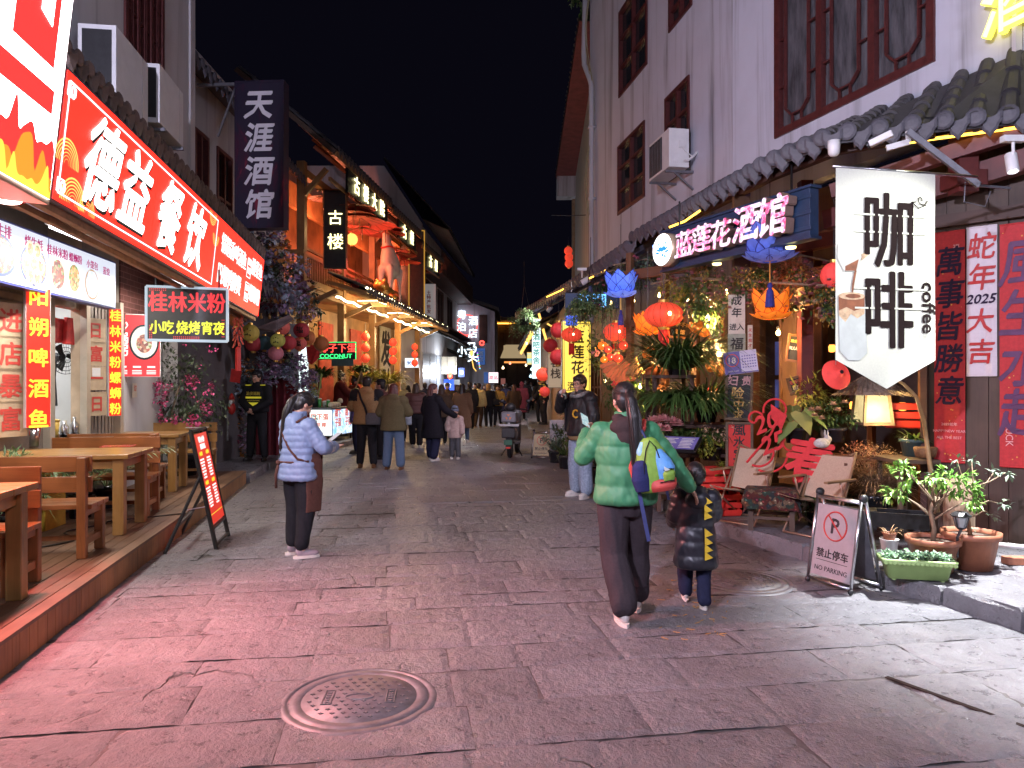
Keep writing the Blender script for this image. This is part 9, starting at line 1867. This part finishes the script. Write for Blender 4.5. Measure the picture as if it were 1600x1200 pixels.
def child_extra(o,S,MH,sc_):
 for k,z in enumerate((1.36,1.26,1.18,.97,.87,.78,.69)):
  m=MB();yb=-.24 if z<1.1 else-.215
  m.prism([(.07,-.055),(.07,.055),(.165,-.02)],yb,yb+.03);m.v=[(x,y_-.0,z+zz)for x,y_,zz in m.v];addpart(o,S,m,'spike',YSP)
 t=MB();t.ell((0,-.14,1.36),(.16,.10,.13),0,16,10);t.ell((0,-.06,1.46),(.15,.11,.07),0,16,10);blob_build(sc_(t),'hood',BPUF,o,.009,3)
 m=MB();m.ell((-.27,-.04,1.22),(.02,.035,.035));addpart(o,S,m,'badge',GREYC,True)
person('small child in a long black puffer coat with yellow dinosaur spikes',CPOS,rad(-4),1.07,.010,1.42,pose=dict(aL=(-.09,.22,.11),kL=(-.09,.20,.47),pitchL=rad(12),aR=(.08,-.14,.085),kR=(.10,.04,.46),pitchR=rad(-8),eL=(-.25,.02,1.16),wL=(-.25,.17,1.02),eR=(.24,.08,1.15),wR=(.15,.24,1.06),hy=rad(-10),hp=rad(-8)),top=dict(m=BPUF,zb=.50,w=.05,puff=5,amp=.022,spuff=3,samp=.1,sr=.085,flare=.0,collar=1),legs=dict(m=NAVYC,r=(.115,.10,.085)),shoes=(SHOEW,SOLEW),hair=(HAIRB,'short'),face=False,extra=child_extra)
PBL=cloth_m('pale blue quilted nylon',(.20,.27,.43),.5,18,.12,.06);APR=cloth_m('brown apron',(.10,.045,.035));BW=V((P(466,600,7.05).x,7.05,0))
def blue_extra(o,S,MH,sc_):
 t=MB();t.loft([(.0,.145,.48,.165,.018),(0,.165,.8,.175,.02),(0,.19,1.02,.165,.02),(0,.18,1.2,.12,.02),(0,.165,1.34,.09,.02)],20);t.loft([(.175,.06,.47,.02,.10),(.195,.06,.8,.02,.11),(.205,.05,1.0,.018,.10),(.195,.05,1.08,.015,.06)],14);blob_build(sc_(t),'apron',APR,o,.010,2)
 m=MB();m.tube([(-.10,-.115,1.40),(-.03,-.165,1.27),(.08,-.168,1.13),(.17,-.13,1.03),(.215,-.03,1.0)],.013,6);m.tube([(.215,-.04,1.0),(.10,-.165,.995),(-.06,-.178,.99),(-.2,-.09,1.0)],.012,6);m.tube([(-.08,-.18,.99),(-.10,-.20,.86),(-.11,-.19,.72)],.014,6);m.ell((-.08,-.19,.985),(.03,.02,.025));m.tube([(.12,-.11,1.40),(.12,.0,1.45),(.11,.12,1.38)],.013,6);addpart(o,S,m,'apron_straps',APR,True)
 t=MB();
 for e,w in(((.30,.10,1.13),(.16,.34,1.10)),):pass
 t.cone(lerpv((.305,.08,1.14),(.14,.36,1.12),.28),.074,lerpv((.305,.08,1.14),(.14,.36,1.12),.9),.06);blob_build(sc_(t),'oversleeve',mat('floral oversleeve',(.62,.56,.54),.8,0,.3,40,.1),o,.010,2)
 t=MB();t.loft([(0,-.06,1.38,.12,.10),(0,-.06,1.44,.115,.09),(0,-.03,1.49,.09,.085)],18);t.ell((0,-.115,1.36),(.125,.04,.10),0,16,10);blob_build(sc_(t),'hood',PBL,o,.010,3)
person('woman in a pale blue quilted jacket and brown apron looking down',BW,rad(-38),1.58,.010,pose=dict(aL=(-.12,.02,.075),kL=(-.11,.03,.48),aR=(.10,-.03,.075),kR=(.10,.02,.48),tL=rad(-10),tR=rad(-25),eL=(-.28,.10,1.14),wL=(-.10,.34,1.12),eR=(.305,.08,1.14),wR=(.14,.36,1.12),hy=rad(-4),hp=rad(-28),cL=1,cR=1,pL=(.3,0,1),pR=(-.3,0,1)),top=dict(m=PBL,zb=.80,w=.03,puff=9,amp=.012,spuff=5,samp=.07,sr=.062,sl=.9,boxy=.012,smooth=1),legs=dict(m=BLACKC,r=(.108,.094,.075),zb=.03),shoes=(mat('grey mauve trainers',(.28,.23,.26),.7),SOLEW),hair=(HAIRB,'pony',.52,-.06),extra=blue_extra)
o=thing('phone','phone in the hands of the woman wearing the brown apron','phone',M=tr(BW)@rotz(rad(-38))@tr(.02,.42,1.12)@Matrix.Rotation(rad(-60),4,'X'));mb=MB();mb.box(-.037,.037,-.004,.004,-.075,.075);mb.build('case',[BLACKP],o,bevel=.003);mb=MB();mb.box(-.034,.034,-.0055,-.004,-.07,.07);mb.build('screen',[emit('dim phone screen',(.7,.75,.8),.4)],o)
BJ=cloth_m('black blouson',(.012,.012,.014),.55,14,.2);MPOS=V((P(908,600,10.75).x,10.75,0))
def man_extra(o,S,MH,sc_):
 m=MB()
 for s in(-1,1):m.tube([tuple(MH@V((s*.034+.023*math.cos(a),.101,.087+.019*math.sin(a))))for a in[i*.5236 for i in range(13)]],.0025,5,cap=False);m.tube([tuple(MH@V(q))for q in((s*.057,.099,.09),(s*.078,.0,.085))],.0025,5)
 m.tube([tuple(MH@V(q))for q in((-.011,.102,.09),(.011,.102,.09))],.0025,5);addpart(o,S,m,'glasses',BLACKM)
 m=MB();m.text('C',.17,tr(-.06,.172,1.17)@rotz(math.pi),0,BOLD,.004);addpart(o,S,m,'chest_letter',mat('yellow chenille letter',(.6,.34,.03),.9))
 m=MB();m.tube([(-.1,-.06,1.46),(-.12,.04,1.45),(-.06,.13,1.41),(.06,.13,1.41),(.12,.04,1.45),(.1,-.06,1.46)],.03,8);addpart(o,S,m,'scarf',mat('black white scarf',(.2,.19,.18),.9,0,.9,16,.2),True)
 m=MB();m.loft([(0,.0,.80,.20,.15),(0,0,.87,.2,.15)],20);addpart(o,S,m,'shirt_hem',mat('khaki shirt',(.22,.15,.07),.9),True)
 m=MB();m.box(.20,.24,-.02,.10,.92,1.24);m.tube([(.22,.0,1.24),(.15,-.05,1.42)],.012,6);addpart(o,S,m,'shoulder_bag',BLACKC)
person('tall man in glasses and a black jacket lifting a cup to his mouth',MPOS,rad(128),1.79,.010,fem=False,pose=dict(aL=(-.13,.02,.075),aR=(.13,-.04,.075),kL=(-.11,.03,.48),kR=(.11,.02,.48),tL=rad(15),tR=rad(-15),eR=(.33,.10,1.24),wR=(.10,.27,1.44),eL=(-.29,.03,1.13),wL=(-.31,.16,.90),hy=rad(4),hp=rad(-6),cR=1.1,pR=(-1,0,.2)),top=dict(m=BJ,zb=.86,w=.035,puff=0,sr=.072,boxy=.01,cuff=.8,spuff=0),legs=dict(m=DENIML,r=(.108,.102,.098),hip=1.02),shoes=(SHOEW,SOLEW),hair=(HAIRB,'short'),extra=man_extra)
o=thing('drink_cup','clear plastic cup held to the mouth of the man in glasses','cup',M=tr(MPOS)@rotz(rad(128))@tr(.07,.285,1.50)@Matrix.Rotation(rad(-35),4,'X'));mb=MB();mb.lathe([(0,-.07),(.028,-.07),(.042,.05),(.0,.05)],14);mb.build('cup',[mat('clear drink',(.35,.42,.36),.15)],o,True);mb=MB();mb.lathe([(.044,.05),(.044,.062),(0,.07)],14);mb.build('lid',[WHITEPL],o)
HIVIS=emit('glowing yellow tape',(.85,.78,.05),.28,(.7,.6,.05))  # emission stands in for light thrown back by the tape
def guard_extra(o,S,MH,sc_,txt=True):
 m=MB();m.box(-.155,.155,.148,.155,1.19,1.225);m.prism([(-.10,1.115),(.10,1.115),(0,1.04)],.150,.156)
 for s in(-1,1):m.box(s*.15-.04,s*.15+.04,-.02,.10,1.435,1.45)
 m.tube([(.19*math.cos(a),.145*math.sin(a),1.207)for a in[i*.4488 for i in range(15)]],.014,6,cap=False);addpart(o,S,m,'reflective_tape',HIVIS)
 if txt:m=MB();m.text('治安巡防',.07,tr(0,.158,1.285)@rotz(math.pi),0,BOLD,.002);m.text('HANXUNFANG',.036,tr(0,.158,1.15)@rotz(math.pi),0,None,.002);addpart(o,S,m,'chest_lettering',mat('yellow uniform print',(.7,.58,.08),.6))
GC=V((P(402,600,14.5).x,14.5,.14))
person('security guard in black uniform with yellow bands standing hands clasped by the arch',GC,rad(172),1.77,.014,fem=False,pose=dict(eL=(-.27,.06,1.13),wL=(-.05,.22,.99),eR=(.27,.06,1.13),wR=(.05,.22,.97),cL=.8,cR=.8,aL=(-.15,0,.075),aR=(.15,0,.075),kL=(-.12,.02,.48),kR=(.12,.02,.48),hy=rad(-14),tL=rad(12),tR=rad(-12)),top=dict(m=BLACKC,zb=.93,w=.03,sr=.066),legs=dict(m=BLACKC,r=(.10,.085,.066)),shoes=(SHOEB,BLACKP),hair=(HAIRB,'short'),hat=(BLACKC,'cap'),extra=guard_extra)
def F_(px,Y):
 x=P(px,600,Y).x;k=lambda K:next((a+(c-a)*(Y-b)/(d-b)for(a,b),(c,d)in zip(K,K[1:])if b<=Y<=d),None);r_,l_=k(KR),k(KL)
 return V((x,Y,.14 if(r_ is not None and x>r_-.05)or(l_ is not None and x<l_+.05)else 0))
TAN_=cloth_m('tan parka',(.27,.17,.08),.75);OLV=cloth_m('olive parka',(.10,.085,.045),.8);MARP=cloth_m('maroon puffer',(.10,.035,.03),.6);LONGB=cloth_m('black wool coat',(.016,.015,.02),.9);PINKC=cloth_m('cream pink jacket',(.46,.34,.31),.8);BRC=cloth_m('brown wool coat',(.19,.11,.065),.9);CRP=cloth_m('cream yellow puffer',(.50,.40,.18),.7);MUS=cloth_m('mustard jacket',(.36,.22,.06),.8);BURG=cloth_m('burgundy coat',(.10,.02,.03),.85);ROBE=cloth_m('maroon robe',(.10,.018,.018),.85);BRNC=cloth_m('dark brown coat',(.07,.045,.03),.85)
person('man in a tan hooded parka with black shoulders seen from behind',F_(573,14.5),rad(3),1.80,.014,fem=False,pose=dict(aL=(-.13,.03,.075),aR=(.13,-.02,.075),eL=(-.29,.08,1.14),wL=(-.16,.28,1.1),eR=(.29,.06,1.14),wR=(.2,.26,1.08)),top=dict(m=TAN_,m2=BLACKC,zb=.82,w=.045,puff=3,amp=.008,sr=.075,hood=True,paint=lambda c:1 if(c.z>1.26 and abs(c.x)>.155)else 0),legs=dict(m=BLACKC,r=(.10,.085,.07)),shoes=(SHOEBR,SHOEBR),hair=(HAIRB,'short'),face=False)
o=thing('shoulder_bag','grey shoulder bag with a strap on the man in the tan parka','bag',M=tr(F_(573,14.5))@rotz(rad(3)));mb=MB();mb.loft([(.16,-.24,.86,.14,.05),(.16,-.24,.9,.15,.06),(.16,-.24,1.06,.15,.06),(.16,-.24,1.09,.14,.05)],16);mb.build('bag',[GREYC],o,True);mb=MB();mb.tube([(-.14,-.12,1.52),(-.08,-.235,1.36),(.0,-.26,1.2),(.04,-.26,1.06)],.02,6);mb.tube([(.28,-.18,1.08),(.3,-.05,1.15)],.015,6);mb.build('strap',[BLACKC],o)
person('woman with reddish bob in an olive hooded parka seen from behind',F_(615,14.2),rad(-6),1.66,.014,pose=dict(eL=(-.29,.04,1.13),wL=(-.2,.22,1.06),eR=(.29,.05,1.14),wR=(.2,.25,1.12),aL=(-.14,0,.075),aR=(.14,.0,.075),kL=(-.12,.02,.48),kR=(.12,.02,.48)),top=dict(m=OLV,zb=.78,w=.05,sr=.078,hood=True,boxy=.015),legs=dict(m=DENIM,r=(.108,.095,.09)),shoes=(SHOEBR,SHOEBR),hair=(HAIRR,'bob',.2),face=False)
person('man in a black cap and maroon top standing behind the tan parka',F_(596,16.2),rad(75),1.76,.016,fem=False,top=dict(m=MARP,zb=.86,w=.03),legs=dict(m=BLACKC,r=(.10,.085,.07)),shoes=(SHOEB,BLACKP),hair=(HAIRB,'short'),hat=(BLACKC,'cap'))
person('child in a colourful hooded jacket half hidden at the coconut stall',F_(556,17.5),rad(100),1.55,.016,1.1,top=dict(m=mat('colourful print jacket',(.12,.10,.35),.7,0,.9,9,.1),zb=.82,w=.04),legs=dict(m=NAVYC),shoes=(SHOEB,BLACKP),hair=(HAIRB,'short'))
person('woman in a maroon puffer jacket and black trousers walking away',F_(650,19.2),rad(10),1.68,.016,pose=dict(aL=(-.08,.12,.08),aR=(.09,-.1,.075)),top=dict(m=MARP,zb=.90,w=.045,puff=5,amp=.012,spuff=3,samp=.06,sr=.07),legs=dict(m=BLACKC,r=(.10,.09,.085)),shoes=(SHOEW,SOLEW),hair=(HAIRBR,'bob',.16),face=False)
o=thing('shopping_bag','pale blue carrier bag carried by the woman in maroon','bag',F_(637,18.9)+Z*.62);mb=MB();mb.loft([(0,0,-.02,.10,.05),(0,0,.02,.11,.06),(0,0,.22,.10,.04),(0,0,.27,.06,.02),(0,0,.36,.015,.01)],12);mb.build('bag',[mat('pale carrier bag',(.4,.48,.58),.4,0,.3,12,.2)],o,True)
LBW=F_(676,15.9)
person('woman in a long black coat with dark red hair reaching for the small child',LBW,rad(-40),1.66,.014,pose=dict(hy=rad(-38),eR=(.32,.10,1.12),wR=(.36,.34,1.0),hdR=(.2,1,-.2),eL=(-.26,-.02,1.13),aL=(-.10,.05,.075),aR=(.11,-.08,.075)),top=dict(m=LONGB,zb=.50,w=.035,sr=.07,flare=.025,name='coat'),legs=dict(m=NAVYC,r=(.105,.10,.10)),shoes=(SHOEW,SOLEW),hair=(HAIRR,'long',.34))
def kid_extra(o,S,MH,sc_):
 m=MB();m.box(-.09,.09,.17,.185,.93,1.0);addpart(o,S,m,'pocket_flap',PINKC)
person('toddler in a cream pink jacket and grey blue beanie facing the camera',F_(711,16.2),rad(170),1.16,.014,1.38,pose=dict(eL=(-.26,.04,1.13),wL=(-.28,.10,.9),eR=(.26,.08,1.14),wR=(.22,.2,1.02),hy=rad(12)),top=dict(m=PINKC,zb=.72,w=.05,sr=.08,hood=True),legs=dict(m=GREYC,r=(.115,.10,.085)),shoes=(SHOEW,SOLEW),hair=(HAIRB,'short'),hat=(cloth_m('grey blue knit',(.16,.18,.25),.95,60,.5),'beanie'),extra=kid_extra)
person('woman in a brown wool coat with loose black hair walking away',F_(722,20.6),rad(-14),1.66,.016,pose=dict(aL=(-.08,-.16,.09),aR=(.10,.18,.08),kL=(-.10,.02,.48),kR=(.1,.14,.48)),top=dict(m=BRC,zb=.44,w=.035,flare=.03,sr=.07,name='coat'),legs=dict(m=DENIM,r=(.09,.07,.06)),shoes=(SHOEW,SOLEW),hair=(HAIRB,'long',.32),face=False)
person('toddler in a yellow fleece hat carried at the inn front',F_(631,21)+Z*.72,rad(-30),.95,.016,1.45,top=dict(m=CRP,zb=.75,w=.05),legs=dict(m=CRP),hair=None,hat=(CRP,'hood'),face=False)
person('woman in a dark brown jacket holding the toddler in yellow',F_(637,21.4),rad(20),1.62,.018,pose=dict(eL=(-.28,.08,1.13),wL=(-.1,.26,1.05),eR=(.28,.08,1.13),wR=(.1,.26,1.05)),top=dict(m=BRNC,zb=.82,w=.04),legs=dict(m=BLACKC),shoes=(SHOEB,BLACKP),hair=(HAIRB,'bob'),face=False)
person('stall keeper in black behind the woman with the apron',F_(478,20.5),rad(160),1.62,.018,pose=dict(eL=(-.27,.06,1.13),wL=(-.12,.26,1.0),eR=(.27,.06,1.13),wR=(.12,.26,1.0)),top=dict(m=BLACKC,zb=.80,w=.03),legs=dict(m=BLACKC),shoes=(SHOEB,BLACKP),hair=(HAIRB,'short'),hat=(GREYC,'cap'))
def robe_extra(o,S,MH,sc_):
 m=MB();m.tube([(-.06,.1,1.44),(0,.16,1.3)],.012,5);m.tube([(.06,.1,1.44),(0,.16,1.3)],.012,5);m.tube([(-.08,-.04,1.45),(0,-.085,1.46),(.08,-.04,1.45)],.012,5);addpart(o,S,m,'white_collar',SHOEW)
 m=MB();m.tube([(.25,.2,.8),(.28,.5,1.75)],.018,6);addpart(o,S,m,'staff',mat('pale bamboo staff',(.45,.35,.2),.6))
for k,(px,Y,h,r_,lab)in enumerate(((533,21.6,1.86,-70,'taller figure in a maroon robe with hair bun beside the coconut stall'),(553,22.4,1.72,-60,'shorter figure in a maroon robe with a raised staff'))):
 person(lab,F_(px,Y),rad(r_),h,.018,pose=dict(eR=(.28,.12,1.18),wR=(.26,.26,1.1),eL=(-.26,.08,1.12),wL=(-.12,.25,1.08)),top=dict(m=ROBE,zb=.12,w=.05,flare=.05,sr=.085,cuff=1.25,name='robe'),shoes=(SHOEB,BLACKP),hair=(HAIRB,'bun'),extra=robe_extra,group='robed figures at the stall')
far_=[(690,20.0,10,1.64,BRNC,.78,BLACKC,(HAIRBR,'bob'),None,'person in a brown jacket behind the long black coat'),(699,27,178,1.68,BRNC,.8,BLACKC,(HAIRB,'short'),(GREYC,'beanie'),'man in a grey beanie facing the camera by the blue screen'),(734,26.5,5,1.72,BLACKC,.6,BLACKC,(HAIRB,'short'),None,'man in a long black coat beside the cream puffer'),(748,27.5,-25,1.68,CRP,.82,BRNC,(HAIRB,'short'),None,'person in a cream yellow puffer jacket seen side on'),(763,28,15,1.64,BLACKC,.80,BLACKC,(HAIRBR,'short'),(TAN_,'hood'),'person in a black backpack jacket with a tan hood'),(778,28.2,165,1.62,MUS,.86,BLACKC,(HAIRBR,'bob'),None,'smiling woman in a mustard jacket with a dark handbag'),(803,29,10,1.64,BRNC,.45,CHARC,(HAIRR,'long'),None,'long haired woman in a brown coat right of the scooter'),(815,33.5,-8,1.74,BURG,.35,BLACKC,None,(BURG,'hood'),'person in a hooded burgundy long coat walking away'),(789,33,20,1.66,NAVYC,.8,NAVYC,(HAIRB,'short'),None,'person in navy walking beside the hooded burgundy coat'),(843,28.5,-150,1.70,BLACKC,.85,BLACKC,(HAIRB,'short'),None,'man in black turned to the second security guard'),]
for px,Y,r_,h,tm,zb,lm,hr,ht,lab in far_:
 person(lab,F_(px,Y),rad(r_),h,.02,pose=dict(aL=(-.10,R.uniform(-.12,.12),.075),aR=(.10,R.uniform(-.12,.12),.075),wL=(-.2,.22,1.05)if R.random()<.4 else(-.25,.07,.9)),top=dict(m=tm,zb=zb,w=.04,sr=.07,puff=5 if tm is CRP else 0,amp=.014),legs=dict(m=lm),shoes=(SHOEB if px not in(778,748)else mat('beige boots',(.36,.24,.15),.7),SOLEW),hair=hr,hat=ht,face=abs(r_)>90)
o=thing('handbag','dark handbag hanging in front of the woman in mustard','bag',F_(775,27.9)+Z*.85);mb=MB();mb.loft([(0,0,0,.14,.05),(0,0,.03,.15,.07),(0,0,.2,.14,.06),(0,0,.24,.1,.03)],14);mb.tube([(-.1,0,.22),(0,.02,.5),(.1,0,.22)],.012,5);mb.build('bag',[BLACKC],o,True)
person('second security guard in dark uniform with armband near the scooter',F_(850,27.5),rad(110),1.78,.018,fem=False,pose=dict(eR=(.3,.1,1.14),wR=(.3,.25,.95)),top=dict(m=BLACKC,zb=.88,w=.03,sr=.066),legs=dict(m=BLACKC),shoes=(SHOEB,BLACKP),hair=(HAIRB,'short'),hat=(BLACKC,'cap'),extra=lambda o,S,MH,sc_:guard_extra(o,S,MH,sc_,False))
cw=person('distant walker in black near the middle of the far crowd',F_(792,41),rad(5),1.70,.026,top=dict(m=BLACKC,zb=.78,w=.04),legs=dict(m=NAVYC),shoes=(SHOEB,BLACKP),hair=(HAIRB,'short'),face=False,group='distant walkers')
cf=person('distant woman with long hair in grey left in the far crowd',F_(772,38),rad(-6),1.62,.026,top=dict(m=GREYC,zb=.6,w=.04),legs=dict(m=BLACKC),shoes=(SHOEB,BLACKP),hair=(HAIRBR,'long'),face=False,group='distant walkers')
crowd=[(797,47,0,PINKC,'distant walker in pale pink right of centre in the crowd'),(805,44,8,NAVYC,'distant walker in navy below the lit canopy'),(812,50,-10,OLV,'distant walker in olive under the orange lintel'),(822,38,4,BLACKC,'distant walker in black nearest the right shop row'),(830,43,10,DENIML,'distant pale denim walker by the tall white sign'),(779,50,0,CRP,'distant cream walker under the red and white sign'),(765,46,12,DENIM,'distant walker in blue at the left edge of the crowd'),(786,55,3,PBL,'farthest pale blue walker below the canopy'),(800,56,-4,BLACKC,'farthest walker in black at the street end'),(818,57,6,CHARC,'farthest charcoal walker on the right'),(756,40,-150,MARP,'distant person in maroon by the far left shops'),(742,36,160,TAN_,'distant person in tan behind the cream puffer'),(827,50,2,DENIM,'distant walker in denim blue on the right'),(808,61,0,NAVYC,'tiny navy walker at the very end of the street'),(790,62,0,CHARC,'tiny charcoal walker at the very end of the street'),(775,58,4,BURG,'tiny burgundy walker at the end under the pink poster'),(714,33,15,BLACKC,'distant person in black behind the brown wool coat'),(664,27,5,NAVYC,'person in navy between maroon puffer and long black coat'),(835,54,0,BLACKC,'tiny walker in black at the end by the right shops'),(783,44,9,NAVYC,'distant navy walker left of the burgundy one')]
for k,(px,Y,r_,m,lab)in enumerate(crowd):dup((cw,cf)[k%3==1],lab,F_(px,Y),rad(r_),swap={BLACKC.name if k%3!=1 else GREYC.name:m})
# parked scooter
SP_=G(797,716);o=thing('scooter','parked electric scooter seen from behind with an orange emblem on its box','scooter',(SP_.x,SP_.y+.1,0),rad(-8))
GS=mat('grey scooter paint',(.16,.17,.18),.35,.2,.15,6,.03)
for y_,nm in((0.0,'rear_wheel'),(1.22,'front_wheel')):
 q=tr(0,y_,.22)@Matrix.Rotation(rad(90),4,'Y');mb=MB();mb.lathe([(.15,-.04),(.20,-.045),(.22,-.02),(.22,.02),(.20,.045),(.15,.04)],28,0,q,cap=False);w_=mb.build(nm,[BLACKP],o,True);mb=MB();mb.lathe([(.0,-.03),(.15,-.035),(.155,.0),(.15,.035),(0,.03)],20,0,q,cap=False);mb.build('rim',[GREYM],w_,True)
mb=MB();mb.ell((0,.16,.52),(.15,.38,.17),0,18,10);mb.ell((0,-.10,.55),(.11,.16,.14),0,16,10);mb.loft([(0,.55,.28,.17,.28),(0,.6,.33,.18,.30)],16);mb.cone((0,1.02,.35),.12,(0,.88,.92),.13);mb.ell((0,.86,.95),(.17,.10,.13),0,16,10);mb.ell((0,1.2,.40),(.09,.22,.08),0,14,8);blob_build(mb,'body',GS,o,.018,3)
mb=MB();mb.loft([(0,.25,.70,.15,.36),(0,.23,.76,.155,.37),(0,.2,.79,.13,.34)],20);mb.build('seat',[BLACKP],o,True)
mb=MB();mb.box(-.17,.17,-.27,.05,.80,1.04);bx=mb.build('rear_box',[GREYM],o,bevel=.03);mb=MB();
def yemb(cx,cz,r,y_):
 mb=MB()
 for k in range(3):a=rad(90+120*k);b_=a+rad(60);c_=a-rad(60);mb.prism([(cx+r*.35*math.cos(a),cz+r*.35*math.sin(a)),(cx+r*math.cos(a-.55),cz+r*math.sin(a-.55)),(cx+r*math.cos(a+.55),cz+r*math.sin(a+.55))],y_-.004,y_)
 return mb
yemb(0,.92,.07,-.272).build('emblem',[mat('orange emblem',(.7,.2,.02),.4)],bx);yemb(0,.57,.07,-.285).build('tail_emblem',[mat('dark red emblem',(.3,.02,.03),.3)],o)
mb=MB();mb.box(-.15,.15,-.29,-.22,.46,.68);mb.build('tail_panel',[BLACKP],o,bevel=.02);mb=MB();mb.bar((-.22,-.16,.74),(.22,-.16,.74),.05,.05);mb.tube([(-.2,-.16,.74),(-.2,.2,.76)],.015,6);mb.tube([(.2,-.16,.74),(.2,.2,.76)],.015,6);mb.bar((0,-.2,.72),(0,-.2,.86),.05,.03);mb.build('grab_rail',[mat('pale grab rail',(.4,.4,.4),.4,.5,.1)],o)
mb=MB();mb.box(-.09,.09,-.325,-.315,.31,.42);mb.build('number_plate',[mat('green plate',(.04,.16,.10),.5)],o);mb=MB();mb.box(-.05,.05,-.325,-.30,.235,.265);mb.build('tail_light',[emit('red reflector',(.8,.05,.03),.35)],o);mb=MB();mb.bar((0,-.2,.5),(0,-.31,.22),.12,.02);mb.build('mudguard',[BLACKP],o)
mb=MB();mb.tube([(-.34,.76,1.02),(-.2,.84,1.06),(.2,.84,1.06),(.34,.76,1.02)],.016,8);mb.build('handlebar',[BLACKM],o)
for s in(-1,1):mb=MB();mb.tube([(s*.24,.84,1.06),(s*.3,.86,1.22)],.008,6);mb.ell((s*.31,.85,1.25),(.06,.02,.045),0,12,8);mb.build('mirror',[BLACKP],o,True)
mb=MB();mb.ell((0,.02,1.13),(.13,.14,.10),0,16,10);h_=mb.build('helmet',[BLACKP],None,True);tag(h_,'black helmet resting on the rear box of the scooter','helmet',M=tr(o.location)@rotz(rad(-8)))
mb=MB();mb.bar((.1,.35,.25),(.24,.25,.02),.02,.02);mb.bar((-.1,.35,.25),(-.24,.25,.02),.02,.02);mb.build('stand',[BLACKM],o)
# tidy up
bpy.data.scenes.remove(TMP)
